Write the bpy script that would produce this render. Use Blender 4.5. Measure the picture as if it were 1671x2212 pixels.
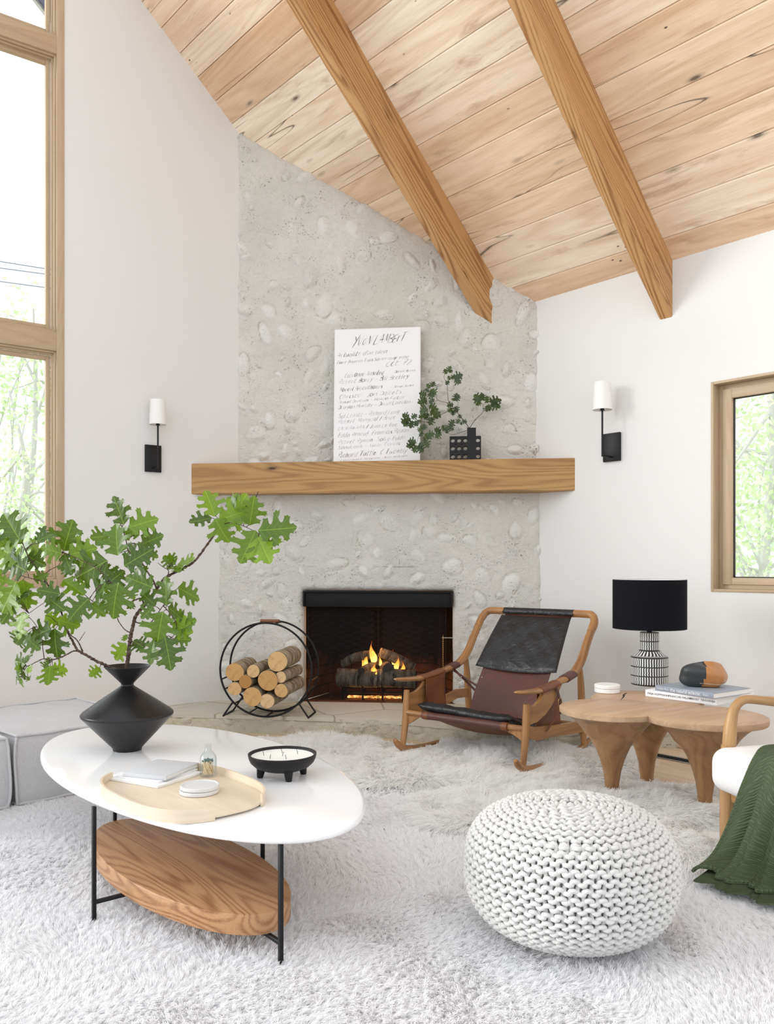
import bpy, bmesh, math, random
import numpy as np
from mathutils import Vector, Matrix

for o in list(bpy.data.objects):
    bpy.data.objects.remove(o, do_unlink=True)
SC = bpy.context.scene
COL = SC.collection
rng = np.random.default_rng(7)
R = random.Random(11)
PI = math.pi

# ------------------------------------------------------------------ camera, sky, light, exposure
F, HZ, CX, CH = 1798.0, 1221.0, 835.5, 1.10      # focal length and horizon in pixels of the 1671x2212 frame, eye height
cam = bpy.data.objects.new('camera', bpy.data.cameras.new('camera'))
COL.objects.link(cam)
cam.location = (0, 0, CH)
cam.rotation_euler = (PI / 2, 0, 0)
cam.data.sensor_fit = 'VERTICAL'
cam.data.sensor_height = 36
cam.data.lens = 36 * F / 2212
cam.data.shift_y = (HZ - 1106) / 2212
cam.data.clip_start = 0.02
cam.data.clip_end = 200
SC.camera = cam

SC.view_settings.view_transform = 'Standard'
SC.view_settings.look = 'None'
SC.view_settings.gamma = 1.0
SC.view_settings.use_curve_mapping = False
SC.view_settings.exposure = 0.26

world = bpy.data.worlds.new('sky')
SC.world = world
world.use_nodes = True
wn = world.node_tree.nodes
wl = world.node_tree.links
for n_ in list(wn):
    wn.remove(n_)
wo = wn.new('ShaderNodeOutputWorld')
wb = wn.new('ShaderNodeBackground')
wb.inputs['Strength'].default_value = 1.30
wtc = wn.new('ShaderNodeTexCoord')
wsx = wn.new('ShaderNodeSeparateXYZ')
wr = wn.new('ShaderNodeValToRGB')
wr.color_ramp.elements[0].position = 0.0
wr.color_ramp.elements[0].color = (0.79, 0.80, 0.81, 1)
wr.color_ramp.elements[1].position = 0.62
wr.color_ramp.elements[1].color = (0.91, 0.95, 1.0, 1)
wl.new(wtc.outputs['Generated'], wsx.inputs[0])
wm = wn.new('ShaderNodeMapRange')
wm.inputs['From Min'].default_value = -1
wm.inputs['From Max'].default_value = 1
wl.new(wsx.outputs['Z'], wm.inputs['Value'])
wl.new(wm.outputs[0], wr.inputs[0])
wl.new(wr.outputs[0], wb.inputs[0])
wl.new(wb.outputs[0], wo.inputs[0])

def sun(name, direction, strength, angle, color):
    l = bpy.data.lights.new(name, 'SUN')
    l.energy = strength
    l.angle = math.radians(angle)
    l.color = color
    o = bpy.data.objects.new(name, l)
    COL.objects.link(o)
    o.rotation_euler = Vector(direction).to_track_quat('-Z', 'Y').to_euler()
    o.location = (-6, 3, 6)
    return o
sun('hazy_sun', (0.97, 0.02, -0.20), 2.3, 26, (1.0, 0.99, 0.97))

# ------------------------------------------------------------------ pixel <-> room helpers
def onz(px, py, z):
    Y = F * (CH - z) / (py - HZ)
    return Vector(((px - CX) / F * Y, Y, z))
def at(px, py, Y):
    return Vector(((px - CX) / F * Y, Y, CH + (HZ - py) / F * Y))
def onv(px, P0, d):
    k = (px - CX) / F
    t = (k * P0[1] - P0[0]) / (d[0] - k * d[1])
    return (P0[0] + t * d[0], P0[1] + t * d[1]), t
def zat(py, Y):
    return CH + (HZ - py) / F * Y

# ------------------------------------------------------------------ mesh helpers
class MB:
    def __init__(s):
        s.v = []; s.f = []; s.g = []; s.r = []; s.uv = None
    def add(s, v, f, g=None, r=0.0):
        b = len(s.v)
        v = [tuple(p) for p in v]
        s.v += v
        s.f += [tuple(i + b for i in q) for q in f]
        s.g += [tuple(p) for p in (g if g is not None else v)]
        if isinstance(r, (int, float)):
            r = [r] * len(v)
        s.r += list(r)
        return s

def finish(me, mb_g, mb_r, smooth, angle):
    if mb_g is not None:
        a = me.attributes.new('gc', 'FLOAT_VECTOR', 'POINT')
        a.data.foreach_set('vector', np.asarray(mb_g, dtype=np.float32).ravel())
    if mb_r is not None:
        a = me.attributes.new('rnd', 'FLOAT', 'POINT')
        a.data.foreach_set('value', np.asarray(mb_r, dtype=np.float32).ravel())
    if smooth:
        me.shade_smooth()
        if angle is not None:
            me.set_sharp_from_angle(angle=math.radians(angle))

def rootof(o):
    while o.parent:
        o = o.parent
    return o

def O(name, mb, mat, parent=None, loc=None, smooth=True, angle=35, local=False, fixn=True):
    """link mb as one mesh object; vertices are in world space unless local"""
    me = bpy.data.meshes.new(name)
    v = np.asarray(mb.v, dtype=float).reshape(-1, 3)
    if not local:
        off = Vector((0, 0, 0))
        if parent is not None:
            off = rootof(parent).location
        elif loc is not None:
            off = Vector(loc)
        v = v - np.array(off[:])
    me.from_pydata(v.tolist(), [], mb.f)
    if fixn:
        bm = bmesh.new(); bm.from_mesh(me)
        bmesh.ops.recalc_face_normals(bm, faces=bm.faces)
        bm.to_mesh(me); bm.free()
    finish(me, mb.g, mb.r, smooth, angle)
    me.materials.append(mat)
    o = bpy.data.objects.new(name, me)
    COL.objects.link(o)
    if parent is not None:
        o.parent = parent
    elif loc is not None:
        o.location = loc
    return o

def tag(o, label=None, cat=None, group=None, kind=None):
    if label: o['label'] = label
    if cat: o['category'] = cat
    if group: o['group'] = group
    if kind: o['kind'] = kind
    return o

def T(name, label, cat, loc, group=None, rotz=0):
    o = bpy.data.objects.new(name, None)
    o.empty_display_size = 0.05
    COL.objects.link(o)
    o.location = loc
    o.rotation_euler = (0, 0, rotz)
    return tag(o, label, cat, group)

_bc = {}
def boxvf(sx, sy, sz, bev=0.0, seg=2):
    k = (round(sx, 5), round(sy, 5), round(sz, 5), bev, seg)
    if k not in _bc:
        bm = bmesh.new()
        bmesh.ops.create_cube(bm, size=1)
        for v in bm.verts:
            v.co.x *= sx; v.co.y *= sy; v.co.z *= sz
        if bev > 0:
            bmesh.ops.bevel(bm, geom=list(bm.edges), offset=bev, segments=seg, affect='EDGES', profile=0.5)
        bm.verts.index_update()
        _bc[k] = ([v.co.copy() for v in bm.verts], [[v.index for v in f.verts] for f in bm.faces])
        bm.free()
    return _bc[k]

def frame_from(x, z=None):
    """matrix with local X along x and local Z near z"""
    x = Vector(x).normalized()
    z = Vector(z if z is not None else (0, 0, 1))
    y = z.cross(x)
    if y.length < 1e-5:
        y = Vector((0, 1, 0)).cross(x)
    y.normalize()
    z = x.cross(y)
    return Matrix((x, y, z)).transposed()

def box(mb, c, size, bev=0.004, M=None, seg=2, r=0.0, goff=(0, 0, 0)):
    """box centred at c; M rotates local axes; grain (gc.x) runs along the longest side"""
    v, f = boxvf(*size, bev, seg)
    ax = max(range(3), key=lambda i: size[i])
    order = [ax] + [i for i in range(3) if i != ax]
    g = [(p[order[0]] + goff[0], p[order[1]] + goff[1], p[order[2]] + goff[2]) for p in v]
    M = M or Matrix.Identity(3)
    c = Vector(c)
    mb.add([c + M @ p for p in v], f, g, r)
    return mb

def rodbox(mb, a, b, w, h, bev=0.002, up=(0, 0, 1), r=0.0, goff=(0, 0, 0)):
    a = Vector(a); b = Vector(b)
    return box(mb, (a + b) / 2, ((b - a).length, w, h), bev, frame_from(b - a, up), 2, r, goff)

def catmull(pts, n=8, closed=False):
    P = [np.array(p, float) for p in pts]
    out = []
    m = len(P)
    rngi = range(m if closed else m - 1)
    for i in rngi:
        if closed:
            p0, p1, p2, p3 = P[(i - 1) % m], P[i], P[(i + 1) % m], P[(i + 2) % m]
        else:
            p1, p2 = P[i], P[i + 1]
            p0 = P[i - 1] if i > 0 else 2 * p1 - p2
            p3 = P[i + 2] if i + 2 < m else 2 * p2 - p1
        for k in range(n):
            t = k / n
            out.append(0.5 * ((2 * p1) + (-p0 + p2) * t + (2 * p0 - 5 * p1 + 4 * p2 - p3) * t * t + (-p0 + 3 * p1 - 3 * p2 + p3) * t ** 3))
    if not closed:
        out.append(P[-1])
    return out

def tube(mb, pts, rad, sides=10, closed=False, flat=1.0, up=None, r=0.0, goff=(0, 0, 0), cap=True, rx=None):
    """swept tube; rad number or list; flat scales the second axis of the section"""
    P = [Vector(p[:3]) for p in pts]
    n = len(P)
    if isinstance(rad, (int, float)):
        rad = [rad] * n
    flatl = flat if isinstance(flat, (list, tuple, np.ndarray)) else [flat] * n
    T_ = []
    for i in range(n):
        a = P[(i - 1) % n] if (closed or i > 0) else P[i]
        b = P[(i + 1) % n] if (closed or i < n - 1) else P[i]
        d = b - a
        T_.append(d.normalized() if d.length > 1e-9 else Vector((0, 0, 1)))
    upv = Vector(up) if up is not None else None
    ref = upv if upv is not None else (Vector((0, 0, 1)) if abs(T_[0].z) < 0.9 else Vector((1, 0, 0)))
    N = ref - T_[0] * ref.dot(T_[0]); N.normalize()
    v = []; g = []
    dist = 0
    for i in range(n):
        if upv is not None:
            N = upv - T_[i] * upv.dot(T_[i])
        else:
            N = N - T_[i] * N.dot(T_[i])
        if N.length < 1e-6:
            N = T_[i].orthogonal()
        N.normalize()
        B = T_[i].cross(N)
        if i:
            dist += (P[i] - P[i - 1]).length
        for k in range(sides):
            a = 2 * PI * k / sides
            q = P[i] + B * (math.cos(a) * rad[i]) + N * (math.sin(a) * rad[i] * flatl[i])
            v.append(q)
            g.append((dist + goff[0], math.cos(a) * rad[i] + goff[1], math.sin(a) * rad[i] + goff[2]))
    f = []
    for i in range(n if closed else n - 1):
        j = (i + 1) % n
        for k in range(sides):
            l = (k + 1) % sides
            f.append((i * sides + k, i * sides + l, j * sides + l, j * sides + k))
    if cap and not closed:
        f.append(tuple(range(sides - 1, -1, -1)))
        f.append(tuple((n - 1) * sides + k for k in range(sides)))
    mb.add(v, f, g, r)
    return mb

def lathe(mb, prof, c=(0, 0, 0), seg=48, M=None, r=0.0, goff=(0, 0, 0), wob=None):
    """prof = [(radius, z)]; zero radii close the ends"""
    M = M or Matrix.Identity(3)
    c = Vector(c)
    v = []; f = []; g = []; idx = []
    for (ra, z) in prof:
        if ra < 1e-6:
            idx.append([len(v)]); p = Vector((0, 0, z)); v.append(c + M @ p); g.append((z + goff[0], goff[1], goff[2]))
        else:
            row = []
            for k in range(seg):
                a = 2 * PI * k / seg
                rr = ra * (wob(a, z) if wob else 1)
                p = Vector((rr * math.cos(a), rr * math.sin(a), z))
                row.append(len(v)); v.append(c + M @ p); g.append((z + goff[0], p.x + goff[1], p.y + goff[2]))
            idx.append(row)
    for a, b in zip(idx, idx[1:]):
        if len(a) == 1 and len(b) == 1: continue
        for k in range(seg):
            l = (k + 1) % seg
            if len(a) == 1: f.append((a[0], b[k], b[l]))
            elif len(b) == 1: f.append((a[k], a[l], b[0]))
            else: f.append((a[k], a[l], b[l], b[k]))
    mb.add(v, f, g, r)
    return mb

def slab(mb, outline, z0, z1, rnd_=0.0, seg=3, org=None, r=0.0):
    """extrude a closed 2-D outline from z0 to z1 with rounded rims (outline star-shaped about its centre)"""
    n = len(outline)
    P = [Vector((p[0], p[1])) for p in outline]
    c = sum(P, Vector((0, 0))) / n
    rings = []
    if rnd_ > 0:
        for k in range(seg + 1):
            a = PI / 2 * k / seg
            rings.append((rnd_ * (1 - math.sin(a)), z0 + rnd_ * (1 - math.cos(a))))
        for k in range(seg + 1):
            a = PI / 2 * k / seg
            rings.append((rnd_ * (1 - math.cos(a)), z1 - rnd_ * (1 - math.sin(a))))
    else:
        rings = [(0, z0), (0, z1)]
    v = []; f = []
    for ins, z in rings:
        for p in P:
            d = (p - c)
            q = c + d * (1 - ins / max(d.length, 1e-6))
            v.append((q.x, q.y, z))
    m = len(rings)
    for i in range(m - 1):
        for k in range(n):
            l = (k + 1) % n
            f.append((i * n + k, i * n + l, (i + 1) * n + l, (i + 1) * n + k))
    f.append(tuple(range(n - 1, -1, -1)))
    f.append(tuple((m - 1) * n + k for k in range(n)))
    mb.add(v, f, None, r)
    return mb

def vnoise(x, y, seed=0, octaves=3):
    """smooth value noise, numpy arrays, about -1..1"""
    out = np.zeros_like(x, dtype=float); amp = 1.0; tot = 0
    for o_ in range(octaves):
        rg = np.random.default_rng(seed * 31 + o_)
        G = rg.uniform(-1, 1, (256, 256))
        xi = np.floor(x).astype(int); yi = np.floor(y).astype(int)
        fx = x - xi; fy = y - yi
        fx = fx * fx * (3 - 2 * fx); fy = fy * fy * (3 - 2 * fy)
        a = G[xi % 256, yi % 256]; b = G[(xi + 1) % 256, yi % 256]
        c = G[xi % 256, (yi + 1) % 256]; d = G[(xi + 1) % 256, (yi + 1) % 256]
        out += amp * ((a * (1 - fx) + b * fx) * (1 - fy) + (c * (1 - fx) + d * fx) * fy)
        tot += amp; amp *= 0.5; x = x * 2.03 + 5.1; y = y * 2.03 + 3.7
    return out / tot

# ------------------------------------------------------------------ materials
class NT:
    def __init__(s, name):
        s.m = bpy.data.materials.new(name)
        s.m.use_nodes = True
        s.t = s.m.node_tree
        s.n = s.t.nodes; s.l = s.t.links
        s.b = s.n['Principled BSDF']
        s.out = s.n['Material Output']
    def N(s, t, **kw):
        nd = s.n.new('ShaderNode' + t)
        for k, v in kw.items():
            if k in nd.inputs.keys() if isinstance(k, str) else False:
                nd.inputs[k].default_value = v
            else:
                setattr(nd, k, v)
        return nd
    def L(s, a, b):
        s.l.new(a, b)
    def gc(s, scale=(1, 1, 1), attr='gc'):
        if attr == 'obj':
            a = s.N('TexCoord').outputs['Object']
        else:
            a = s.N('Attribute', attribute_name=attr).outputs['Vector']
        mp = s.N('Mapping'); mp.inputs['Scale'].default_value = scale
        s.L(a, mp.inputs[0])
        return mp.outputs[0]
    def noise(s, vec, scale, detail=4, rough=0.55, dist=0.0):
        nd = s.N('TexNoise'); nd.inputs['Scale'].default_value = scale
        nd.inputs['Detail'].default_value = detail; nd.inputs['Roughness'].default_value = rough
        nd.inputs['Distortion'].default_value = dist
        s.L(vec, nd.inputs['Vector'])
        return nd.outputs['Fac']
    def ramp(s, fac, stops):
        nd = s.N('ValToRGB')
        e = nd.color_ramp.elements
        while len(e) < len(stops): e.new(0.5)
        for q, (p, c) in zip(e, stops):
            q.position = p; q.color = (*c, 1) if len(c) == 3 else c
        s.L(fac, nd.inputs[0])
        return nd.outputs[0]
    def mix(s, fac, a, b, mode='MIX'):
        nd = s.N('Mix', data_type='RGBA', blend_type=mode)
        for sock, val in ((nd.inputs[0], fac), (nd.inputs[6], a), (nd.inputs[7], b)):
            if hasattr(val, 'links') or isinstance(val, bpy.types.NodeSocket): s.L(val, sock)
            elif isinstance(val, (int, float)): sock.default_value = val
            else: sock.default_value = (*val, 1)
        return nd.outputs[2]
    def math(s, op, a, b=0.0):
        nd = s.N('Math', operation=op)
        for sock, val in ((nd.inputs[0], a), (nd.inputs[1], b)):
            if isinstance(val, bpy.types.NodeSocket): s.L(val, sock)
            else: sock.default_value = val
        return nd.outputs[0]
    def col(s, c):
        if isinstance(c, bpy.types.NodeSocket): s.L(c, s.b.inputs['Base Color'])
        else: s.b.inputs['Base Color'].default_value = (*c, 1)
    def set(s, rough=0.5, metal=0.0, spec=0.5, **kw):
        s.b.inputs['Roughness'].default_value = rough
        s.b.inputs['Metallic'].default_value = metal
        s.b.inputs['Specular IOR Level'].default_value = spec
        for k, v in kw.items():
            s.b.inputs[k.replace('_', ' ')].default_value = v
        return s
    def bump(s, h, strength=0.3, dist=0.01):
        nd = s.N('Bump'); nd.inputs['Strength'].default_value = strength; nd.inputs['Distance'].default_value = dist
        s.L(h, nd.inputs['Height']); s.L(nd.outputs[0], s.b.inputs['Normal'])

def plain(name, c, rough=0.5, metal=0.0, spec=0.5, bumps=None, vary=0.0, **kw):
    m = NT(name); m.set(rough, metal, spec, **kw)
    if vary:
        f = m.noise(m.gc((1, 1, 1), 'obj'), 7, 4)
        m.col(m.mix(m.math('MULTIPLY', f, 1.0), [x * (1 - vary) for x in c], [min(1, x * (1 + vary)) for x in c]))
    else:
        m.col(c)
    if bumps:
        m.bump(m.noise(m.gc((1, 1, 1), 'obj'), bumps[0], 4), bumps[1], bumps[2] if len(bumps) > 2 else 0.005)
    return m.m

def wood(name, light, dark, scale=1.0, rough=0.5, contrast=1.0, tint=None, rings=0.5, stain=None, spec=0.35, fine=1.0, tintamt=1.0, knots=0.0, cracks=0.0, freq=95.0):
    """grain along gc.x"""
    m = NT(name); m.set(rough, 0, spec)
    v1 = m.gc((0.9 * scale, 9 * scale, 9 * scale))
    warp = m.noise(v1, 1.3, 3, 0.5, 0.6)
    v2 = m.gc((2.0 * scale, 60 * scale, 60 * scale))
    fib = m.noise(v2, 3.0, 5, 0.65)
    cont = m.noise(m.gc((0.28 * scale, 3.2 * scale, 3.2 * scale)), 1.0, 2, 0.45, 0.35)
    wsn = m.math('SINE', m.math('ADD', m.math('MULTIPLY', cont, freq), m.math('MULTIPLY', warp, 3.0)))
    wvf = m.math('ADD', m.math('MULTIPLY', m.math('POWER', m.math('ADD', m.math('MULTIPLY', wsn, 0.5), 0.5), 1.6), 0.75), 0.05)
    s1 = m.math('ADD', m.math('MULTIPLY', wvf, 0.50 * rings), m.math('MULTIPLY', warp, 0.9 * (1 - 0.3 * rings)))
    s2 = m.math('ADD', s1, m.math('MULTIPLY', m.math('SUBTRACT', fib, 0.5), 0.6 * fine))
    k = 0.22 / contrast
    mid = [(a + b) / 2 for a, b in zip(light, dark)]
    c = m.ramp(s2, [(0.55 - k, light), (0.6, mid), (0.62 + k, dark)])
    if tint:
        rn = m.N('Attribute', attribute_name='rnd').outputs['Fac']
        tc = m.ramp(rn, [(i / (len(tint) - 1), t) for i, t in enumerate(tint)])
        c = m.mix(tintamt, c, tc, 'MULTIPLY')
    if stain:
        st = m.noise(m.gc((1.1, 7, 7)), 1.5, 4, 0.65, 1.0)
        sf = m.ramp(st, [(0.58, (0, 0, 0)), (0.72, (1, 1, 1))])
        c = m.mix(m.math('MULTIPLY', sf, stain[1]), c, stain[0])
    if knots:
        vo = m.N('TexVoronoi', feature='F1'); vo.inputs['Scale'].default_value = 1.0
        m.L(m.gc((1.9, 6.2, 6.2)), vo.inputs['Vector'])
        kf = m.ramp(vo.outputs['Distance'], [(0.035, (1, 1, 1)), (0.075, (0.35, 0.35, 0.35)), (0.13, (0, 0, 0))])
        c = m.mix(m.math('MULTIPLY', kf, knots), c, [x * 0.16 for x in dark])
    if cracks:
        cn = m.noise(m.gc((0.20, 3.0, 3.0)), 1.0, 3, 0.5, 0.1)
        ln = m.math('ABSOLUTE', m.math('SUBTRACT', cn, 0.5))
        lf = m.ramp(ln, [(0.0, (1, 1, 1)), (0.0042, (0, 0, 0))])
        mk = m.ramp(m.noise(m.gc((0.7, 1.5, 1.5)), 1.0, 2), [(0.50, (0, 0, 0)), (0.56, (1, 1, 1))])
        c = m.mix(m.math('MULTIPLY', m.math('MULTIPLY', lf, mk), cracks), c, (0.05, 0.03, 0.02))
        vh = m.N('TexVoronoi', feature='F1'); vh.inputs['Scale'].default_value = 1.0; vh.inputs['Randomness'].default_value = 1.0
        m.L(m.gc((6.5, 13, 13)), vh.inputs['Vector'])
        hm = m.ramp(m.noise(m.gc((1.3, 3, 3)), 1.0, 2), [(0.55, (0, 0, 0)), (0.60, (1, 1, 1))])
        hf = m.ramp(vh.outputs['Distance'], [(0.05, (1, 1, 1)), (0.085, (0, 0, 0))])
        c = m.mix(m.math('MULTIPLY', m.math('MULTIPLY', hf, hm), cracks), c, (0.06, 0.035, 0.02))
    m.col(c)
    m.bump(m.math('ADD', fib, s1), 0.12, 0.002)
    return m.m

M = {}
def plaster():
    m = NT('white_plaster'); m.set(0.85, 0, 0.25)
    f = m.noise(m.gc((1, 1, 1), 'obj'), 1.1, 3)
    m.col(m.mix(f, (0.735, 0.722, 0.705), (0.775, 0.763, 0.748)))
    m.bump(m.noise(m.gc((1, 1, 1), 'obj'), 9, 5, 0.6), 0.12, 0.01)
    return m.m
M['wall'] = plaster()
M['ceil'] = wood('ceiling_boards', (0.90, 0.80, 0.66), (0.62, 0.44, 0.29), 1.0, 0.55, 0.85,
                 tint=[(1.06, 1.05, 1.03), (0.92, 0.80, 0.68), (1.1, 1.06, 1.0), (0.84, 0.66, 0.52), (1.10, 1.12, 1.12)],
                 rings=0.4, stain=((0.44, 0.25, 0.15), 0.55), knots=0.9, cracks=0.9)
M['beam'] = wood('fir_beam', (0.56, 0.315, 0.135), (0.29, 0.125, 0.042), 0.9, 0.5, 1.35, rings=1.0, fine=1.1, freq=210, knots=0.6)
M['mantel'] = wood('fir_mantel', (0.47, 0.275, 0.105), (0.29, 0.145, 0.05), 1.0, 0.5, 1.0, rings=0.9, knots=0.95, freq=170)
M['oak'] = wood('oak_frame', (0.52, 0.39, 0.255), (0.40, 0.285, 0.175), 1.6, 0.45, 1.0, rings=0.4)
M['floor'] = wood('floor_boards', (0.72, 0.58, 0.42), (0.56, 0.41, 0.27), 1.0, 0.4, 1.0, tint=[(0.85, 0.82, 0.8), (1.08, 1.05, 1.0), (0.95, 0.88, 0.82)], rings=0.4)
M['teak'] = wood('chair_wood', (0.42, 0.205, 0.072), (0.20, 0.080, 0.028), 1.6, 0.33, 1.1, rings=0.6, spec=0.5)
M['trunktop'] = wood('trunk_end_grain', (0.56, 0.38, 0.235), (0.40, 0.245, 0.135), 1.2, 0.42, 1.0, rings=0.4, stain=((0.30, 0.16, 0.09), 0.4), freq=120)
M['trunk'] = wood('trunk_wood', (0.42, 0.235, 0.105), (0.215, 0.10, 0.04), 1.2, 0.42, 1.0, rings=0.5, stain=((0.20, 0.09, 0.04), 0.45))
M['shelfwood'] = wood('shelf_wood', (0.47, 0.255, 0.12), (0.27, 0.115, 0.045), 1.1, 0.4, 1.1, rings=1.0, spec=0.4, freq=230, fine=1.3)
M['traywood'] = wood('tray_wood', (0.77, 0.665, 0.52), (0.64, 0.51, 0.36), 2.0, 0.45, 0.8, rings=0.3)
M['armoak'] = wood('armchair_wood', (0.50, 0.295, 0.13), (0.29, 0.15, 0.06), 1.6, 0.35, 1.0, rings=0.6)
M['handle'] = wood('handle_wood', (0.22, 0.085, 0.04), (0.12, 0.04, 0.02), 2.0, 0.45)
M['matchwood'] = plain('match_wood', (0.80, 0.62, 0.36), 0.7)
M['matchhead'] = plain('match_head', (0.03, 0.11, 0.08), 0.6)
M['black'] = plain('black_iron', (0.012, 0.012, 0.013), 0.45, 0.4, 0.4)
M['steel'] = plain('sooty_steel', (0.008, 0.008, 0.009), 0.6, 0.1, 0.25, (40, 0.1), vary=0.3)
M['blackceramic'] = plain('black_ceramic', (0.012, 0.011, 0.012), 0.33, 0, 0.38, (30, 0.15, 0.002), vary=0.3)
M['bowl'] = plain('matte_black_bowl', (0.010, 0.009, 0.010), 0.5, 0, 0.3)
M['lacquer'] = plain('white_lacquer', (0.90, 0.90, 0.905), 0.10, 0, 0.45)
M['wax'] = plain('candle_wax', (0.86, 0.86, 0.82), 0.45, 0, 0.4)
M['shade'] = plain('white_shade', (0.86, 0.85, 0.83), 0.8)
M['blackshade'] = plain('black_shade', (0.006, 0.0065, 0.009), 0.9, 0, 0.12, (300, 0.1, 0.001))
M['brass'] = plain('brass', (0.70, 0.50, 0.22), 0.3, 1.0)
M['whiteceramic'] = plain('white_ceramic', (0.88, 0.87, 0.85), 0.4)
M['poster'] = plain('poster_paper', (0.86, 0.855, 0.86), 0.35, 0, 0.5)
M['posteredge'] = plain('poster_edge', (0.80, 0.79, 0.75), 0.5)
M['ink'] = plain('ink', (0.13, 0.105, 0.10), 0.7)
M['coaster'] = plain('marble_coaster', (0.66, 0.66, 0.66), 0.4, 0, 0.5, None, 0.1)
M['paper'] = plain('paper_pages', (0.82, 0.81, 0.79), 0.8)
M['greycover'] = plain('grey_cover', (0.57, 0.58, 0.60), 0.6, 0, 0.4, (200, 0.1, 0.001))
M['darkedge'] = plain('dark_cover_edge', (0.12, 0.12, 0.14), 0.6)
M['bluecover'] = plain('blue_grey_cover', (0.27, 0.31, 0.37), 0.4, 0, 0.5, None, 0.15)
M['whitecover'] = plain('white_cover', (0.86, 0.86, 0.88), 0.35)
M['textwhite'] = plain('white_lettering', (0.80, 0.82, 0.85), 0.6)
M['textblack'] = plain('black_lettering', (0.05, 0.05, 0.055), 0.6)
M['cork'] = plain('hook_metal', (0.35, 0.33, 0.3), 0.4, 0.8)

def glass(name, tint=(1, 1, 1), refl=0.08):
    m = NT(name)
    m.n.remove(m.b)
    tr = m.N('BsdfTransparent'); tr.inputs[0].default_value = (*tint, 1)
    gl = m.N('BsdfGlossy'); gl.inputs['Roughness'].default_value = 0.02
    lw = m.N('LayerWeight'); lw.inputs[0].default_value = 0.5
    mx = m.N('MixShader')
    m.L(m.math('ADD', m.math('MULTIPLY', m.math('POWER', lw.outputs['Facing'], 3.5), 0.55), 0.04), mx.inputs[0]); m.L(tr.outputs[0], mx.inputs[1]); m.L(gl.outputs[0], mx.inputs[2])
    m.L(mx.outputs[0], m.out.inputs[0])
    return m.m
M['glass'] = glass('window_glass', (0.97, 0.985, 0.98))
M['bottleglass'] = glass('bottle_glass', (0.95, 0.965, 0.965))

def stone_mat(name, ground, stones, stain, speck):
    m = NT(name); m.set(0.9, 0, 0.2)
    g = m.gc((1, 1, 1))
    st = m.N('Attribute', attribute_name='rnd').outputs['Fac']
    a = m.noise(g, 2.2, 5, 0.6, 0.3)
    c = m.mix(m.ramp(a, [(0.35, (0, 0, 0)), (0.68, (1, 1, 1))]), ground, [x * 0.86 for x in ground])
    c = m.mix(m.math('MULTIPLY', m.ramp(m.noise(g, 1.1, 4, 0.6, 0.8), [(0.5, (0, 0, 0)), (0.72, (1, 1, 1))]), 0.55), c, stain)
    c = m.mix(m.math('MAXIMUM', m.math('MULTIPLY', st, 0.65), 0.0), c, stones)
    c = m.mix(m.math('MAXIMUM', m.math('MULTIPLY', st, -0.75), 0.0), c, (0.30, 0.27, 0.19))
    c = m.mix(m.math('MULTIPLY', m.ramp(m.noise(g, 26, 6, 0.7), [(0.3, (1, 1, 1)), (0.46, (0, 0, 0))]), 0.35), c, [x * 0.62 for x in ground])
    dk = m.math('MULTIPLY', m.ramp(m.noise(g, 75, 5, 0.75), [(0.60, (0, 0, 0)), (0.66, (1, 1, 1))]),
                m.ramp(m.noise(g, 5.5, 3, 0.6), [(0.50, (0, 0, 0)), (0.62, (1, 1, 1))]))
    c = m.mix(m.math('MULTIPLY', dk, speck), c, (0.09, 0.075, 0.06))
    m.col(c)
    h = m.math('ADD', m.math('MULTIPLY', m.noise(g, 22, 7, 0.68), 1.0), m.math('MULTIPLY', m.noise(g, 90, 4, 0.6), 0.25))
    h = m.math('SUBTRACT', h, m.math('MULTIPLY', dk, 0.3))
    m.bump(h, 0.95, 0.018)
    return m.m
M['stone'] = stone_mat('limewashed_stone', (0.755, 0.735, 0.685), (0.87, 0.86, 0.83), (0.69, 0.655, 0.55), 0.95)
M['hearthface'] = stone_mat('hearth_plaster', (0.66, 0.61, 0.48), (0.72, 0.69, 0.60), (0.56, 0.51, 0.37), 0.7)

def slabstone():
    m = NT('hearth_slab'); m.set(0.75, 0, 0.3)
    g = m.gc((1, 1, 1))
    vo = m.N('TexVoronoi', feature='DISTANCE_TO_EDGE'); vo.inputs['Scale'].default_value = 1.7
    m.L(g, vo.inputs['Vector'])
    vc = m.N('TexVoronoi', feature='F1'); vc.inputs['Scale'].default_value = 1.7
    m.L(g, vc.inputs['Vector'])
    sx = m.N('SeparateColor'); m.L(vc.outputs['Color'], sx.inputs[0])
    base = m.ramp(sx.outputs[0], [(0.0, (0.58, 0.53, 0.43)), (0.5, (0.66, 0.59, 0.47)), (1.0, (0.54, 0.52, 0.47))])
    c = m.mix(m.noise(g, 9, 6, 0.65), base, (0.58, 0.53, 0.43))
    c = m.mix(m.ramp(vo.outputs[0], [(0.0, (1, 1, 1)), (0.016, (0, 0, 0))]), c, (0.30, 0.265, 0.20))
    m.col(c); m.bump(m.noise(g, 20, 6, 0.65), 0.4, 0.01)
    return m.m
M['slab'] = slabstone()

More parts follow.
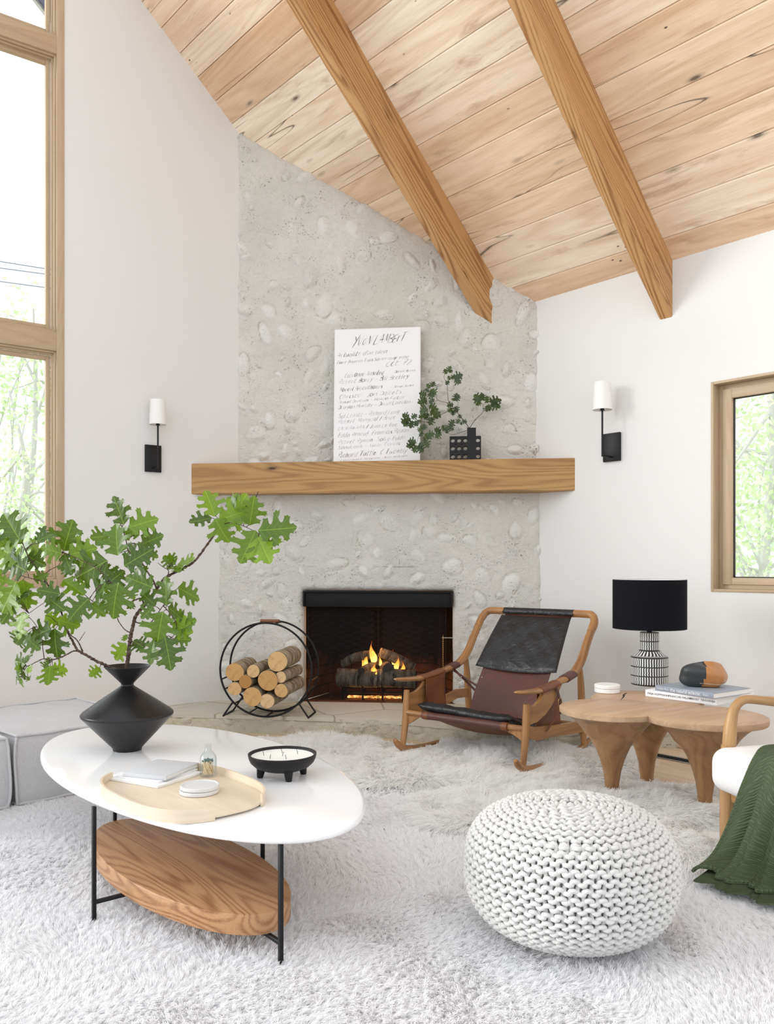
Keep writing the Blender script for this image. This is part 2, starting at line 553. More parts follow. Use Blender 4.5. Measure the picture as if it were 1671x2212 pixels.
def brick():
    m = NT('shaded_sooty_firebrick'); m.set(0.95, 0, 0.1)
    br = m.N('TexBrick'); br.inputs['Scale'].default_value = 1.0
    br.inputs['Brick Width'].default_value = 0.22; br.inputs['Row Height'].default_value = 0.075
    br.inputs['Mortar Size'].default_value = 0.004
    br.inputs['Color1'].default_value = (0.24, 0.10, 0.042, 1); br.inputs['Color2'].default_value = (0.15, 0.055, 0.026, 1)
    br.inputs['Mortar'].default_value = (0.035, 0.02, 0.014, 1)
    g = m.gc((1, 1, 1)); m.L(g, br.inputs['Vector'])
    # sooty upper courses with the firebox's shade painted in, ragged lower boundary
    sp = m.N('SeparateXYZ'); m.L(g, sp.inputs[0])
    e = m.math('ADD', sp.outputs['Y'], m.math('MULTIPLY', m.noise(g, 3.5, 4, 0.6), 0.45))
    soot_shade = m.ramp(e, [(0.27, (0, 0, 0)), (0.52, (1, 1, 1))])
    m.col(m.mix(m.math('MULTIPLY', soot_shade, 0.98), br.outputs['Color'], (0.004, 0.0035, 0.003)))
    m.bump(br.outputs['Fac'], -0.4, 0.004)
    return m.m
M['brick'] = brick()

def bark(name, c1, c2, c3, scale=1.0):
    m = NT(name); m.set(0.9, 0, 0.15)
    g = m.gc((22 * scale, 6 * scale, 6 * scale))
    f = m.noise(g, 1.6, 5, 0.7, 0.6)
    c = m.ramp(f, [(0.36, c3), (0.5, c1), (0.66, c2)])
    m.col(c); m.bump(f, 0.6, 0.006)
    return m.m
M['bark'] = bark('birch_bark', (0.33, 0.26, 0.17), (0.47, 0.41, 0.31), (0.10, 0.075, 0.05))
M['charbark'] = bark('charred_bark', (0.20, 0.175, 0.14), (0.34, 0.31, 0.26), (0.02, 0.016, 0.014), 0.8)
M['twig'] = bark('twig_bark', (0.10, 0.065, 0.05), (0.17, 0.12, 0.095), (0.035, 0.022, 0.02), 2)
M['treebark'] = plain('tree_bark', (0.62, 0.60, 0.58), 0.9)

def logend():
    m = NT('sawn_log_end'); m.set(0.75, 0, 0.2)
    g = m.gc((1, 1, 1))
    ln = m.N('VectorMath', operation='LENGTH'); m.L(g, ln.inputs[0])
    r_ = m.math('ADD', ln.outputs['Value'], m.math('MULTIPLY', m.noise(g, 1.2, 3), 0.25))
    s = m.math('SINE', m.math('MULTIPLY', r_, 34.0))
    rn = m.N('Attribute', attribute_name='rnd').outputs['Fac']
    base = m.ramp(rn, [(0.0, (0.76, 0.53, 0.29)), (0.5, (0.66, 0.39, 0.16)), (1.0, (0.48, 0.235, 0.075))])
    c = m.mix(m.math('MULTIPLY', m.math('ADD', s, 1.0), 0.10), base, (0.33, 0.16, 0.06))
    c = m.mix(m.math('MULTIPLY', m.ramp(m.noise(g, 1.6, 5, 0.6), [(0.5, (0, 0, 0)), (0.7, (1, 1, 1))]), 0.45), c, (0.36, 0.17, 0.06))
    c = m.mix(m.ramp(r_, [(0.0, (1, 1, 1)), (0.16, (0, 0, 0))]), c, (0.40, 0.2, 0.08))
    m.col(c)
    return m.m
M['logend'] = logend()

def leather(name, c1, c2, rough=0.42, wr=0.5):
    m = NT(name); m.set(rough, 0, 0.5)
    f = m.noise(m.gc((1, 1, 1), 'obj'), 6, 5, 0.6, 0.4)
    m.col(m.mix(f, c1, c2))
    h = m.math('ADD', m.math('MULTIPLY', m.noise(m.gc((1, 1, 1), 'obj'), 14, 3, 0.5, 1.2), 1.0), m.math('MULTIPLY', m.noise(m.gc((1, 1, 1), 'obj'), 260, 2), 0.08))
    m.bump(h, wr, 0.01)
    return m.m
M['tanleather'] = leather('tan_leather', (0.26, 0.085, 0.028), (0.115, 0.035, 0.014), 0.45, 0.3)
M['oxleather'] = leather('oxblood_leather', (0.135, 0.040, 0.026), (0.065, 0.022, 0.020), 0.45, 0.25)
M['blackleather'] = leather('black_leather', (0.008, 0.0075, 0.009), (0.016, 0.015, 0.016), 0.36, 0.8)
M['rockleather'] = leather('stone_leather', (0.56, 0.26, 0.085), (0.30, 0.11, 0.035), 0.28, 0.12)
M['rock'] = plain('dark_river_stone', (0.035, 0.042, 0.045), 0.45, 0, 0.5, (25, 0.4, 0.004), vary=0.6)
M['thread'] = plain('waxed_thread', (0.75, 0.68, 0.55), 0.7)

def fabric(name, c1, c2, scale=420, rough=0.9, b=0.4):
    m = NT(name); m.set(rough, 0, 0.15)
    tc = m.gc((1, 1, 1), 'obj')
    a = m.N('TexWave', wave_type='BANDS', bands_direction='Z'); a.inputs['Scale'].default_value = scale / 6; a.inputs['Distortion'].default_value = 2.0
    m.L(tc, a.inputs['Vector'])
    b_ = m.noise(m.gc((1, 1, 0.12), 'obj'), scale, 3, 0.7)
    d = m.noise(m.gc((1, 1, 1), 'obj'), 5, 3)
    m.col(m.mix(m.math('ADD', m.math('MULTIPLY', b_, 0.7), m.math('MULTIPLY', d, 0.3)), c1, c2))
    m.bump(m.math('ADD', a.outputs['Fac'], b_), b, 0.001)
    return m.m
M['linen'] = fabric('grey_linen', (0.46, 0.455, 0.46), (0.70, 0.69, 0.70), 260)
M['whitelinen'] = fabric('white_linen', (0.78, 0.77, 0.77), (0.88, 0.875, 0.87), 380)
M['cotton'] = fabric('cream_cotton_yarn', (0.60, 0.59, 0.57), (0.72, 0.71, 0.69), 500, 0.95, 0.3)
M['bluegrey'] = plain('blue_grey_wall_paint', (0.5, 0.55, 0.6), 0.8)

def blanketmat():
    m = NT('green_muslin'); m.set(0.9, 0, 0.15)
    g = m.gc((1, 1, 1))
    w = m.N('TexWave', wave_type='BANDS', bands_direction='X', wave_profile='SIN'); w.inputs['Scale'].default_value = 22
    w.inputs['Distortion'].default_value = 4.5; w.inputs['Detail'].default_value = 3; w.inputs['Detail Scale'].default_value = 2.0
    m.L(g, w.inputs['Vector'])
    f = m.noise(m.gc((1, 1, 1)), 160, 3, 0.7)
    c = m.mix(m.math('ADD', m.math('MULTIPLY', w.outputs['Fac'], 0.55), m.math('MULTIPLY', m.noise(m.gc((14, 90, 1)), 1.0, 4, 0.7), 0.5)), (0.050, 0.072, 0.036), (0.105, 0.135, 0.070))
    m.col(m.mix(m.math('MULTIPLY', f, 0.4), c, (0.15, 0.19, 0.11)))
    m.bump(w.outputs['Fac'], 0.8, 0.006)
    return m.m
M['blanket'] = blanketmat()

def hairmat(name, c, c2, rough=0.9, tr=0.35):
    m = NT(name); m.set(rough, 0, 0.1)
    hi = m.N('HairInfo')
    m.col(m.mix(hi.outputs['Random'], c, c2))
    # strands glow through a little like real wool
    tl = m.N('BsdfTranslucent'); tl.inputs[0].default_value = (*c2, 1)
    mx = m.N('MixShader'); mx.inputs[0].default_value = tr
    m.L(m.b.outputs[0], mx.inputs[1]); m.L(tl.outputs[0], mx.inputs[2]); m.L(mx.outputs[0], m.out.inputs[0])
    return m.m
M['shag'] = hairmat('shag_pile', (0.93, 0.925, 0.935), (0.98, 0.975, 0.98), tr=0.5)
M['fur'] = hairmat('sheepskin_wool', (0.95, 0.94, 0.92), (0.985, 0.98, 0.97), tr=0.5)
M['rugback'] = plain('rug_backing', (0.74, 0.73, 0.73), 0.95)
M['furback'] = plain('sheepskin_hide', (0.90, 0.89, 0.86), 0.95)

def leafmat(name, c1, c2, c3, tr=0.38):
    m = NT(name); m.set(0.33, 0, 0.6)
    rn = m.N('Attribute', attribute_name='rnd').outputs['Fac']
    c = m.ramp(rn, [(0.0, c1), (0.55, c2), (1.0, c3)])
    sp = m.N('SeparateXYZ'); m.L(m.gc((1, 1, 1)), sp.inputs[0])
    ay = m.math('ABSOLUTE', sp.outputs['Y'])
    mid = m.ramp(ay, [(0.0, (1, 1, 1)), (0.012, (0, 0, 0))])
    sv = m.math('SINE', m.math('MULTIPLY', m.math('SUBTRACT', sp.outputs['X'], m.math('MULTIPLY', ay, 0.85)), 38.0))
    side = m.ramp(sv, [(0.965, (0, 0, 0)), (1.0, (1, 1, 1))])
    vein = m.math('MAXIMUM', mid, m.math('MULTIPLY', side, 0.5))
    cc = m.mix(m.math('MULTIPLY', vein, 0.5), c, [min(1, x * 2.2 + 0.03) for x in c3])
    m.col(cc)
    tl = m.N('BsdfTranslucent')
    m.L(m.mix(0.35, cc, (0.42, 0.60, 0.02)), tl.inputs[0])
    mx = m.N('MixShader'); mx.inputs[0].default_value = tr
    m.L(m.b.outputs[0], mx.inputs[1]); m.L(tl.outputs[0], mx.inputs[2]); m.L(mx.outputs[0], m.out.inputs[0])
    m.bump(m.math('SUBTRACT', 0.0, vein), 0.3, 0.002)
    return m.m
M['leaf'] = leafmat('oak_leaf', (0.035, 0.082, 0.010), (0.085, 0.165, 0.012), (0.22, 0.36, 0.02))
M['darkleaf'] = leafmat('small_oak_leaf', (0.014, 0.036, 0.008), (0.024, 0.052, 0.010), (0.04, 0.075, 0.014), 0.16)
def outleaf():
    m = NT('garden_leaf'); m.set(0.6, 0, 0.3)
    rn = m.N('Attribute', attribute_name='rnd').outputs['Fac']
    c = m.ramp(rn, [(0.0, (0.42, 0.56, 0.28)), (0.35, (0.70, 0.84, 0.46)), (0.7, (0.86, 0.95, 0.66)), (1.0, (0.80, 0.93, 0.86))])
    m.col(c)
    tl = m.N('BsdfTranslucent'); m.L(c, tl.inputs[0])
    mx = m.N('MixShader'); mx.inputs[0].default_value = 0.5
    m.L(m.b.outputs[0], mx.inputs[1]); m.L(tl.outputs[0], mx.inputs[2]); m.L(mx.outputs[0], m.out.inputs[0])
    return m.m
M['outleaf'] = outleaf()
M['ashwood'] = plain('burnt_wood', (0.10, 0.085, 0.075), 0.9, vary=0.4)
M['soffit'] = plain('shaded_soffit', (0.07, 0.09, 0.17), 0.7)  # shade under the overhang is put into this dark navy
M['fascia'] = plain('fascia_paint', (0.42, 0.43, 0.42), 0.7)
M['cable'] = plain('cable', (0.25, 0.27, 0.36), 0.6)
M['lawn'] = plain('lawn', (0.35, 0.45, 0.2), 0.95, vary=0.3)

def flamemat(name, strength):
    m = NT(name); m.n.remove(m.b)
    sp = m.N('SeparateXYZ'); m.L(m.gc((1, 1, 1)), sp.inputs[0])
    c = m.ramp(sp.outputs['X'], [(0.0, (1.0, 0.62, 0.16)), (0.4, (1.0, 0.36, 0.05)), (1.0, (0.75, 0.10, 0.01))])
    e = m.N('Emission'); e.inputs[1].default_value = strength; m.L(c, e.inputs[0])
    tr = m.N('BsdfTransparent')
    lw = m.N('LayerWeight'); lw.inputs[0].default_value = 0.35
    mx = m.N('MixShader')
    f = m.math('ADD', m.math('MULTIPLY', lw.outputs['Facing'], 0.9), m.math('MULTIPLY', sp.outputs['X'], 0.35))
    m.L(f, mx.inputs[0]); m.L(e.outputs[0], mx.inputs[1]); m.L(tr.outputs[0], mx.inputs[2]); m.L(mx.outputs[0], m.out.inputs[0])
    return m.m
M['flame'] = flamemat('flame', 3.2)
def embermat():
    m = NT('ember_bed'); m.n.remove(m.b)
    e = m.N('Emission'); e.inputs[1].default_value = 2.0
    m.L(m.ramp(m.noise(m.gc((1, 1, 1)), 28, 4, 0.7), [(0.38, (0.25, 0.05, 0.01)), (0.55, (1.0, 0.50, 0.12)), (0.7, (1.0, 0.85, 0.45))]), e.inputs[0])
    m.L(e.outputs[0], m.out.inputs[0])
    return m.m
M['ember'] = embermat()

# ------------------------------------------------------------------ the room's geometry
def V2(x, y): return np.array([x, y])
aP = math.radians(40.997); PIT = math.radians(43.02)
P = V2(-math.sin(aP), math.cos(aP))              # along the eave wall, away from the camera
NR = V2(-math.cos(aP), -math.sin(aP))            # from the eave wall into the room
QL = V2(-1.107, 6.115)                            # left wall: a point and its direction
UL = V2(0.8070, 0.5906)
NL = V2(UL[1], -UL[0])                            # into the room
HT = 0.122                                        # hearth height
ZE = 2.951
UC = V2(0.9907, -0.1359)                          # fireplace face direction
CL0, _ = onv(472, QL, UL); CL0 = V2(*CL0)
CR0 = V2(1.0744, 5.8097)
UC = (CR0 - CL0) / np.linalg.norm(CR0 - CL0)
NC = V2(UC[1], -UC[0])
LC = float(np.linalg.norm(CR0 - CL0))
CU0, _ = onv(511, QL, UL); CU0 = V2(*CU0)
CU1, _ = onv(1159, CR0, P); CU1 = V2(*CU1)
UU = (CU1 - CU0) / np.linalg.norm(CU1 - CU0); NU = V2(UU[1], -UU[0]); LU = float(np.linalg.norm(CU1 - CU0))
TP = math.tan(PIT)
def roofz(x, y, off=0.0):
    return ZE - off + TP * ((x - CR0[0]) * NR[0] + (y - CR0[1]) * NR[1])
def roofpt(s, v, off=0.0):
    q = CR0 - P * s + NR * (v * math.cos(PIT))
    return Vector((q[0], q[1], ZE + v * math.sin(PIT) - off))

# floor
def build_floor():
    mb = MB()
    W = 0.16
    for i in range(-4, 60):
        a0, a1 = i * W, (i + 1) * W - 0.0015
        s = -5.0 - R.random() * 2
        while s < 6:
            L_ = 1.6 + R.random() * 1.6
            r = R.random(); go = R.random() * 50
            c = [(s, a0), (s + L_ - 0.002, a0), (s + L_ - 0.002, a1), (s, a1)]
            v = []
            for (t, n) in c:
                q = CR0 - P * t + NR * n
                v.append((q[0], q[1], 0.0))
            mb.add(v + [(a[0], a[1], -0.03) for a in v], [(0, 1, 2, 3), (0, 4, 5, 1), (1, 5, 6, 2), (2, 6, 7, 3), (3, 7, 4, 0)],
                   [(t + go, n + go, 0) for (t, n) in c] * 2, r)
            s += L_
    o = O('floor', mb, M['floor'], smooth=False)
    tag(o, 'pale wooden floorboards', kind='structure')
build_floor()

# ceiling boards (plank edges measured on the photograph)
VEDGE = [-0.02, 0.147, 0.342, 0.525, 0.716, 0.895, 1.088, 1.270, 1.458, 1.648, 1.836, 2.02, 2.2, 2.385, 2.565, 2.75, 2.935]
while VEDGE[-1] < 3.75:
    VEDGE.append(VEDGE[-1] + 0.185)
def send(v, over):
    """s where a plank line reaches the left wall line pushed outwards by over"""
    q0 = CR0 + NR * (v * math.cos(PIT)); w0 = QL - NL * over
    A = np.array([[-P[0], -UL[0]], [-P[1], -UL[1]]])
    s, t = np.linalg.solve(A, w0 - q0)
    return s
def build_ceiling():
    mb = MB()
    rr = random.Random(5)
    for v0, v1 in zip(VEDGE, VEDGE[1:]):
        g = 0.0022
        va, vb = v0 + g, v1 - g
        s0a, s0b = send(va, 0.17), send(vb, 0.17)
        ends = [None]; s = 1.6 + rr.random() * 3.0 if rr.random() < 0.3 else 9
        while s < 5.5:
            ends.append(s); s += 1.7 + rr.random() * 2.0
        ends.append(5.6)
        for e0, e1 in zip(ends, ends[1:]):
            sa, sb = (s0a, s0b) if e0 is None else (e0 + 0.001, e0 + 0.001)
            go = rr.random() * 40; rn = rr.random()
            cs = [(sa, va), (e1 - 0.001, va), (e1 - 0.001, vb), (sb, vb)]
            # chamfer the long edges so that the seams read as grooves
            inn = [(sa, va + 0.004), (e1 - 0.001, va + 0.004), (e1 - 0.001, vb - 0.004), (sb, vb - 0.004)]
            vv = [roofpt(*c, 0.0) for c in inn] + [roofpt(*c, -0.006) for c in cs] + [roofpt(*c, -0.04) for c in cs]
            gg = [(c[0] + go, c[1] + go, 0) for c in inn] + [(c[0] + go, c[1] + go, 0) for c in cs] * 2
            f = [(0, 1, 2, 3)]
            for b in (0, 4):
                for k in range(4):
                    l = (k + 1) % 4
                    f.append((b + k, b + l, b + 4 + l, b + 4 + k))
            f.append((11, 10, 9, 8))
            mb.add(vv, f, gg, rn)
    o = O('ceiling', mb, M['ceil'], smooth=False)
    tag(o, 'sloping ceiling of knotty pale boards', kind='structure')
build_ceiling()

def build_eave():
    mb = MB(); v = []
    vs_ = [VEDGE[0] + (VEDGE[-1] - VEDGE[0]) * i / 12 for i in range(13)]
    for vv in vs_:
        for over, off in ((0.165, 0.01), (0.93, 0.01), (0.93, -0.12), (0.165, -0.12)):
            v.append(roofpt(send(vv, over), vv, off))
    f = []
    for i in range(12):
        for k in range(4): f.append((i * 4 + k, i * 4 + (k + 1) % 4, i * 4 + 4 + (k + 1) % 4, i * 4 + 4 + k))
    f += [(0, 1, 2, 3), (48, 49, 50, 51)]
    mb.add(v, f)
    tag(O('trim_1', mb, M['soffit'], smooth=False), 'dark underside of the roof overhang seen through the top of the left window', kind='structure')
    mb = MB(); v = []
    for vv in vs_:
        for over, off in ((0.932, 0.03), (0.965, 0.03), (0.965, -0.14), (0.932, -0.14)):
            v.append(roofpt(send(vv, over), vv, off))
    mb.add(v, f)
    tag(O('trim_2', mb, M['fascia'], smooth=False), 'grey fascia board along the roof overhang outside the left window', kind='structure')
build_eave()

def build_beam(s0, s1, label, v0=-0.0, v1=3.82, seed=0):
    D = 0.343
    rg = np.random.default_rng(seed)
    n = 90
    mb = MB(); v = []; g = []; f = []
    jit = lambda a: float(rg.uniform(-a, a))
    for i in range(n + 1):
        vv = v0 + (v1 - v0) * i / n
        # hewn arrises: the lower right edge wanders a little
        e = 0.006
        sect = [(s0, -0.03), (s0 + jit(.002), D - e), (s0 + e, D), (s1 - e, D), (s1 + jit(.003), D - e - abs(jit(.004))), (s1, -0.03)]
        for (s, off) in sect:
            v.append(roofpt(s, vv, off)); g.append((vv + seed * 7, (s if abs(off - D) < e * .5 else off) * 1.0 + seed, s * 0.6))
    m_ = 6
    for i in range(n):
        for k in range(m_):
            l = (k + 1) % m_
            f.append((i * m_ + k, i * m_ + l, (i + 1) * m_ + l, (i + 1) * m_ + k))
    f.append(tuple(range(m_))); f.append(tuple(n * m_ + k for k in range(m_)))
    mb.add(v, f, g)
    loc = roofpt((s0 + s1) / 2, v0)
    o = O('ceiling_beam', mb, M['beam'], loc=loc, angle=25)
    tag(o, label, 'beam', 'fir beams under the sloping ceiling')
build_beam(-0.357, -0.268, 'long fir ceiling beam whose lower end runs into the stone chimney', v0=-0.02, seed=1)
build_beam(0.918, 1.003, 'long fir ceiling beam ending on the white wall above the right sconce', seed=2)

# walls as prisms extruded outwards
def wallprism(mb, Q, U, Nn, poly, thick):
    """poly: list of (s, z) counter-clockwise seen from the room"""
    n = len(poly)
    v = []; g = []
    for d in (0.0, -thick):
        for s, z in poly:
            q = Q + U * s + Nn * d
            v.append((q[0], q[1], z)); g.append((s, z, d))
    f = [tuple(range(n)), tuple(range(2 * n - 1, n - 1, -1))]
    for k in range(n):
        l = (k + 1) % n
        f.append((k, n + k, n + l, l))
    mb.add(v, f, g)
def sL(px):
    return onv(px, QL, UL)[1]
WL_S1 = sL(137) ; WL_S0 = WL_S1 - 3.6
qa, _ = onv(122, QL, UL); YA = qa[1]
WL_SILL = zat(1266, YA); T1 = (zat(758.4, YA), zat(717.8, YA)); T2 = (zat(117.1, YA), zat(78.2, YA)); WL_TOP = zat(-290, YA)
def zroofL(s):
    q = QL + UL * s
    return roofz(q[0], q[1])
mb = MB()
sC = 0.55
wallprism(mb, QL, UL, NL, [(WL_S1, -0.03), (sC, -0.03), (sC, zroofL(sC) + 0.02), (WL_S1, zroofL(WL_S1) + 0.02)], 0.16)
wallprism(mb, QL, UL, NL, [(WL_S0, -0.03), (WL_S1, -0.03), (WL_S1, WL_SILL), (WL_S0, WL_SILL)], 0.16)
wallprism(mb, QL, UL, NL, [(WL_S0, WL_TOP), (WL_S1, WL_TOP), (WL_S1, zroofL(WL_S1) + 0.02), (WL_S0, zroofL(WL_S0) + 0.02)], 0.16)
wallprism(mb, QL, UL, NL, [(WL_S0 - 0.3, -0.03), (WL_S0, -0.03), (WL_S0, zroofL(WL_S0) + 0.02), (WL_S0 - 0.3, zroofL(WL_S0 - 0.3) + 0.02)], 0.16)
tag(O('wall_left', mb, M['wall'], smooth=False), 'white plaster wall left of the fireplace', kind='structure')

UR = -P
WR = (1.254, 2.75, 0.950, 2.165)
mb = MB()
wallprism(mb, CR0, UR, NR, [(-0.6, -0.03), (WR[0], -0.03), (WR[0], ZE + 0.02), (-0.6, ZE + 0.02)], 0.2)
wallprism(mb, CR0, UR, NR, [(WR[0], -0.03), (WR[1], -0.03), (WR[1], WR[2]), (WR[0], WR[2])], 0.2)
wallprism(mb, CR0, UR, NR, [(WR[0], WR[3]), (WR[1], WR[3]), (WR[1], ZE + 0.02), (WR[0], ZE + 0.02)], 0.2)
wallprism(mb, CR0, UR, NR, [(WR[1], -0.03), (5.5, -0.03), (5.5, ZE + 0.02), (WR[1], ZE + 0.02)], 0.2)
tag(O('wall_right', mb, M['wall'], smooth=False), 'white plaster wall right of the fireplace', kind='structure')

def wbox(mb, Q, U, Nn, s0, s1, z0, z1, d0, d1, bev=0.002):
    c = Q + U * ((s0 + s1) / 2) + Nn * ((d0 + d1) / 2)
    Mx = Matrix(((U[0], Nn[0], 0), (U[1], Nn[1], 0), (0, 0, 1)))
    box(mb, (c[0], c[1], (z0 + z1) / 2), (abs(s1 - s0), abs(d1 - d0), abs(z1 - z0)), bev, Mx, 2, 0.0, (s0 * 3.1, z0 * 2.7, 0))
def ring(mb, Q, U, Nn, s0, s1, z0, z1, w, d0, d1, wb=None):
    wb = w if wb is None else wb
    wbox(mb, Q, U, Nn, s0, s0 + w, z0, z1, d0, d1)
    wbox(mb, Q, U, Nn, s1 - w, s1, z0, z1, d0, d1)
    wbox(mb, Q, U, Nn, s0 + w, s1 - w, z0, z0 + wb, d0, d1)
    wbox(mb, Q, U, Nn, s0 + w, s1 - w, z1 - w, z1, d0, d1)

# left window: three stacked lights
wf = MB()
cs = 0.045
s_in = sL(122)
wbox(wf, QL, UL, NL, s_in, WL_S1 + 0.004, WL_SILL - 0.01, WL_TOP, -0.12, 0.006)
wbox(wf, QL, UL, NL, WL_S0, WL_S0 + 0.05, WL_SILL, WL_TOP, -0.12, 0.006)
wbox(wf, QL, UL, NL, WL_S0, s_in, T1[0], T1[1], -0.12, 0.005)
wbox(wf, QL, UL, NL, WL_S0, s_in, T2[0], T2[1], -0.12, 0.005)
wbox(wf, QL, UL, NL, WL_S0, s_in, WL_SILL - 0.01, WL_SILL + 0.045, -0.12, 0.012)
wbox(wf, QL, UL, NL, WL_S0, s_in, WL_TOP - 0.05, WL_TOP, -0.12, 0.005)
for ms_ in (1.17, 2.37): wbox(wf, QL, UL, NL, s_in - ms_ - 0.08, s_in - ms_, WL_SILL, WL_TOP, -0.12, 0.004)
fr = O('window_1', wf, M['oak'], loc=(QL[0] - 1.3, QL[1] - 0.9, WL_SILL))
tag(fr, 'tall oak window in three lights on the left wall', kind='structure')
for z0, z1 in ((WL_SILL + 0.045, T1[0]), (T1[1], T2[0]), (T2[1], WL_TOP - 0.05)):
    for (sa, sb) in ((s_in - 1.17, s_in), (s_in - 2.37, s_in - 1.25), (WL_S0 + 0.05, s_in - 2.45)):
        sm = MB()
        ring(sm, QL, UL, NL, sa, sb, z0, z1, 0.013, -0.030, -0.012)
        ring(sm, QL, UL, NL, sa + 0.013, sb - 0.013, z0 + 0.013, z1 - 0.013, 0.012, -0.052, -0.030)
        ring(sm, QL, UL, NL, sa + 0.025, sb - 0.025, z0 + 0.025, z1 - 0.025, 0.028, -0.085, -0.052)
        so = O('window_sash', sm, M['oak'], parent=fr)
        gm = MB(); wbox(gm, QL, UL, NL, sa + 0.05, sb - 0.05, z0 + 0.05, z1 - 0.05, -0.072, -0.067, 0)
        O('glass_pane', gm, M['glass'], parent=so, smooth=False)

wf = MB()
s0, s1, z0, z1 = WR
ring(wf, CR0, UR, NR, s0 - 0.004, s1 + 0.004, z0 - 0.004, z1 + 0.004, 0.016, -0.12, 0.006)
ring(wf, CR0, UR, NR, s0 + 0.012, s1 - 0.012, z0 + 0.012, z1 - 0.012, 0.030, -0.12, -0.060)
fr = O('window_2', wf, M['oak'], loc=(CR0[0] + UR[0] * s0, CR0[1] + UR[1] * s0, z0))
tag(fr, 'oak framed window on the right wall', kind='structure')
sm = MB(); ring(sm, CR0, UR, NR, s0 + 0.040, s1 - 0.040, z0 + 0.038, z1 - 0.040, 0.055, -0.10, -0.048, 0.04)
so = O('window_sash', sm, M['oak'], parent=fr)
gm = MB(); wbox(gm, CR0, UR, NR, s0 + 0.09, s1 - 0.09, z0 + 0.07, z1 - 0.09, -0.078, -0.072, 0)
O('glass_pane', gm, M['glass'], parent=so, smooth=False)
gk = MB(); ring(gk, CR0, UR, NR, s0 + 0.094, s1 - 0.094, z0 + 0.078, z1 - 0.094, 0.006, -0.086, -0.07)
O('window_gasket', gk, M['black'], parent=so)

mb = MB()
wbox(mb, CR0, UR, NR, 0.0, 5.0, 0.0, 0.022, 0.0, 0.02, 0.006)
tag(O('baseboard_right', mb, M['floor']), 'narrow wooden baseboard strip on the right wall', kind='structure')

# ------------------------------------------------------------------ fireplace
def cobbles(S, Z, s0, s1, z0, z1, n, seed, hmax=0.02, rmin=0.028, rmax=0.085, avoid=None):
    rg = random.Random(seed)
    H = np.zeros_like(S); Mk = np.zeros_like(S)
    placed = []
    tries = 0
    while len(placed) < n and tries < n * 60:
        tries += 1
        a = rg.uniform(rmin, rmax); b = a * rg.uniform(0.45, 0.8)
        cx = rg.uniform(s0, s1); cz = rg.uniform(z0, z1)
        if avoid and avoid(cx, cz, a): continue
        if any((cx - x) ** 2 + (cz - z) ** 2 < (0.8 * (a + r)) ** 2 for x, z, r in placed): continue
        placed.append((cx, cz, a))
        th = rg.uniform(0, PI); h = rg.uniform(0.35, 1) * hmax
        box_ = (np.abs(S - cx) < a * 1.7) & (np.abs(Z - cz) < a * 1.7)
        if not box_.any(): continue
        x = S[box_] - cx; z = Z[box_] - cz
        u = (x * math.cos(th) + z * math.sin(th)) / a; w = (-x * math.sin(th) + z * math.cos(th)) / b
        wob = 1 + 0.09 * np.sin(2 * np.arctan2(w, u) + cx * 40) + 0.05 * np.sin(3 * np.arctan2(w, u) + cz * 30)
        d = np.sqrt(u * u + w * w) / wob
        dome = (0.5 + 0.5 * np.cos(PI * np.clip(d, 0, 1) ** 1.7)) * h
        groove = -0.0055 * np.exp(-((d - 1.08) / 0.10) ** 2) * (0.3 + rg.random())
        H[box_] = np.maximum(H[box_], dome) + groove
        Mk[box_] = np.maximum(Mk[box_], np.clip((1.03 - d) * 4, 0, 1) * rg.uniform(0.25, 1.0))
        an = np.arctan2(z, x); p0 = rg.uniform(0, 6.3)
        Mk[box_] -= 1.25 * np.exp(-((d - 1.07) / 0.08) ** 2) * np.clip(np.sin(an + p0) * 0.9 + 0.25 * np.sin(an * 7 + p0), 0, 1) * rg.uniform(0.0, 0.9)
    return H, Mk

def stoneface(mb, Q, U, Nn, S, Z, back, seed, n, hole=None, hmax=0.02, tops=None):
    """S,Z: 2-D arrays of wall coordinates; back: how far each point is pulled back (rounding)"""
    av = None
    if hole:
        av = lambda x, z, a: hole[0] - a < x < hole[1] + a and z < hole[3] + a * 0.8
    H, Mk = cobbles(S, Z, S.min(), S.max(), Z.min(), Z.max(), n, seed, hmax, avoid=av)
    D = H + 0.012 * vnoise(S * 3, Z * 3, seed, 3) + 0.0075 * vnoise(S * 13, Z * 13, seed + 3, 4) - back
    X = Q[0] + U[0] * S + Nn[0] * D; Y = Q[1] + U[1] * S + Nn[1] * D
    rows, cols = S.shape
    v = np.stack([X, Y, Z], -1).reshape(-1, 3)
    g = np.stack([S, Z, D], -1).reshape(-1, 3)
    f = []
    for i in range(rows - 1):
        for j in range(cols - 1):
            if hole:
                sm_ = (S[i, j] + S[i, j + 1]) / 2; zm = (Z[i, j] + Z[i + 1, j]) / 2
                if hole[0] < sm_ < hole[1] and hole[2] < zm < hole[3]: continue
            a = i * cols + j
            f.append((a, a + 1, a + cols + 1, a + cols))
    mb.add(v.tolist(), f, g.tolist(), Mk.ravel().tolist())

def rnd_edge(d, r):
    d = np.clip(d / r, 0, 1)
    return r * (1 - np.sqrt(np.clip(1 - (1 - d) ** 2, 0, 1)))

fbL = onv(655, CL0, UC)[1]; fbR = onv(977, CL0, UC)[1]
FBZ = 0.918
fire = T('stone_fireplace', 'limewashed cobblestone corner fireplace with black firebox opening', 'fireplace', (0.0, 5.9, 0.0))
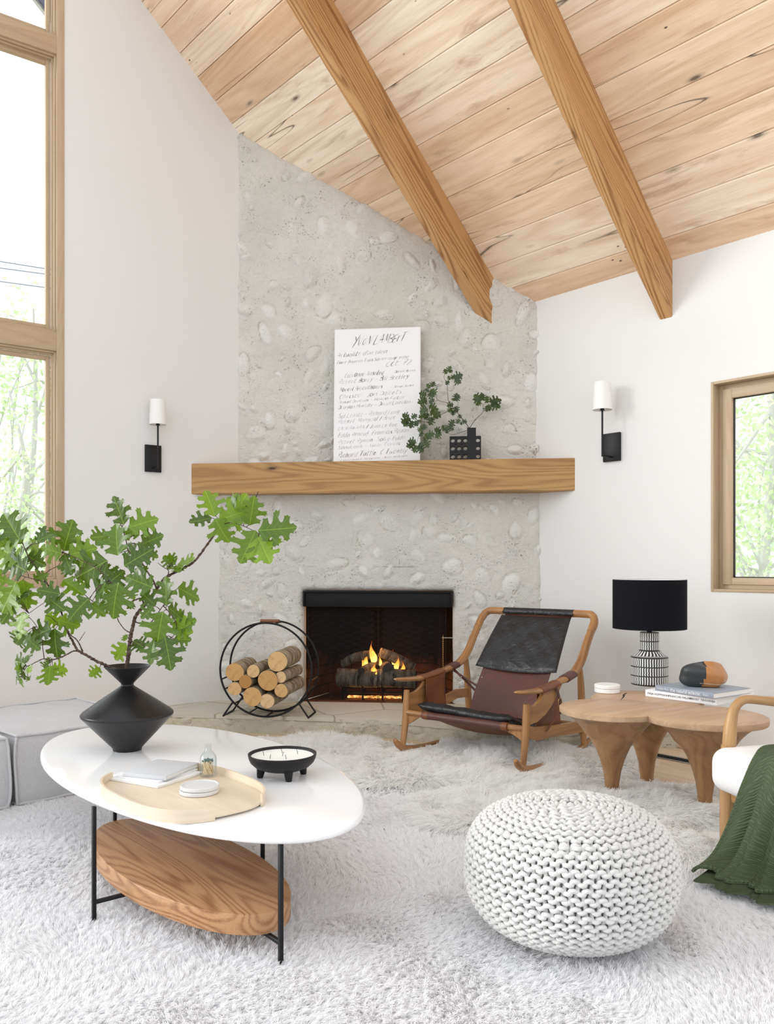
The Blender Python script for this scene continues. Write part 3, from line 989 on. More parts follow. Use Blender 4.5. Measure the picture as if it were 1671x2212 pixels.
# upper breast
nS, nZ = 240, 330
ss = np.linspace(-0.03, LU + 0.01, nS)
S, tt = np.meshgrid(ss, np.linspace(0, 1, nZ))
qx = CU0[0] + UU[0] * S; qy = CU0[1] + UU[1] * S
top = ZE + TP * ((qx - CR0[0]) * NR[0] + (qy - CR0[1]) * NR[1]) + 0.03
Z = 1.70 + (top - 1.70) * tt
wv = 0.012 * vnoise(Z * 4, Z * 0 + 1.3, 4)
back = rnd_edge(S + 0.015 + wv, 0.055) + rnd_edge((top - Z) * 0.75 + 0.008 * vnoise(S * 6, S * 0, 8), 0.07) * 1.0 + rnd_edge(LU + 0.03 - S + wv, 0.04) * 0.6
mb = MB(); stoneface(mb, CU0, UU, NU, S, Z, back, 21, 175, hmax=0.024)
O('chimney_breast', mb, M['stone'], parent=fire, angle=None, fixn=False)
# lower breast with the firebox hole
ss = np.concatenate([np.linspace(-0.03, fbL, 75), np.linspace(fbL, fbR, 110)[1:], np.linspace(fbR, LC + 0.03, 80)[1:]])
zz = np.concatenate([np.linspace(HT - 0.01, FBZ, 90), np.linspace(FBZ, 1.72, 90)[1:]])
S, Z = np.meshgrid(ss, zz)
hole = (fbL, fbR, -1, FBZ)
wv = 0.014 * vnoise(Z * 4, Z * 0 + 7.3, 14)
inh = np.maximum(np.maximum(fbL - S, S - fbR), Z - FBZ)
back = rnd_edge(S + 0.018 + wv, 0.05) + rnd_edge(LC + 0.012 - S + wv, 0.05) + rnd_edge(np.maximum(inh, 0), 0.045) * 0.9
mb = MB(); stoneface(mb, CL0, UC, NC, S, Z, back, 33, 95, hole, hmax=0.020)
# returns of the opening
for (a, b) in (((fbL, HT - 0.01), (fbL, FBZ)), ((fbL, FBZ), (fbR, FBZ)), ((fbR, FBZ), (fbR, HT - 0.01))):
    v = []
    for d in (-0.035, -0.10):
        for (s, z) in (a, b):
            q = CL0 + UC * s + NC * d; v.append((q[0], q[1], z))
    mb.add(v, [(0, 1, 3, 2)], None, 0.0)
O('fireplace_surround', mb, M['stone'], parent=fire, angle=None, fixn=False)

# firebox interior
def fbp(s, z, d):
    q = CL0 + UC * s - NC * d
    return Vector((q[0], q[1], z))
mb = MB()
iL, iR, DB = fbL - 0.02, fbR + 0.02, 0.56
bL, bR = fbL + 0.16, fbR - 0.16
def quad(pts, uv):
    mb.add(pts, [(0, 1, 2, 3)], [(u, w, 0) for u, w in uv])
W_ = bR - bL; sd = math.hypot(bL - iL, DB)
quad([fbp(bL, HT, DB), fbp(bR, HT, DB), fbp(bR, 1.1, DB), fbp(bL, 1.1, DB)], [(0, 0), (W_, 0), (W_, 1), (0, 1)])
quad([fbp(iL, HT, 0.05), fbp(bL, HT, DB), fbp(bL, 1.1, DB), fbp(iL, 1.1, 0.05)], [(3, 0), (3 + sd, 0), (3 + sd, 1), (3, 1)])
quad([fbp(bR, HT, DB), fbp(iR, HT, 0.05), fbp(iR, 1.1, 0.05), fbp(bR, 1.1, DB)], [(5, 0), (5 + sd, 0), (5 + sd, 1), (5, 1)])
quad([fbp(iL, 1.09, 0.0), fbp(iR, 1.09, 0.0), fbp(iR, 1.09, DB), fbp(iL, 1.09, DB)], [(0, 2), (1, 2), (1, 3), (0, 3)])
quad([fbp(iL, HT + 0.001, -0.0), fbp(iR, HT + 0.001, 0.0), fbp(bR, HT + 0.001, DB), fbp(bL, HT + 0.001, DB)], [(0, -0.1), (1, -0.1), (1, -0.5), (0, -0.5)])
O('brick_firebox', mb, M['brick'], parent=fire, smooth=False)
# steel lintel: slightly bulging cover plate with flange
Zl0 = 0.805
mb = MB()
Mx = Matrix(((UC[0], NC[0], 0), (UC[1], NC[1], 0), (0, 0, 1)))
c = fbp((fbL + fbR) / 2, (Zl0 + FBZ - 0.012) / 2, 0.01)
box(mb, c, (fbR - fbL - 0.008, 0.03, FBZ - 0.008 - Zl0), 0.005, Mx)
box(mb, fbp((fbL + fbR) / 2, FBZ - 0.008, 0.005), (fbR - fbL + 0.004, 0.05, 0.012), 0.004, Mx)
box(mb, fbp(fbL + 0.006, (Zl0 + FBZ) / 2, 0.005), (0.012, 0.05, FBZ - Zl0), 0.004, Mx)
box(mb, fbp(fbR - 0.006, (Zl0 + FBZ) / 2, 0.005), (0.012, 0.05, FBZ - Zl0), 0.004, Mx)
O('steel_hood', mb, M['steel'], parent=fire)
# mesh spark curtain: real wires, in two drawn halves
def curtain(sa, sb, seed):
    mb = MB()
    pitch = 0.0075; w = 0.0010
    def cp(s, z):
        return fbp(s, z, 0.06 + 0.006 * math.sin(s * 55 + seed))
    z0, z1 = HT + 0.005, Zl0 + 0.02
    n = int((sb - sa + (z1 - z0)) / pitch)
    for sgn in (1, -1):
        for i in range(n):
            # diagonal wires clipped to the rectangle
            o0 = sa - (z1 - z0) + i * pitch
            pts = []
            K = 16
            for k in range(K + 1):
                t = k / K; z = z0 + (z1 - z0) * t
                s = o0 + (z - z0) if sgn > 0 else o0 + (z1 - z0) - (z - z0)
                if sa <= s <= sb: pts.append((s, z))
            if len(pts) < 2: continue
            v = []; f = []
            for s, z in pts:
                v.append(cp(s - w, z)); v.append(cp(s + w, z))
            for k in range(len(pts) - 1):
                f.append((2 * k, 2 * k + 1, 2 * k + 3, 2 * k + 2))
            mb.add(v, f)
    tube(mb, [cp(sa + 0.003, z0), cp(sa + 0.003, z1)], 0.003, 6)
    tube(mb, [cp(sb - 0.003, z0), cp(sb - 0.003, z1)], 0.003, 6)
    O('mesh_spark_curtain', mb, M['steel'], parent=fire, fixn=False, smooth=False)
mid = (fbL + fbR) / 2
curtain(fbL + 0.02, mid - 0.002, 0.3); curtain(mid + 0.002, fbR - 0.045, 1.7)
mb = MB(); tube(mb, [fbp(fbL, Zl0 + 0.01, 0.055), fbp(fbR, Zl0 + 0.01, 0.055)], 0.006, 8)
tube(mb, [fbp(fbR - 0.075, 0.585, 0.03), fbp(fbR + 0.0, 0.585, 0.03)], 0.004, 8)
O('curtain_rod', mb, M['cork'], parent=fire)
mb = MB()
for i in range(34):
    z = 0.60 - i * 0.0078
    tube(mb, [fbp(fbR - 0.068, z, 0.028) + Vector((0.0022 * math.cos(a) * (i % 2), 0.0022 * math.cos(a) * ((i + 1) % 2), 0.0045 * math.sin(a))) for a in [k * PI / 4 for k in range(8)]], 0.001, 5, closed=True)
O('pull_chain', mb, M['brass'], parent=fire)

# hearth: rough plastered riser with flagstone top
hA = onz(360, 1540, HT); hB = onz(600, 1546, HT); hC_ = onz(870, 1557, HT); hD = onz(1150, 1580, HT)
front = [Vector((-1.52, 5.60, 0)), Vector((hA.x, hA.y, 0)), Vector((hB.x, hB.y, 0)), Vector((hC_.x, hC_.y, 0)), Vector((hD.x, hD.y, 0)), Vector((1.48, 5.02, 0)), Vector((1.75, 5.02, 0))]
fr_ = [Vector(p) for p in catmull(front, 24)]
def wave1(i, k): return float(vnoise(np.array([i * 0.13 + k * 9.1]), np.array([k * 3.3]), 5)[0])
n = len(fr_)
d_ = [0.0]
for i in range(1, n): d_.append(d_[-1] + (fr_[i] - fr_[i - 1]).length)
nc_, rows = 300, 22
S, Z = np.meshgrid(np.linspace(0, d_[-1], nc_), np.linspace(-0.01, HT - 0.010, rows))
H, Mk = cobbles(S, Z, 0, d_[-1], 0.0, HT, 26, 77, 0.016, 0.03, 0.065)
D = H + 0.010 * vnoise(S * 6, Z * 6, 15, 3) + 0.006 * vnoise(S * 30, Z * 30, 16, 3) - 0.014 * (Z / HT) ** 3
fx = np.array([p.x for p in fr_]); fy = np.array([p.y for p in fr_])
px_ = np.interp(S, d_, fx); py_ = np.interp(S, d_, fy)
gx_ = np.gradient(px_[0]); gy_ = np.gradient(py_[0]); ln_ = np.hypot(gx_, gy_)
nx2, ny2 = gy_ / ln_, -gx_ / ln_
v = np.stack([px_ + nx2[None, :] * D, py_ + ny2[None, :] * D, Z], -1).reshape(-1, 3)
f = [(j * nc_ + i, j * nc_ + i + 1, (j + 1) * nc_ + i + 1, (j + 1) * nc_ + i) for j in range(rows - 1) for i in range(nc_ - 1)]
mb = MB(); mb.add(v.tolist(), f, np.stack([S, Z, D], -1).reshape(-1, 3).tolist(), Mk.ravel().tolist())
O('hearth_riser', mb, M['hearthface'], parent=fire, fixn=False, angle=None)
mb = MB()
v = []; g = []
backline = [CL0 + UC * (LC * i / (n - 1)) for i in range(n)]
for i, p in enumerate(fr_):
    a = fr_[max(i - 1, 0)]; b = fr_[min(i + 1, n - 1)]
    d = (b - a).normalized(); nn = Vector((d.y, -d.x, 0))
    q = p + nn * (0.010 * wave1(i * 2.5, 5) - 0.004)
    bk = Vector((backline[i][0], backline[i][1] + 0.12, 0))
    if i < 6: bk = Vector((-1.75, 6.1, 0))
    if i > n - 14: bk = Vector((1.75, 5.6, 0))
    for (pt, z) in ((q, HT - 0.028), (q, HT - 0.004), (q.lerp(bk, 0.02), HT), (bk, HT)):
        v.append((pt.x, pt.y, z)); g.append((pt.x, pt.y, 0))
f = []
for i in range(n - 1):
    for k in range(3):
        a = i * 4 + k
        f.append((a, a + 4, a + 5, a + 1))
mb.add(v, f, g)
O('hearth_slab', mb, M['slab'], parent=fire, fixn=False, angle=30)

# gas-log fire: burner, grate, logs and flames
ember = MB()
v = []; f = []
for i in range(41):
    s = fbL + 0.30 + 0.46 * i / 40
    for k, d in enumerate((0.11, 0.13, 0.16, 0.20)):
        v.append(fbp(s, HT + 0.012 + 0.010 * (k in (1, 2)) + 0.006 * R.random(), d))
for i in range(40):
    for k in range(3):
        a = i * 4 + k; f.append((a, a + 4, a + 5, a + 1))
ember.add(v, f)
eo = O('ember_bed', ember, M['ember'], loc=fbp(mid, HT, 0.15), fixn=False)
tag(eo, 'glowing ember bed of the burner under the fire grate', 'embers', kind='stuff')
gt = T('fire_grate', 'black iron log grate with upright bars inside the fireplace', 'grate', fbp(mid, HT, 0.2))
zg = HT + 0.055
gs = [fbL + 0.27 + i * 0.145 for i in range(5)]
mb = MB()
for s in (0.0,):
    tube(mb, [fbp(gs[0] - 0.03, zg, 0.115), fbp(gs[-1] + 0.03, zg, 0.115)], 0.007, 8)
    tube(mb, [fbp(gs[0] - 0.03, zg, 0.34), fbp(gs[-1] + 0.03, zg, 0.34)], 0.007, 8)
O('cross_bar', mb, M['black'], parent=gt)
for s in gs:
    mb = MB()
    tube(mb, [fbp(s, HT + 0.10, 0.095), fbp(s, zg + 0.005, 0.10), fbp(s, zg, 0.12), fbp(s, zg, 0.36)], 0.0075, 8)
    tube(mb, [fbp(s, HT, 0.115), fbp(s, zg, 0.115)], 0.007, 8)
    O('grate_bar', mb, M['black'], parent=gt)

def logmesh(a, b, r, sides=28, wob=0.06, seed=0, taper=1.0, bend=0.0):
    """bark tube and sawn ends as two meshes"""
    rg = random.Random(seed)
    a = Vector(a); b = Vector(b)
    ax = (b - a).normalized(); Mx = frame_from(ax)
    ph = [rg.uniform(0, 6) for _ in range(3)]
    bk = MB(); ens = []
    n = 18; v = []; g = []; f = []
    L_ = (b - a).length
    def rad(th, t):
        return r * (1 + (taper - 1) * t) * (1 + wob * (0.6 * math.sin(2 * th + ph[0]) + 0.4 * math.sin(3 * th + ph[1]) + 0.35 * math.sin(t * 9 + ph[2]) * math.sin(th)))
    for i in range(n + 1):
        t = i / n
        for k in range(sides):
            th = 2 * PI * k / sides
            rr = rad(th, t) * (0.985 if i in (0, n) else 1)
            p = Vector((0, math.cos(th) * rr, math.sin(th) * rr + bend * math.sin(PI * t)))
            v.append(a + ax * (t * L_) + Mx @ p); g.append((t * L_, math.cos(th) * r, math.sin(th) * r))
    for i in range(n):
        for k in range(sides):
            l = (k + 1) % sides
            f.append((i * sides + k, i * sides + l, (i + 1) * sides + l, (i + 1) * sides + k))
    bk.add(v, f, g)
    rn = rg.random()
    for t, off in ((0, -0.001), (1, 0.001)):
        vv = []; gg = []; ff = []
        rings = 5
        for j in range(rings + 1):
            q = j / rings
            for k in range(sides):
                th = 2 * PI * k / sides; rr = rad(th, t) * q * 0.975
                vv.append(a + ax * (t * L_ + off) + Mx @ Vector((0, math.cos(th) * rr, math.sin(th) * rr)))
                gg.append((0, math.cos(th) * q, math.sin(th) * q))
        for j in range(rings):
            for k in range(sides):
                l = (k + 1) % sides
                ff.append((j * sides + k, j * sides + l, (j + 1) * sides + l, (j + 1) * sides + k))
        en = MB(); en.add(vv, ff, gg, rn); ens.append(en)
    return bk, ens

fl = [(fbL + 0.22, HT + 0.145, 0.19, fbL + 0.80, HT + 0.150, 0.16, 0.072, 'thick fire log lying lowest across the front of the grate', 0.0),
      (fbL + 0.24, HT + 0.235, 0.30, fbL + 0.48, HT + 0.315, 0.24, 0.034, 'slim burning log leaning up on the left of the fire', 0.02),
      (fbL + 0.52, HT + 0.335, 0.25, fbL + 0.78, HT + 0.215, 0.26, 0.036, 'charred burning log sloping down to the right of the fire', 0.01),
      (fbL + 0.40, HT + 0.205, 0.14, fbL + 0.50, HT + 0.25, 0.36, 0.030, 'short burning log end pointing out at the middle of the fire', 0.0),
      (fbL + 0.60, HT + 0.225, 0.13, fbL + 0.54, HT + 0.22, 0.38, 0.042, 'round burning log end pointing out right of the middle flame', 0.0)]
for i, (sa, za, da, sb, zb, db, r_, lab, bend) in enumerate(fl):
    a, b = fbp(sa, za, da), fbp(sb, zb, db)
    bk, en = logmesh(a, b, r_, seed=60 + i, wob=0.1, bend=bend)
    t = T('fire_log', lab, 'log', (a + b) / 2, 'logs burning in the fireplace')
    O('bark', bk, M['charbark'], parent=t)
    for e_ in en: O('log_end', e_, M['ashwood'], parent=t, smooth=False)
def flame(s, z, d, h, w, seed):
    rg = random.Random(seed)
    mb = MB(); n = 16; sd = 12; v = []; g = []; f = []
    for i in range(n + 1):
        t = i / n
        rr = w * math.sin(PI * min(1, (t + 0.12)) ** 0.75) ** 1.2 * (1 - t) ** 0.35 if t < 1 else 0.0005
        rr = max(rr, 0.0006)
        cx_ = 0.35 * w * math.sin(t * 5 + seed)
        for k in range(sd):
            a = 2 * PI * k / sd
            v.append(fbp(s + cx_ + rr * math.cos(a), z + h * t, d + rr * 0.6 * math.sin(a))); g.append((t, 0, 0))
    for i in range(n):
        for k in range(sd):
            l = (k + 1) % sd
            f.append((i * sd + k, i * sd + l, (i + 1) * sd + l, (i + 1) * sd + k))
    mb.add(v, f, g)
    return mb
fm = MB()
for a in ((fbL + 0.475, HT + 0.265, 0.20, 0.155, 0.030, 1), (fbL + 0.50, HT + 0.17, 0.15, 0.10, 0.030, 2), (fbL + 0.43, HT + 0.24, 0.22, 0.09, 0.018, 3),
          (fbL + 0.66, HT + 0.215, 0.19, 0.10, 0.022, 4), (fbL + 0.70, HT + 0.19, 0.17, 0.09, 0.020, 5), (fbL + 0.53, HT + 0.24, 0.20, 0.08, 0.014, 6),
          (fbL + 0.40, HT + 0.21, 0.26, 0.09, 0.016, 7), (fbL + 0.62, HT + 0.24, 0.27, 0.11, 0.016, 8), (fbL + 0.515, HT + 0.16, 0.12, 0.06, 0.012, 9)):
    b = flame(*a); fm.add(b.v, b.f, b.g)
tag(O('flame', fm, M['flame'], loc=fbp(mid, HT + 0.2, 0.2)), 'orange flames licking between the burning logs', 'flame', kind='stuff')
def plight(name, loc, e, c, size=0.08):
    l = bpy.data.lights.new(name, 'POINT'); l.energy = e; l.color = c; l.shadow_soft_size = size
    o = bpy.data.objects.new(name, l); COL.objects.link(o); o.location = loc
plight('fire_glow', fbp(fbL + 0.5, HT + 0.37, 0.22), 2.6, (1.0, 0.42, 0.12), 0.06)
plight('fire_glow_side', fbp(fbL + 0.68, HT + 0.33, 0.36), 1.6, (1.0, 0.40, 0.10), 0.05)

# mantel beam
mL, _ = onv(413.4, QL, UL); mR, _ = onv(1241.2, CR0, P)
mL = V2(*mL); mR = V2(*mR)
um = (mR - mL) / np.linalg.norm(mR - mL); nm = V2(um[1], -um[0])
zmL, zmR = (zat(1071.5, mL[1]) + zat(1054.9, mR[1])) / 2, (zat(1005.8, mL[1]) + zat(984.1, mR[1])) / 2
MZ0, MZ1 = zmL, zmR
Lm = float(np.linalg.norm(mR - mL))
mb = MB()
v = []; f = []; g = []
nx_ = 60
bk0 = mL + UL * 0.42; bk1 = mR + P * 0.36
for i in range(nx_ + 1):
    t = i / nx_
    fq = mL + um * (Lm * t); bq = bk0 + (bk1 - bk0) * t
    w = 0.002 * math.sin(t * 31) + 0.002 * math.sin(t * 17)
    pts = [(bq, MZ0), (fq - nm * 0.004, MZ0 + w), (fq, MZ0 + 0.005 + w), (fq, MZ1 - 0.004), (fq - nm * 0.004, MZ1), (bq, MZ1)]
    for q, z in pts:
        v.append((q[0], q[1], z)); g.append((Lm * t, z, (q[1] - fq[1])))
for i in range(nx_):
    for k in range(6):
        l = (k + 1) % 6
        f.append((i * 6 + k, i * 6 + l, (i + 1) * 6 + l, (i + 1) * 6 + k))
f.append(tuple(range(6))); f.append(tuple(nx_ * 6 + k for k in range(6)))
mb.add(v, f, g)
tag(O('mantel_beam', mb, M['mantel'], loc=(0, 5.8, MZ0), angle=25), 'thick fir mantel beam with knots across the stone chimney', 'mantel')

def mantelpt(px, back_, z=None):
    q, _ = onv(px, mL - nm * back_, um)
    return Vector((q[0], q[1], MZ1 if z is None else z))


# ------------------------------------------------------------------ rugs made of strands
def inpoly(x, y, poly):
    n = len(poly); ins = np.zeros(x.shape, bool); j = n - 1
    for i in range(n):
        xi, yi = poly[i]; xj, yj = poly[j]
        c = ((yi > y) != (yj > y)) & (x < (xj - xi) * (y - yi) / (yj - yi + 1e-12) + xi)
        ins ^= c; j = i
    return ins

def strands(name, pts, rad, mat, parent):
    """pts (N,k,3) world, rad (N,k)"""
    N, k, _ = pts.shape
    off = np.array(rootof(parent).location[:])
    hc = bpy.data.hair_curves.new(name)
    hc.add_curves([k] * N)
    hc.attributes['position'].data.foreach_set('vector', (pts - off).astype(np.float32).ravel())
    ra = hc.attributes.get('radius') or hc.attributes.new('radius', 'FLOAT', 'POINT')
    ra.data.foreach_set('value', rad.astype(np.float32).ravel())
    hc.materials.append(mat)
    o = bpy.data.objects.new(name, hc)
    COL.objects.link(o)
    o.parent = parent
    return o

def pile(poly, spacing, per, length, r0, seed, zbase, lean=0.5, clump=0.5, jit=0.5, k=5, flow=1.2, curl=0.0, droop=0.0, keep=None, spread=1.0, flowbias=(0, 0)):
    rg = np.random.default_rng(seed)
    xs = [p[0] for p in poly]; ys = [p[1] for p in poly]
    gx, gy = np.meshgrid(np.arange(min(xs), max(xs), spacing), np.arange(min(ys), max(ys), spacing))
    cx = gx.ravel() + rg.uniform(-.5, .5, gx.size) * spacing; cy = gy.ravel() + rg.uniform(-.5, .5, gx.size) * spacing
    m = inpoly(cx, cy, poly)
    if keep is not None: m &= keep(cx, cy)
    cx, cy = cx[m], cy[m]
    n = len(cx)
    ang = PI * 1.6 * vnoise(cx * flow, cy * flow, seed, 2) + 0.7 * PI * vnoise(cx * flow * 5, cy * flow * 5, seed + 2, 2)
    mag = lean * (0.5 + 0.8 * rg.random(n))
    tx = np.cos(ang) * mag + rg.normal(0, 0.22, n) + flowbias[0]; ty = np.sin(ang) * mag + rg.normal(0, 0.22, n) + flowbias[1]
    th = length * (0.72 + 0.5 * rg.random(n)) * (1 + 0.22 * vnoise(cx * 4, cy * 4, seed + 5, 2))
    N = n * per
    ci = np.repeat(np.arange(n), per)
    rr = np.sqrt(rg.random(N)) * spacing * 0.75 * spread; ra = rg.random(N) * 2 * PI
    ox = rr * np.cos(ra); oy = rr * np.sin(ra)
    L_ = th[ci] * (0.8 + 0.35 * rg.random(N))
    dx = tx[ci] + rg.normal(0, jit, N) * 0.35; dy = ty[ci] + rg.normal(0, jit, N) * 0.35
    pts = np.zeros((N, k, 3)); ph = rg.random(N) * 6.28
    for j in range(k):
        t = j / (k - 1)
        cl = 1 - clump * t ** 1.2
        bend = t ** 1.5
        w = curl * math.sin(t * 7.0)
        h = L_ * t / np.sqrt(1 + (np.hypot(dx, dy) * t) ** 2)
        pts[:, j, 0] = cx[ci] + ox * cl + dx * L_ * bend + w * np.cos(ph)
        pts[:, j, 1] = cy[ci] + oy * cl + dy * L_ * bend + w * np.sin(ph)
        zb = zbase(cx[ci] + ox, cy[ci] + oy) if callable(zbase) else zbase
        pts[:, j, 2] = zb + h - droop * t * t * L_ * np.hypot(dx, dy) * 0.35
    pts[:, :, 2] = np.maximum(pts[:, :, 2], 0.004)
    taper = np.array([1.0, 1.0, 0.95, 0.8, 0.35])[:k] if k == 5 else np.linspace(1, 0.4, k)
    rad = r0 * (0.8 + 0.4 * rg.random(N))[:, None] * taper[None, :]
    return pts, rad

PILE = 0.023
rugpoly = [(-2.9, -0.2), (2.6, -0.2), (2.6, 2.2), (1.9, 3.3), (1.42, 4.1), (0.95, 4.75), (0.2, 5.03), (-0.45, 5.20), (-0.95, 5.27), (-1.6, 5.1), (-2.5, 4.7), (-2.9, 4.3)]
rug = T('shag_rug', 'large pale grey shag rug covering the floor under the coffee table', 'rug', (0, 3, 0))
mb = MB(); slab(mb, [Vector(p) for p in catmull([(a, b, 0) for a, b in rugpoly], 4, True)], 0.001, 0.008)
O('rug_backing', mb, M['rugback'], parent=rug)
def vis(x, y):
    return (np.abs(x) < 0.475 * (y + 0.22)) & (y > 1.70)
A1, B1 = pile(rugpoly, 0.0100, 11, PILE, 0.00075, 3, 0.006, lean=0.85, clump=0.55, keep=lambda x, y: vis(x, y) & (y < 2.75))
A2, B2 = pile(rugpoly, 0.0135, 11, PILE, 0.00105, 4, 0.006, lean=0.85, clump=0.5, keep=lambda x, y: vis(x, y) & (y >= 2.75) & (y < 3.9))
A3, B3 = pile(rugpoly, 0.022, 11, PILE, 0.0020, 5, 0.006, lean=0.8, clump=0.4, keep=lambda x, y: vis(x, y) & (y >= 3.9))
A4, B4 = pile(rugpoly, 0.045, 10, PILE, 0.0045, 6, 0.006, lean=0.8, clump=0.3, keep=lambda x, y: (~vis(x, y)) & (y > 0.8) & (np.abs(x) < 0.60 * (y + 0.8)))
so = strands('shag_pile', np.concatenate([A1, A2, A3, A4]), np.concatenate([B1, B2, B3, B4]), M['shag'], rug)
tag(so, kind='stuff')

FEET = [tuple(onz(x, y, 0.0)[:2]) for x, y in ((1321, 1716), (1397, 1695), (1522, 1743), (1556, 1816))]
# the rockers press the wool flat where they stand
FEET += [(bx_ + 0.6293 * t_, by_ + 0.7771 * t_) for bx_, by_ in ((0.707, 4.33), (0.092, 4.828)) for t_ in (-0.04, 0.04, 0.12, 0.70)]
def pelt(px, label, seed, h=0.020, L_=0.055, spacing=0.011, per=9, bias=(0, -0.5), r0=0.0009):
    w = [onz(x, y, 0.03) for x, y in px]
    ol = [(p[0], p[1]) for p in catmull([(q.x, q.y, 0) for q in w], 6, True)]
    cx = sum(p[0] for p in ol) / len(ol); cy = sum(p[1] for p in ol) / len(ol)
    t = T('sheepskin_rug', label, 'sheepskin', (cx, cy, 0), 'white sheepskins on the floor')
    OL = np.array(ol)
    def edge(x, y):
        d = np.full(x.shape, 9.0)
        for i in range(0, len(OL), 1):
            a = OL[i]; b = OL[(i + 1) % len(OL)]; ab = b - a
            tt = np.clip(((x - a[0]) * ab[0] + (y - a[1]) * ab[1]) / (ab @ ab + 1e-9), 0, 1)
            d = np.minimum(d, np.hypot(x - a[0] - tt * ab[0], y - a[1] - tt * ab[1]))
        return d
    def zb(x, y):
        return 0.014 + h * (np.clip(edge(x, y) / 0.12, 0, 1) ** 0.5) * 0.6 * (1 + 0.5 * vnoise(x * 3.5, y * 3.5, seed + 1, 2))
    # hide: radial grid up to the outline
    mb = MB(); v = [(cx, cy, float(zb(np.array([cx]), np.array([cy]))[0]))]; f = []
    n = len(ol); rings = 10
    for j in range(1, rings + 1):
        q = j / rings
        X = cx + (OL[:, 0] - cx) * q; Y = cy + (OL[:, 1] - cy) * q
        Zz = zb(X, Y)
        v += [(float(a), float(b), float(c) if j < rings else 0.012) for a, b, c in zip(X, Y, Zz)]
    for i in range(n): f.append((0, 1 + i, 1 + (i + 1) % n))
    for j in range(rings - 1):
        for i in range(n):
            a = 1 + j * n + i; b = 1 + j * n + (i + 1) % n
            f.append((a, a + n, b + n, b))
    mb.add(v, f)
    O('hide', mb, M['furback'], parent=t, angle=None)
    pts, rad = pile(ol, spacing, per, L_, r0, seed, zb, lean=0.75, clump=0.62, k=6, flow=1.6, curl=0.0035, droop=0.5, flowbias=bias)
    # splay outwards near the edge
    ex = pts[:, 0, 0]; ey = pts[:, 0, 1]
    for (lx, ly) in FEET:
        dd = np.hypot(ex - lx, ey - ly)
        m_ = dd > 0.036
        pts, rad, ex, ey, dd = pts[m_], rad[m_], ex[m_], ey[m_], dd[m_]
        sc = np.clip(0.25 + 0.75 * (dd - 0.03) / 0.16, 0.25, 1)
        pts[:, :, 2] = pts[:, :1, 2] + (pts[:, :, 2] - pts[:, :1, 2]) * sc[:, None]
        pts[:, :, 2] -= (0.022 * np.clip(1 - dd / 0.15, 0, 1))[:, None]
    d = edge(ex, ey)
    wgt = np.clip(1 - d / 0.10, 0, 1)
    ux = ex - cx; uy = ey - cy; nr = np.hypot(ux, uy) + 1e-6
    for j in range(pts.shape[1]):
        tt = (j / (pts.shape[1] - 1)) ** 1.3
        pts[:, j, 0] += ux / nr * wgt * tt * L_ * 0.7
        pts[:, j, 1] += uy / nr * wgt * tt * L_ * 0.7
        pts[:, j, 2] -= wgt * tt * L_ * 0.25
    pts[:, :, 2] = np.maximum(pts[:, :, 2], 0.012)
    tag(strands('wool', pts, rad, M['fur'], t), kind='stuff')
pelt([(556, 1604), (610, 1598), (690, 1592), (800, 1597), (880, 1606), (980, 1606), (1100, 1604), (1230, 1606), (1330, 1616), (1372, 1632), (1370, 1655), (1310, 1690), (1190, 1706), (1060, 1706), (960, 1694), (850, 1696), (760, 1692), (700, 1668), (610, 1624)],
     'long white sheepskin rug under the rocking chair, in front of the hearth', 41, spacing=0.0125, per=10, r0=0.0013, L_=0.058)
pelt([(892, 1742), (900, 1716), (960, 1706), (1060, 1700), (1160, 1694), (1290, 1684), (1390, 1690), (1440, 1716), (1400, 1745), (1300, 1762), (1150, 1776), (1010, 1790), (930, 1778)],
     'white sheepskin rug lying between the rocking chair and the knitted pouf', 42, r0=0.0011, L_=0.055)
pelt([(1350, 1716), (1420, 1694), (1540, 1700), (1640, 1712), (1760, 1740), (1800, 1800), (1760, 1870), (1640, 1900), (1540, 1880), (1440, 1836), (1370, 1780)],
     'white sheepskin rug under the side table legs and armchair at right', 43, r0=0.0011, L_=0.055)

# ------------------------------------------------------------------ coffee table
ZT = 0.377
fit_c = V2(-0.7234, 3.0345) ; fit_r = (0.929, 0.441); fit_a = math.radians(-52.6)
ratio = {-140: 1.055, -177: 0.972, 165: 0.965, 147: 1.012, 135: 1.02, 124: 1.02, 95: 1.015, 67: 1.009, 42: 0.994, 29: 0.982, 12: 0.982, -3: 1.01, -12: 1.035, -20: 1.025, -34: 0.972, -55: 0.955, -88: 0.972, -110: 0.997, -128: 1.03}
ks = sorted(ratio)
th_ = np.radians(np.arange(-180, 180, 2.5))
ka = np.radians(np.array([ks[-1] - 360] + ks + [ks[0] + 360])); kv = np.array([ratio[ks[-1]]] + [ratio[q] for q in ks] + [ratio[ks[0]]])
rv = np.interp(th_, ka, kv)
ft = np.fft.rfft(rv); ft[4:] = 0; rv = np.fft.irfft(ft, len(rv))
va = V2(math.cos(fit_a), math.sin(fit_a)); vb = V2(-va[1], va[0])
topol = [fit_c + va * (fit_r[0] * r * math.cos(t)) + vb * (fit_r[1] * r * math.sin(t)) for t, r in zip(th_, rv)]
ct = T('coffee_table', 'egg-shaped coffee table, glossy white top over an oval wooden shelf on thin black legs', 'coffee table', (fit_c[0], fit_c[1], 0))
mb = MB(); slab(mb, topol, ZT - 0.034, ZT, 0.016, 5)
O('table_top', mb, M['lacquer'], parent=ct, angle=50)
legA, legB = onz(606, 2078, 0.02), onz(203, 1986, 0.02)
sc_ = V2(-0.668, 2.728)
fa = math.radians(-49.5); fu = V2(math.cos(fa), math.sin(fa)); fv = V2(-fu[1], fu[0])
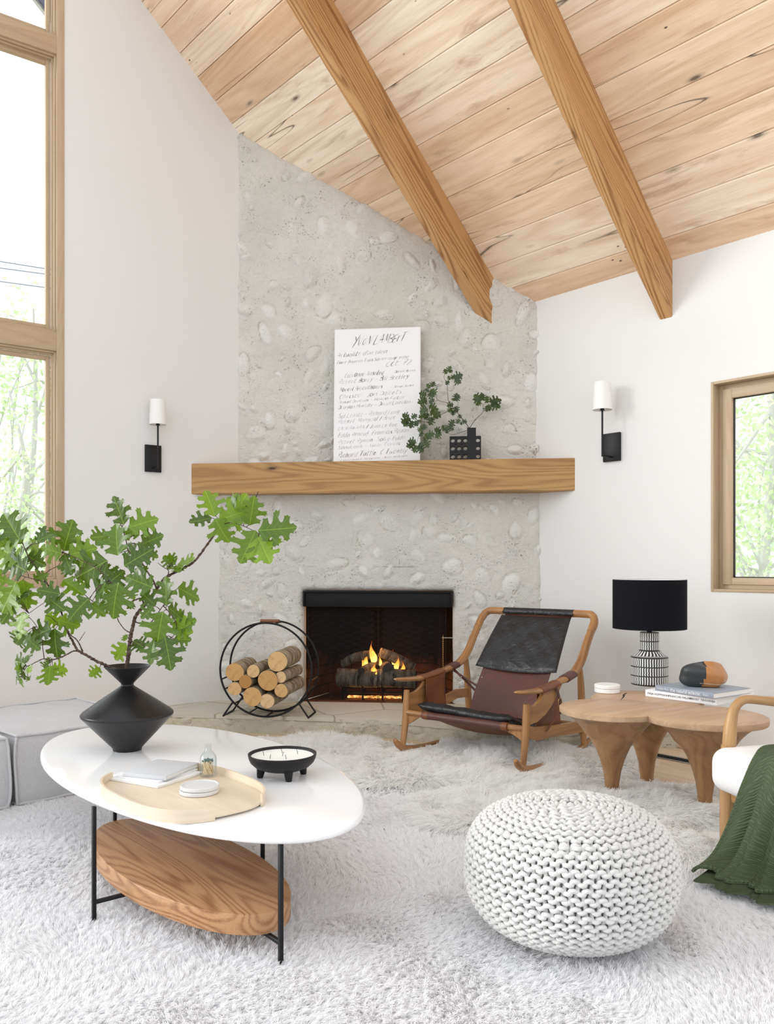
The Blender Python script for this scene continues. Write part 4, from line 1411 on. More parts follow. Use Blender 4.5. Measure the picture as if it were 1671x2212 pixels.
legC = Vector((2 * sc_[0] - legA.x - 0.005, 2 * sc_[1] - legA.y, 0)); legD = onz(567, 1970, 0.0)
# back legs on the measured rays
kC = (248 - CX) / F; kD = (567 - CX) / F
legC = Vector((kC * 3.18, 3.18, 0)); legD = Vector((kD * 2.915, 2.915, 0))
for p in (legA, legB, legC, legD):
    mb = MB(); box(mb, (p.x, p.y, (ZT - 0.012) / 2 + 0.004), (0.012, 0.012, ZT - 0.020), 0.0015, Matrix.Rotation(fa, 3, 'Z'))
    O('leg', mb, M['black'], parent=ct)
for a, b in ((legA, legC), (legB, legD)):
    mb = MB(); rodbox(mb, (a.x, a.y, 0.072), (b.x, b.y, 0.072), 0.012, 0.012); O('stretcher', mb, M['black'], parent=ct)
sol = []
for i in range(96):
    t = 2 * PI * i / 96
    sol.append(sc_ + fu * (0.545 * math.cos(t)) + fv * (0.212 * math.sin(t)))
mb = MB(); slab(mb, sol, 0.079, 0.138, 0.004, 2)
mb.g = [((p[0] - sc_[0]) * fu[0] + (p[1] - sc_[1]) * fu[1], (p[0] - sc_[0]) * fv[0] + (p[1] - sc_[1]) * fv[1], p[2]) for p in mb.v]
# planks of the shelf run along its length
O('lower_shelf', mb, M['shelfwood'], parent=ct, angle=40)

# ------------------------------------------------------------------ black vase and oak branches
vc = onz(275, 1619.5, ZT)
vz = lambda py: zat(py, vc.y) 
prof_px = [(0, 1624), (30, 1624), (31, 1619), (33, 1616), (95, 1546.5), (96.6, 1544.5), (97.3, 1542.5), (97.5, 1541), (97.0, 1539.5), (95.5, 1537.8), (93.5, 1535.5), (60, 1512.3), (16.5, 1483), (13.4, 1480.2), (12.9, 1478.2), (14, 1475), (47, 1441), (48.5, 1438.5), (47, 1438), (11, 1474), (10, 1480), (40, 1512), (80, 1545), (20, 1610), (0, 1612)]
kk = vc.y / F
z_off = ZT - zat(1624, vc.y)
prof = [(a * kk, zat(b, vc.y) + z_off * max(0, (b - 1560) / 64)) for a, b in prof_px]
vase = MB(); lathe(vase, prof, (vc.x, vc.y, 0), 72, wob=lambda a, z: 1 + 0.006 * math.sin(2 * a + z * 9))
vase_o = O('vase', vase, M['blackceramic'], loc=(vc.x, vc.y, ZT), angle=28)
tag(vase_o, 'black ceramic vase with flared neck and wide angular body on the white coffee table', 'vase')
RIMZ = prof[13][1]

# oak leaf outline: (x along midrib 0..1, half width); lobes and sinuses traced on one side
HALF = [(0.0, 0.0), (0.03, 0.03), (0.08, 0.10), (0.13, 0.20), (0.115, 0.245), (0.165, 0.25), (0.20, 0.235), (0.235, 0.27), (0.255, 0.215), (0.27, 0.13), (0.30, 0.085),
        (0.34, 0.09), (0.38, 0.17), (0.40, 0.30), (0.375, 0.375), (0.43, 0.365), (0.45, 0.42), (0.505, 0.375), (0.555, 0.405), (0.555, 0.33), (0.535, 0.22), (0.545, 0.13), (0.585, 0.09),
        (0.63, 0.11), (0.67, 0.19), (0.675, 0.265), (0.72, 0.255), (0.745, 0.30), (0.785, 0.255), (0.825, 0.25), (0.80, 0.17), (0.795, 0.10), (0.83, 0.065), (0.87, 0.085), (0.905, 0.105), (0.915, 0.06), (0.96, 0.04), (1.0, 0.0)]
def smooth_half(pts):
    out = [pts[0]]
    for a, b in zip(pts, pts[1:]):
        out.append(((a[0] + b[0]) / 2, (a[1] + b[1]) / 2)); out.append(b)
    return out
def tri_half(side):
    bm = bmesh.new()
    mid_n = 14
    pts = HALF
    vs = [bm.verts.new((x, side * (y if y in (0.0,) else y * 0.92 + 0.075 * math.sin(PI * x) ** 0.5), 0)) for x, y in pts]
    ms = [bm.verts.new((1 - i / mid_n, 0, 0)) for i in range(1, mid_n)]
    ring_ = vs + ms
    if side < 0: ring_ = ring_[::-1]
    f = bm.faces.new(ring_)
    bmesh.ops.triangulate(bm, faces=[f], ngon_method='EAR_CLIP')
    bm.verts.index_update()
    V = [v.co.copy() for v in bm.verts]; Fc = [[v.index for v in f.verts] for f in bm.faces]
    bm.free()
    return V, Fc
LEAF = [tri_half(1), tri_half(-1)]

def leaf(mb, base, tip, nrm, width=1.0, bend=0.12, fold=0.18, twist=0.0, rnd_=0.5, seed=0):
    base = Vector(base); tip = Vector(tip)
    x = tip - base; L_ = x.length; x.normalize()
    n = Vector(nrm); n = n - x * n.dot(x); n.normalize()
    n = Matrix.Rotation(twist, 3, x) @ n
    y = n.cross(x)
    rg = random.Random(seed)
    ph = rg.uniform(0, 6)
    sk = rg.uniform(-0.12, 0.12)
    for V, Fc in LEAF:
        vv = []; gg = []
        for p in V:
            u, w = p.x, p.y * width
            z = -bend * (u - 0.1) ** 2 + fold * abs(w) * (0.7 if abs(w) < 0.25 else 0.9) + 0.035 * math.sin(u * 11 + ph) * abs(w) * 4 * 0.5 + 0.02 * math.sin(w * 18 + ph)
            w2 = w + sk * u * u * 0.6
            vv.append(base + x * (u * L_) + y * (w2 * L_) + n * (z * L_)); gg.append((p.x, p.y, 0))
        mb.add(vv, Fc, gg, rnd_)

# stems, in pixels of the photograph with a chosen distance
def Z5(x, y): return (x / 2.571, 1040 + y / 2.571)
VY = vc.y
def stemcurve(pts, n=10):
    w = []
    for (x, y, d) in pts:
        px, py = Z5(x, y)
        w.append(at(px, py, VY + d))
    return [Vector(p) for p in catmull([tuple(q) for q in w], n)]
def knob(mb, path, rad, seed):
    rg = random.Random(seed)
    n = len(path)
    r = [rad[0] + (rad[1] - rad[0]) * i / (n - 1) for i in range(n)]
    r = [q * (1 + 0.10 * math.sin(i * 1.7 + seed) + (0.25 if rg.random() < 0.12 else 0)) for i, q in enumerate(r)]
    path = [p + Vector((rg.uniform(-1, 1), rg.uniform(-1, 1), rg.uniform(-1, 1))) * (r[i] * 0.18) for i, p in enumerate(path)]
    tube(mb, path, r, 9)
    return path
S_main = stemcurve([(700, 1110, 0.0), (705, 1035, 0), (713, 960, 0), (722, 880, 0), (738, 800, -.01), (755, 745, -.02), (800, 690, -.03), (850, 625, -.03), (885, 575, -.02), (925, 530, 0.0), (1000, 492, .02), (1080, 442, .04), (1140, 365, .05), (1210, 272, .06), (1290, 195, .08), (1370, 135, .10), (1415, 95, .10), (1432, 58, .10)])
S_left = stemcurve([(690, 1090, -.01), (650, 1050, -.01), (600, 1026, -.01), (540, 1000, -.02), (480, 965, -.03), (430, 935, -.04), (400, 880, -.04), (380, 845, -.03), (345, 740, -.02), (310, 640, 0), (255, 560, .02), (205, 485, .04), (160, 420, .05), (120, 330, .06)])
S_low = stemcurve([(435, 940, -.04), (400, 945, -.05), (350, 972, -.07), (290, 990, -.08), (245, 985, -.09), (200, 1003, -.1), (155, 1025, -.1), (130, 1010, -.1)])
S_t1 = stemcurve([(245, 985, -.09), (238, 930, -.09), (230, 870, -.08), (200, 800, -.06), (150, 740, -.05)])
S_t2 = stemcurve([(460, 945, -.035), (430, 885, -.05), (390, 850, -.06), (350, 800, -.06), (310, 780, -.05)])
S_t2b = stemcurve([(440, 885, -.05), (460, 855, -.05), (472, 835, -.05)])
S_m1 = stemcurve([(870, 598, -.03), (850, 550, -.05), (810, 490, -.06), (770, 430, -.06), (715, 390, -.05), (700, 330, -.04), (680, 260, -.03), (665, 230, -.03)])
S_m2 = stemcurve([(800, 690, -.03), (785, 650, -.05), (745, 660, -.06), (705, 668, -.06), (640, 590, -.06), (560, 500, -.04), (480, 450, -.02), (360, 400, 0)])
S_m3 = stemcurve([(718, 838, 0), (690, 820, .03), (660, 780, .05), (640, 745, .06), (560, 690, .05), (500, 655, .03), (420, 600, .02), (300, 640, .02), (160, 732, .02)])
S_m4 = stemcurve([(752, 780, -.02), (780, 790, -.04), (820, 800, -.05), (870, 740, -.07), (905, 690, -.08), (930, 660, -.08)])
S_m5 = stemcurve([(905, 690, -.08), (950, 740, -.09), (980, 800, -.09), (960, 860, -.09), (910, 880, -.08), (880, 900, -.08)])
S_m6 = stemcurve([(930, 530, 0), (935, 495, .0), (905, 475, .0), (875, 452, .0)])
S_m7 = stemcurve([(1215, 268, .06), (1260, 230, .05), (1330, 240, .04), (1400, 270, .03), (1440, 290, .02)])
S_l3 = stemcurve([(310, 640, 0), (250, 540, .04), (265, 500, .05), (330, 460, .05), (345, 400, .05)])
S_l4 = stemcurve([(255, 560, .02), (180, 540, -.02), (120, 520, -.05), (110, 480, -.05)])
S_b1 = stemcurve([(722, 880, 0), (705, 862, .02), (695, 850, .03)]); S_b2 = stemcurve([(716, 930, 0), (740, 900, -.02), (760, 890, -.03)]); S_b3 = stemcurve([(714, 950, 0), (700, 925, .02), (690, 905, .02)])

LV = [ # base, tip (in zoomed pixels), branch, depth, width factor
 (120,345,20,180,'L',.06,1.0),(205,335,325,272,'L',.03,.8),(215,345,245,250,'L',.05,.8),(355,385,398,226,'L',.03,.95),(345,400,228,372,'L',.01,1.0),(375,408,525,375,'L',.02,.8),
 (355,398,395,515,'L',.0,1.0),(600,440,415,540,'M',-.03,.85),(690,240,640,88,'M',-.03,1.0),(712,258,868,205,'M',-.04,.95),(655,412,632,240,'M',-.06,.95),(605,300,508,312,'M',-.02,.9),
 (785,352,888,305,'M',-.02,.95),(775,300,690,270,'M',-.01,.85),(690,470,832,385,'M',-.08,1.05),(800,385,876,415,'M',-.03,.9),(848,590,700,528,'M',-.08,1.0),(590,575,690,495,'M',-.07,.9),
 (660,560,615,752,'M',-.09,1.0),(585,560,520,655,'M',-.06,.9),(350,545,462,622,'L',-.03,1.0),(335,625,212,600,'L',-.04,.75),(150,500,20,432,'L',.0,.95),(110,440,0,365,'L',.03,.8),
 (150,410,242,470,'L',.05,.8),(95,555,15,712,'L',-.05,1.15),(125,545,158,702,'L',-.02,.95),(185,545,262,520,'L',.02,.8),(75,690,5,792,'L',-.01,.9),(130,722,100,868,'L',-.05,1.1),
 (250,742,335,790,'L',-.06,.95),(320,770,445,800,'L',-.07,1.0),(305,815,308,985,'L',-.10,1.0),(285,815,162,872,'L',-.09,.85),(135,850,75,908,'L',-.06,1.0),(140,855,205,935,'L',-.08,1.05),
 (495,650,378,755,'M',-.06,1.0),(500,680,582,735,'M',-.03,.9),(270,650,345,705,'L',-.03,.85),
 (925,690,918,535,'R',-.09,1.1),(985,590,1108,655,'R',-.06,1.05),(865,690,785,622,'R',-.06,.95),(850,690,790,762,'R',-.07,.8),(905,722,868,902,'R',-.12,1.1),(935,695,1008,770,'R',-.05,.9),
 (965,815,1070,770,'R',-.06,.9),(955,790,1062,835,'R',-.07,.8),(965,875,1060,880,'R',-.07,.8),(855,885,830,1005,'R',-.10,1.1),(915,865,950,1035,'R',-.12,1.0),
 (805,925,740,888,'R',-.03,.8),(700,850,688,882,'R',.03,.8),(700,898,648,992,'R',.02,.85),(715,605,738,652,'M',-.04,.8),(750,690,708,705,'M',-.04,.9),
 (150,1005,146,960,'L',-.1,.9),(140,1015,82,995,'L',-.1,.9),(135,1025,88,1040,'L',-.1,.8),(115,1045,72,1078,'L',-.1,.8),(125,1050,132,1098,'L',-.11,.9),(155,1030,172,1058,'L',-.11,.8),(120,1095,112,1126,'L',-.1,.7),(152,1090,165,1100,'L',-.1,.7),
 (272,1015,262,978,'L',-.08,.8),(290,1035,372,1050,'L',-.09,1.0),(278,1022,270,1122,'L',-.10,.95),(268,1012,242,1045,'L',-.07,.9),(555,1035,500,1076,'L',-.02,.55),
 (1195,195,1150,58,'R',.05,.95),(1175,200,1058,232,'R',.06,.95),(1215,215,1375,155,'R',.05,.7),(1195,205,1262,335,'R',.03,.95),(1385,245,1412,90,'R',.06,.75),(1330,150,1268,95,'R',.08,.8),(1300,200,1365,68,'R',.09,.45),
 (1420,272,1340,446,'R',.0,1.0),(1432,275,1634,262,'R',-.02,.95),(1430,305,1500,445,'R',-.03,.95),(1350,230,1300,215,'R',.03,.9),(1440,330,1530,350,'R',.03,.6),(1405,330,1392,405,'R',.03,.6),
 (975,460,908,420,'R',.01,.9),(985,465,1078,432,'R',.0,.8),(980,468,985,500,'R',.0,.9),(960,452,945,408,'R',.01,.7),(960,462,925,480,'R',.01,.7),
 (60,380,-20,300,'L',.08,1.0),(40,560,-60,520,'L',.06,1.0),(30,620,-50,690,'L',.03,1.0),(420,620,480,560,'M',.0,.8),(640,660,560,700,'M',.0,.85),(470,700,440,770,'M',.0,.9),(760,350,700,400,'M',.0,.8),(560,470,640,560,'M',.01,.9),(230,420,160,330,'L',.08,.9),(560,640,600,560,'M',.02,.8),(90,640,170,620,'L',.04,.9),(420,500,340,480,'L',.05,.8),
]
def build_branch(name, label, stems, which, twigr, group):
    t = T(name, label, 'branch', stems[0][0][0], group)
    sm = MB(); allp = []
    for i, (path, r0, r1) in enumerate(stems):
        p = knob(sm, path, (r0, r1), i + len(which))
        allp += [(q, i) for q in path]
    O('stem', sm, M['twig'], parent=t, angle=60)
    groups = {}
    rg = random.Random(17 + len(which))
    for li, (bx, by, tx, ty, w, d, wd) in enumerate(LV):
        if w not in which: continue
        b = at(*Z5(bx, by), VY + d + rg.uniform(-.02, .02)); e = at(*Z5(tx, ty), VY + d + rg.uniform(-.055, .055))
        q, si = min(allp, key=lambda a: (a[0] - b).length)
        tw, lm = groups.setdefault(si, (MB(), MB()))
        L_ = (q - b).length
        if L_ > 0.004:
            m1 = q.lerp(b, 0.5) + Vector((0, 0, 0.12 * L_))
            tube(tw, [Vector(p) for p in catmull([tuple(q), tuple(m1), tuple(b + (e - b) * 0.04)], 4)], [0.0016] * 4 + [0.0012] * 5, 5)
        nrm = Vector((rg.uniform(-.45, .45), -1.0, rg.uniform(-.1, .9)))
        e = b + (e - b) * 1.07
        leaf(lm, b, e, nrm, wd * 0.22 + 0.98 * rg.uniform(0.95, 1.12), rg.uniform(-.05, .22), rg.uniform(.05, .22), rg.uniform(-.35, .35), rg.random(), li)
    for si, (tw, lm) in groups.items():
        lo = tag(O('leaves', lm, M['leaf'], parent=t, fixn=False, angle=None), kind='stuff')
        if tw.v: tag(O('leaf_stalks', tw, M['twig'], parent=lo), kind='stuff')
    return t
build_branch('oak_branch', 'thick upright oak branch in the black vase, reaching right over the fireplace',
             [(S_main, 0.0085, 0.0022), (S_m1, 0.0035, 0.0015), (S_m2, 0.0033, 0.0013), (S_m4, 0.0025, 0.0012), (S_m5, 0.0018, 0.001), (S_m6, 0.002, 0.001), (S_m7, 0.002, 0.001), (S_b1, .0016, .001), (S_b2, .0016, .001), (S_b3, .0016, .001)],
             'RM', 0.0015, 'oak branches in the black vase')
build_branch('oak_branch', 'drooping oak branch leaning left out of the black vase, bright small leaves at its tip',
             [(S_left, 0.0065, 0.0018), (S_low, 0.0030, 0.0012), (S_t1, 0.0018, 0.001), (S_t2, 0.0028, 0.0012), (S_t2b, .0014, .0008), (S_m3, 0.002, 0.001), (S_l3, .002, .001), (S_l4, .002, .001)],
             'L', 0.0015, 'oak branches in the black vase')

# ------------------------------------------------------------------ tray and what stands on it
tc_ = V2(-0.6455, 2.614) ; tu = V2(0.66, -0.7513); tv = V2(0.7513, 0.66)
TL_, TW_ = 0.301, 0.202
def trayol(off=0.0, n=120):
    out = []
    for i in range(n):
        a = 2 * PI * i / n
        c, s = math.cos(a), math.sin(a)
        ex = 2 / 2.7
        x = (TL_ + off) * math.copysign(abs(c) ** ex, c); y = (TW_ + off) * math.copysign(abs(s) ** ex, s)
        out.append(tc_ + tu * x + tv * y)
    return out
tray = T('serving_tray', 'pale wooden oval tray with two raised curved rims on the coffee table', 'tray', (tc_[0], tc_[1], ZT))
mb = MB(); slab(mb, trayol(-0.003), ZT + 0.006, ZT + 0.014, 0.002, 2)
mb.g = [((p[0] - tc_[0]) * tu[0] + (p[1] - tc_[1]) * tu[1], (p[0] - tc_[0]) * tv[0] + (p[1] - tc_[1]) * tv[1], p[2]) for p in mb.v]
O('tray_base', mb, M['traywood'], parent=tray)
def rim(i0, i1):
    po, pi_ = trayol(0.004), trayol(-0.003)
    n = len(po); idx = [(i % n) for i in range(i0, i1 + 1)]
    mb = MB(); v = []; g = []; f = []
    d = 0
    for k, i in enumerate(idx):
        if k: d += np.linalg.norm(po[i] - po[idx[k - 1]])
        for (q, z) in ((po[i], ZT + 0.001), (po[i], ZT + 0.038), (pi_[i], ZT + 0.038), (pi_[i], ZT + 0.001)):
            v.append((q[0], q[1], z)); g.append((d, z, 0))
    for k in range(len(idx) - 1):
        for m_ in range(4):
            l = (m_ + 1) % 4
            f.append((k * 4 + m_, k * 4 + l, (k + 1) * 4 + l, (k + 1) * 4 + m_))
    f.append((0, 1, 2, 3)); b = (len(idx) - 1) * 4; f.append((b, b + 1, b + 2, b + 3))
    mb.add(v, f, g)
    O('tray_rim', mb, M['traywood'], parent=tray, angle=30)
rim(10, 51); rim(68, 117)
TZ = ZT + 0.0145

def book(name, label, cat, c, size, rot, cover, page, group=None, soft=False, edge=None, spine_y=-1, ct_=0.0022):
    """hard or soft book lying flat; c = centre of its base; spine along local x at spine_y*sy/2"""
    sx, sy, sz = size
    t = T(name, label, cat, c, group, rot)
    cm = MB(); ct2 = ct_
    box(cm, (0, 0, ct2 / 2), (sx, sy, ct2), 0.0006); box(cm, (0, 0, sz - ct2 / 2), (sx, sy, ct2), 0.0006)
    box(cm, (0, spine_y * (sy / 2 - ct2 / 2), sz / 2), (sx, ct2, sz - 0.0004), 0.0008)
    O('cover', cm, cover, parent=t, local=True)
    pm = MB(); i_ = 0.0 if soft else 0.004
    box(pm, (0, -spine_y * (i_ / 2) * 0 - spine_y * (-(ct2)) / 2 * 0, sz / 2), (sx - 2 * i_ - 0.0006, sy - i_ * 1.0 - ct2 - 0.001, sz - 2 * ct2 + 0.0002), 0.0)
    O('pages', pm, page, parent=t, local=True, smooth=False)
    return t
g_n = 'notebooks stacked on the tray'
ncol = lambda a, b, z: ((a + b) / 2)
def flatbook(name, label, cat, corners_px, z, th, cover, page, group, soft=False, spine=0):
    """corners: four pixels of the top cover, spine edge = corner spine -> spine+1"""
    w = [onz(x, y, z + th) for x, y in corners_px]
    c = sum(w, Vector()) / 4
    ex = ((w[1] - w[0]) + (w[2] - w[3])) / 2; ey = ((w[3] - w[0]) + (w[2] - w[1])) / 2
    rot = math.atan2(ex.y, ex.x)
    sx = ex.length; sy = abs(-math.sin(rot) * ey.x + math.cos(rot) * ey.y)
    t = book(name, label, cat, (c.x, c.y, z), (sx, sy, th), rot, cover, page, group, soft, spine_y=-1 if spine == 0 else 1, ct_=0.002 if not soft else 0.0008)
    return t, (sx, sy)
flatbook('notebook', 'thin pale softcover notebook lying lowest on the tray', 'notebook', [(234, 1684), (355, 1698), (424, 1668), (318, 1646)], TZ, 0.007, M['whitelinen'], M['paper'], g_n, True)
flatbook('notebook', 'thin white softcover notebook in the middle of the tray stack', 'notebook', [(247, 1677), (345, 1687), (424, 1662), (327, 1644)], TZ + 0.0072, 0.005, M['whitecover'], M['paper'], g_n, True)
flatbook('hardcover_notebook', 'grey hardcover notebook on top of the stack on the tray', 'notebook', [(271, 1668), (360, 1677), (428, 1647), (334, 1639)], TZ + 0.0124, 0.015, M['greycover'], M['paper'], g_n)
for i in range(2):
    c = onz(430, 1712, TZ)
    mb = MB()
    r_ = 0.0605
    dx, dy = (0.0, 0.0) if i == 0 else (0.002, 0.002)
    lathe(mb, [(0, 0), (r_ - 0.002, 0), (r_, 0.002), (r_, 0.010), (r_ - 0.0015, 0.012), (r_ - 0.006, 0.012), (r_ - 0.008, 0.0100), (0, 0.0100)], (c.x + dx, c.y + dy, TZ + 0.0005 + i * 0.0130), 56)
    tag(O('coaster', mb, M['coaster'], loc=(c.x, c.y, TZ + i * 0.013)), ['pale stone coaster under its twin on the tray', 'pale stone coaster on top of its twin on the tray'][i], 'coaster', 'round stone coasters on the tray')
# bottle of matches
bc_ = onz(449.5, 1676.5, TZ)
mb = MB()
lathe(mb, [(0, 0.0), (0.026, 0.0), (0.0285, 0.003), (0.0285, 0.056), (0.026, 0.068), (0.018, 0.080), (0.0115, 0.087), (0.0105, 0.092), (0.0105, 0.099), (0.0125, 0.101), (0.0125, 0.106), (0.0105, 0.1075), (0.0085, 0.106), (0.0085, 0.090), (0.016, 0.078), (0.024, 0.067), (0.0268, 0.056), (0.0268, 0.005), (0, 0.004)], (bc_.x, bc_.y, TZ + 0.0003), 40)
tag(O('glass_bottle', mb, M['bottleglass'], loc=bc_), 'small clear glass bottle full of matches on the tray', 'bottle')
mt = T('match', 'wooden match with dark green tip standing in the glass bottle', 'match', (bc_.x, bc_.y, TZ + 0.005), 'matches in the glass bottle')
mb = MB(); box(mb, (0, 0, 0.0245), (0.0019, 0.0019, 0.047), 0.0002); O('matchstick', mb, M['matchwood'], parent=mt, local=True)
mb = MB(); lathe(mb, [(0, 0.046), (0.0014, 0.0465), (0.0019, 0.049), (0.0016, 0.0515), (0, 0.053)], (0, 0, 0), 8); O('match_head', mb, M['matchhead'], parent=mt, local=True)
mroots = [mt]
for i in range(33):
    c = mt.copy(); COL.objects.link(c)
    for ch in mt.children:
        d = ch.copy(); COL.objects.link(d); d.parent = c
    mroots.append(c)
for i, c in enumerate(mroots):
    a = i * 2.399; r_ = 0.0195 * math.sqrt((i + 0.5) / 34)
    b = a + R.uniform(0.5, 2.6)
    rt = 0.021 * math.sqrt(R.random())
    p0 = Vector((r_ * math.cos(b), r_ * math.sin(b), 0.0)); p1 = Vector((rt * math.cos(a), rt * math.sin(a), 0.047))
    q = (p1 - p0).to_track_quat('Z', 'Y')
    c.rotation_euler = q.to_euler(); c.location = Vector((bc_.x, bc_.y, TZ + 0.0055 + R.random() * 0.004)) + p0

# three-wick... footed candle bowl
cb = onz(609.5, 1677, ZT)
R_ = 0.1165
bz = zat(1627, cb.y) - ZT
ob = T('candle_bowl', 'black footed bowl holding a white candle with several wicks on the coffee table', 'candle', (cb.x, cb.y, ZT))
mb = MB()
h0 = 0.023
prof = [(0, h0), (0.045, h0), (0.070, h0 + 0.004), (0.093, h0 + 0.014), (0.108, h0 + 0.028), (0.1145, h0 + 0.042), (R_, bz - 0.004), (R_, bz), (R_ - 0.003, bz + 0.001), (R_ - 0.007, bz - 0.001), (R_ - 0.010, bz - 0.011), (0.09, bz - 0.014), (0, bz - 0.015)]
lathe(mb, prof, (cb.x, cb.y, ZT), 72); O('bowl', mb, M['bowl'], parent=ob, angle=50)
mb = MB(); lathe(mb, [(0, bz - 0.0095), (R_ - 0.020, bz - 0.0105), (R_ - 0.0095, bz - 0.0085), (R_ - 0.0105, bz - 0.011), (0, bz - 0.013)], (cb.x, cb.y, ZT), 64); O('wax', mb, M['wax'], parent=ob)
for (a, r_) in ((0.1, 0.0), (0.6, 0.06), (1.7, 0.045), (3.0, 0.065), (4.0, 0.055), (5.1, 0.05)):
    mb = MB(); x, y = cb.x + r_ * math.cos(a), cb.y + r_ * math.sin(a); lx = R.uniform(-.006, .006)
    tube(mb, [(x, y, ZT + bz - 0.011), (x + lx * .3, y, ZT + bz - 0.003), (x + lx, y, ZT + bz + 0.005)], 0.0009, 6); O('wick', mb, M['black'], parent=ob)
for px, py in ((621.7, 1687), (563, 1680), (656, 1672)):
    p = onz(px, py, ZT); d = Vector((p.x - cb.x, p.y - cb.y, 0)); d.normalize()
    p = Vector((cb.x, cb.y, 0)) + d * 0.076
    mb = MB(); tube(mb, [(p.x, p.y, ZT + 0.0005), (p.x, p.y, ZT + 0.004), (p.x - d.x * .006, p.y - d.y * .006, ZT + 0.042)], [0.0095, 0.011, 0.018], 20)
    O('leg', mb, M['bowl'], parent=ob)

# ------------------------------------------------------------------ grey linen floor cushions at the left
oF = V2(-1.592, 3.568) ; 
pF = onz(33.5, 1738, 0.03); oF = V2(pF.x, pF.y)
oU = V2(0.713, 0.701); oV = V2(-0.701, 0.713)     # front edge to the right-back, side edge to the left-back
def block(name, label, org, a, b, h, seed):
    """box cushion with pinched, piped seams"""
    t = T(name, label, 'ottoman', (org[0], org[1], 0.0), 'grey box ottomans')
    nx, ny, nz = 26, 30, 12
    z0 = 0.028
    def warp(u, v, w):
        """u,v,w in 0..1 over the box; sides sag a bit, seams stand proud"""
        x = u * a; y = v * b; z = z0 + w * h
        ce = lambda q: 1 - (2 * q - 1) ** 2
        bul = 0.012
        if u in (0, 1): x += (1 if u else -1) * (bul * ce(v) * ce(w) - 0.008 * (1 - ce(w) ** 0.3))
        if v in (0, 1): y += (1 if v else -1) * (bul * ce(u) * ce(w) - 0.008 * (1 - ce(w) ** 0.3))
        if w == 1: z += 0.018 * ce(u) * ce(v) + 0.003 * math.sin(u * 21 + seed) * math.sin(v * 17)
        q = org + oU * x + oV * y
        wob = 0.003 * math.sin(u * 9 + seed + w * 5) + 0.002 * math.sin(v * 13 + seed)
        return (q[0] + wob, q[1] + wob, z)
    mb = MB()
    def face(fn, n1, n2):
        v = [fn(i / n1, j / n2) for j in range(n2 + 1) for i in range(n1 + 1)]
        f = [(j * (n1 + 1) + i, j * (n1 + 1) + i + 1, (j + 1) * (n1 + 1) + i + 1, (j + 1) * (n1 + 1) + i) for j in range(n2) for i in range(n1)]
        mb.add(v, f)
    face(lambda i, j: warp(i, 0, j), nx, nz); face(lambda i, j: warp(1, i, j), ny, nz); face(lambda i, j: warp(1 - i, 1, j), nx, nz); face(lambda i, j: warp(0, 1 - i, j), ny, nz)
    face(lambda i, j: warp(i, j, 1), nx, ny); face(lambda i, j: warp(i, 1 - j, 0), nx, ny)
    O('upholstery', mb, M['linen'], parent=t, angle=45)
    for w in (0, 1):
        mb = MB(); pts = []
        for (p, q) in (((0, 0), (1, 0)), ((1, 0), (1, 1)), ((1, 1), (0, 1)), ((0, 1), (0, 0))):
            for k in range(14):
                u = p[0] + (q[0] - p[0]) * k / 14; v = p[1] + (q[1] - p[1]) * k / 14
                x, y, z = warp(u, v, w); c = org + oU * a / 2 + oV * b / 2
                pts.append((x + (x - c[0]) * 0.008, y + (y - c[1]) * 0.008, z + (0.004 if w else -0.002) + 0.002 * math.sin(k * 1.3 + seed)))
        tube(mb, pts, 0.0065, 8, closed=True); O('piping', mb, M['linen'], parent=t)
    for (u, v) in ((0, 0), (1, 0), (1, 1), (0, 1)):
        mb = MB(); pts = []
        for k in range(9):
            x, y, z = warp(u, v, k / 8); c = org + oU * a / 2 + oV * b / 2
            pts.append((x + (x - c[0]) * 0.012, y + (y - c[1]) * 0.012, z))
        tube(mb, pts, 0.0065, 8); O('piping', mb, M['linen'], parent=t)
block('box_ottoman', 'large grey linen box ottoman with piped seams beside the white coffee table', oF, 0.67, 0.88, 0.300, 1)
block('box_ottoman', 'grey linen box ottoman cut by the left edge of the photo', oF - oU * 0.70 - oV * 0.005, 0.67, 0.88, 0.300, 4)

# ------------------------------------------------------------------ knitted pouf
pc = V2((1230 - CX) / F * 2.46, 2.46)
PR, PH = 0.304, 0.392
pf = T('knitted_pouf', 'big round cream pouf knitted from thick cotton yarn, standing on the shag rug', 'pouf', (pc[0], pc[1], 0.012))
def pprof(t):
    """t 0 (bottom centre) .. 1 (top centre): superellipse arc"""
    a = -PI / 2 + PI * t
    e = 2 / 2.6
    c, s = math.cos(a), math.sin(a)
    r = PR * abs(c) ** e; z = PH / 2 + PH / 2 * math.copysign(abs(s) ** e, s)
    if s > 0: z -= 0.012 * (1 - min(1, r / PR)) 
    return r, z
NT_ = 600
arc = [0.0]; pr = [pprof(i / NT_) for i in range(NT_ + 1)]
for i in range(NT_):
    arc.append(arc[-1] + math.hypot(pr[i + 1][0] - pr[i][0], pr[i + 1][1] - pr[i][1]))
def at_arc(s):
    s = min(max(s, 0), arc[-1]); i = int(np.searchsorted(arc, s)); i = min(max(i, 1), NT_)
    u = (s - arc[i - 1]) / max(arc[i] - arc[i - 1], 1e-9)
    r = pr[i - 1][0] * (1 - u) + pr[i][0] * u; z = pr[i - 1][1] * (1 - u) + pr[i][1] * u
    a, b = pr[max(i - 3, 0)], pr[min(i + 3, NT_)]
    d = Vector((b[0] - a[0], b[1] - a[1])); d.normalize()
    return r, z, (d.y, -d.x), (d.x, d.y)
ROW = 0.0232
yarn = MB()
nrow = int(arc[-1] / ROW)
RY = 0.0068
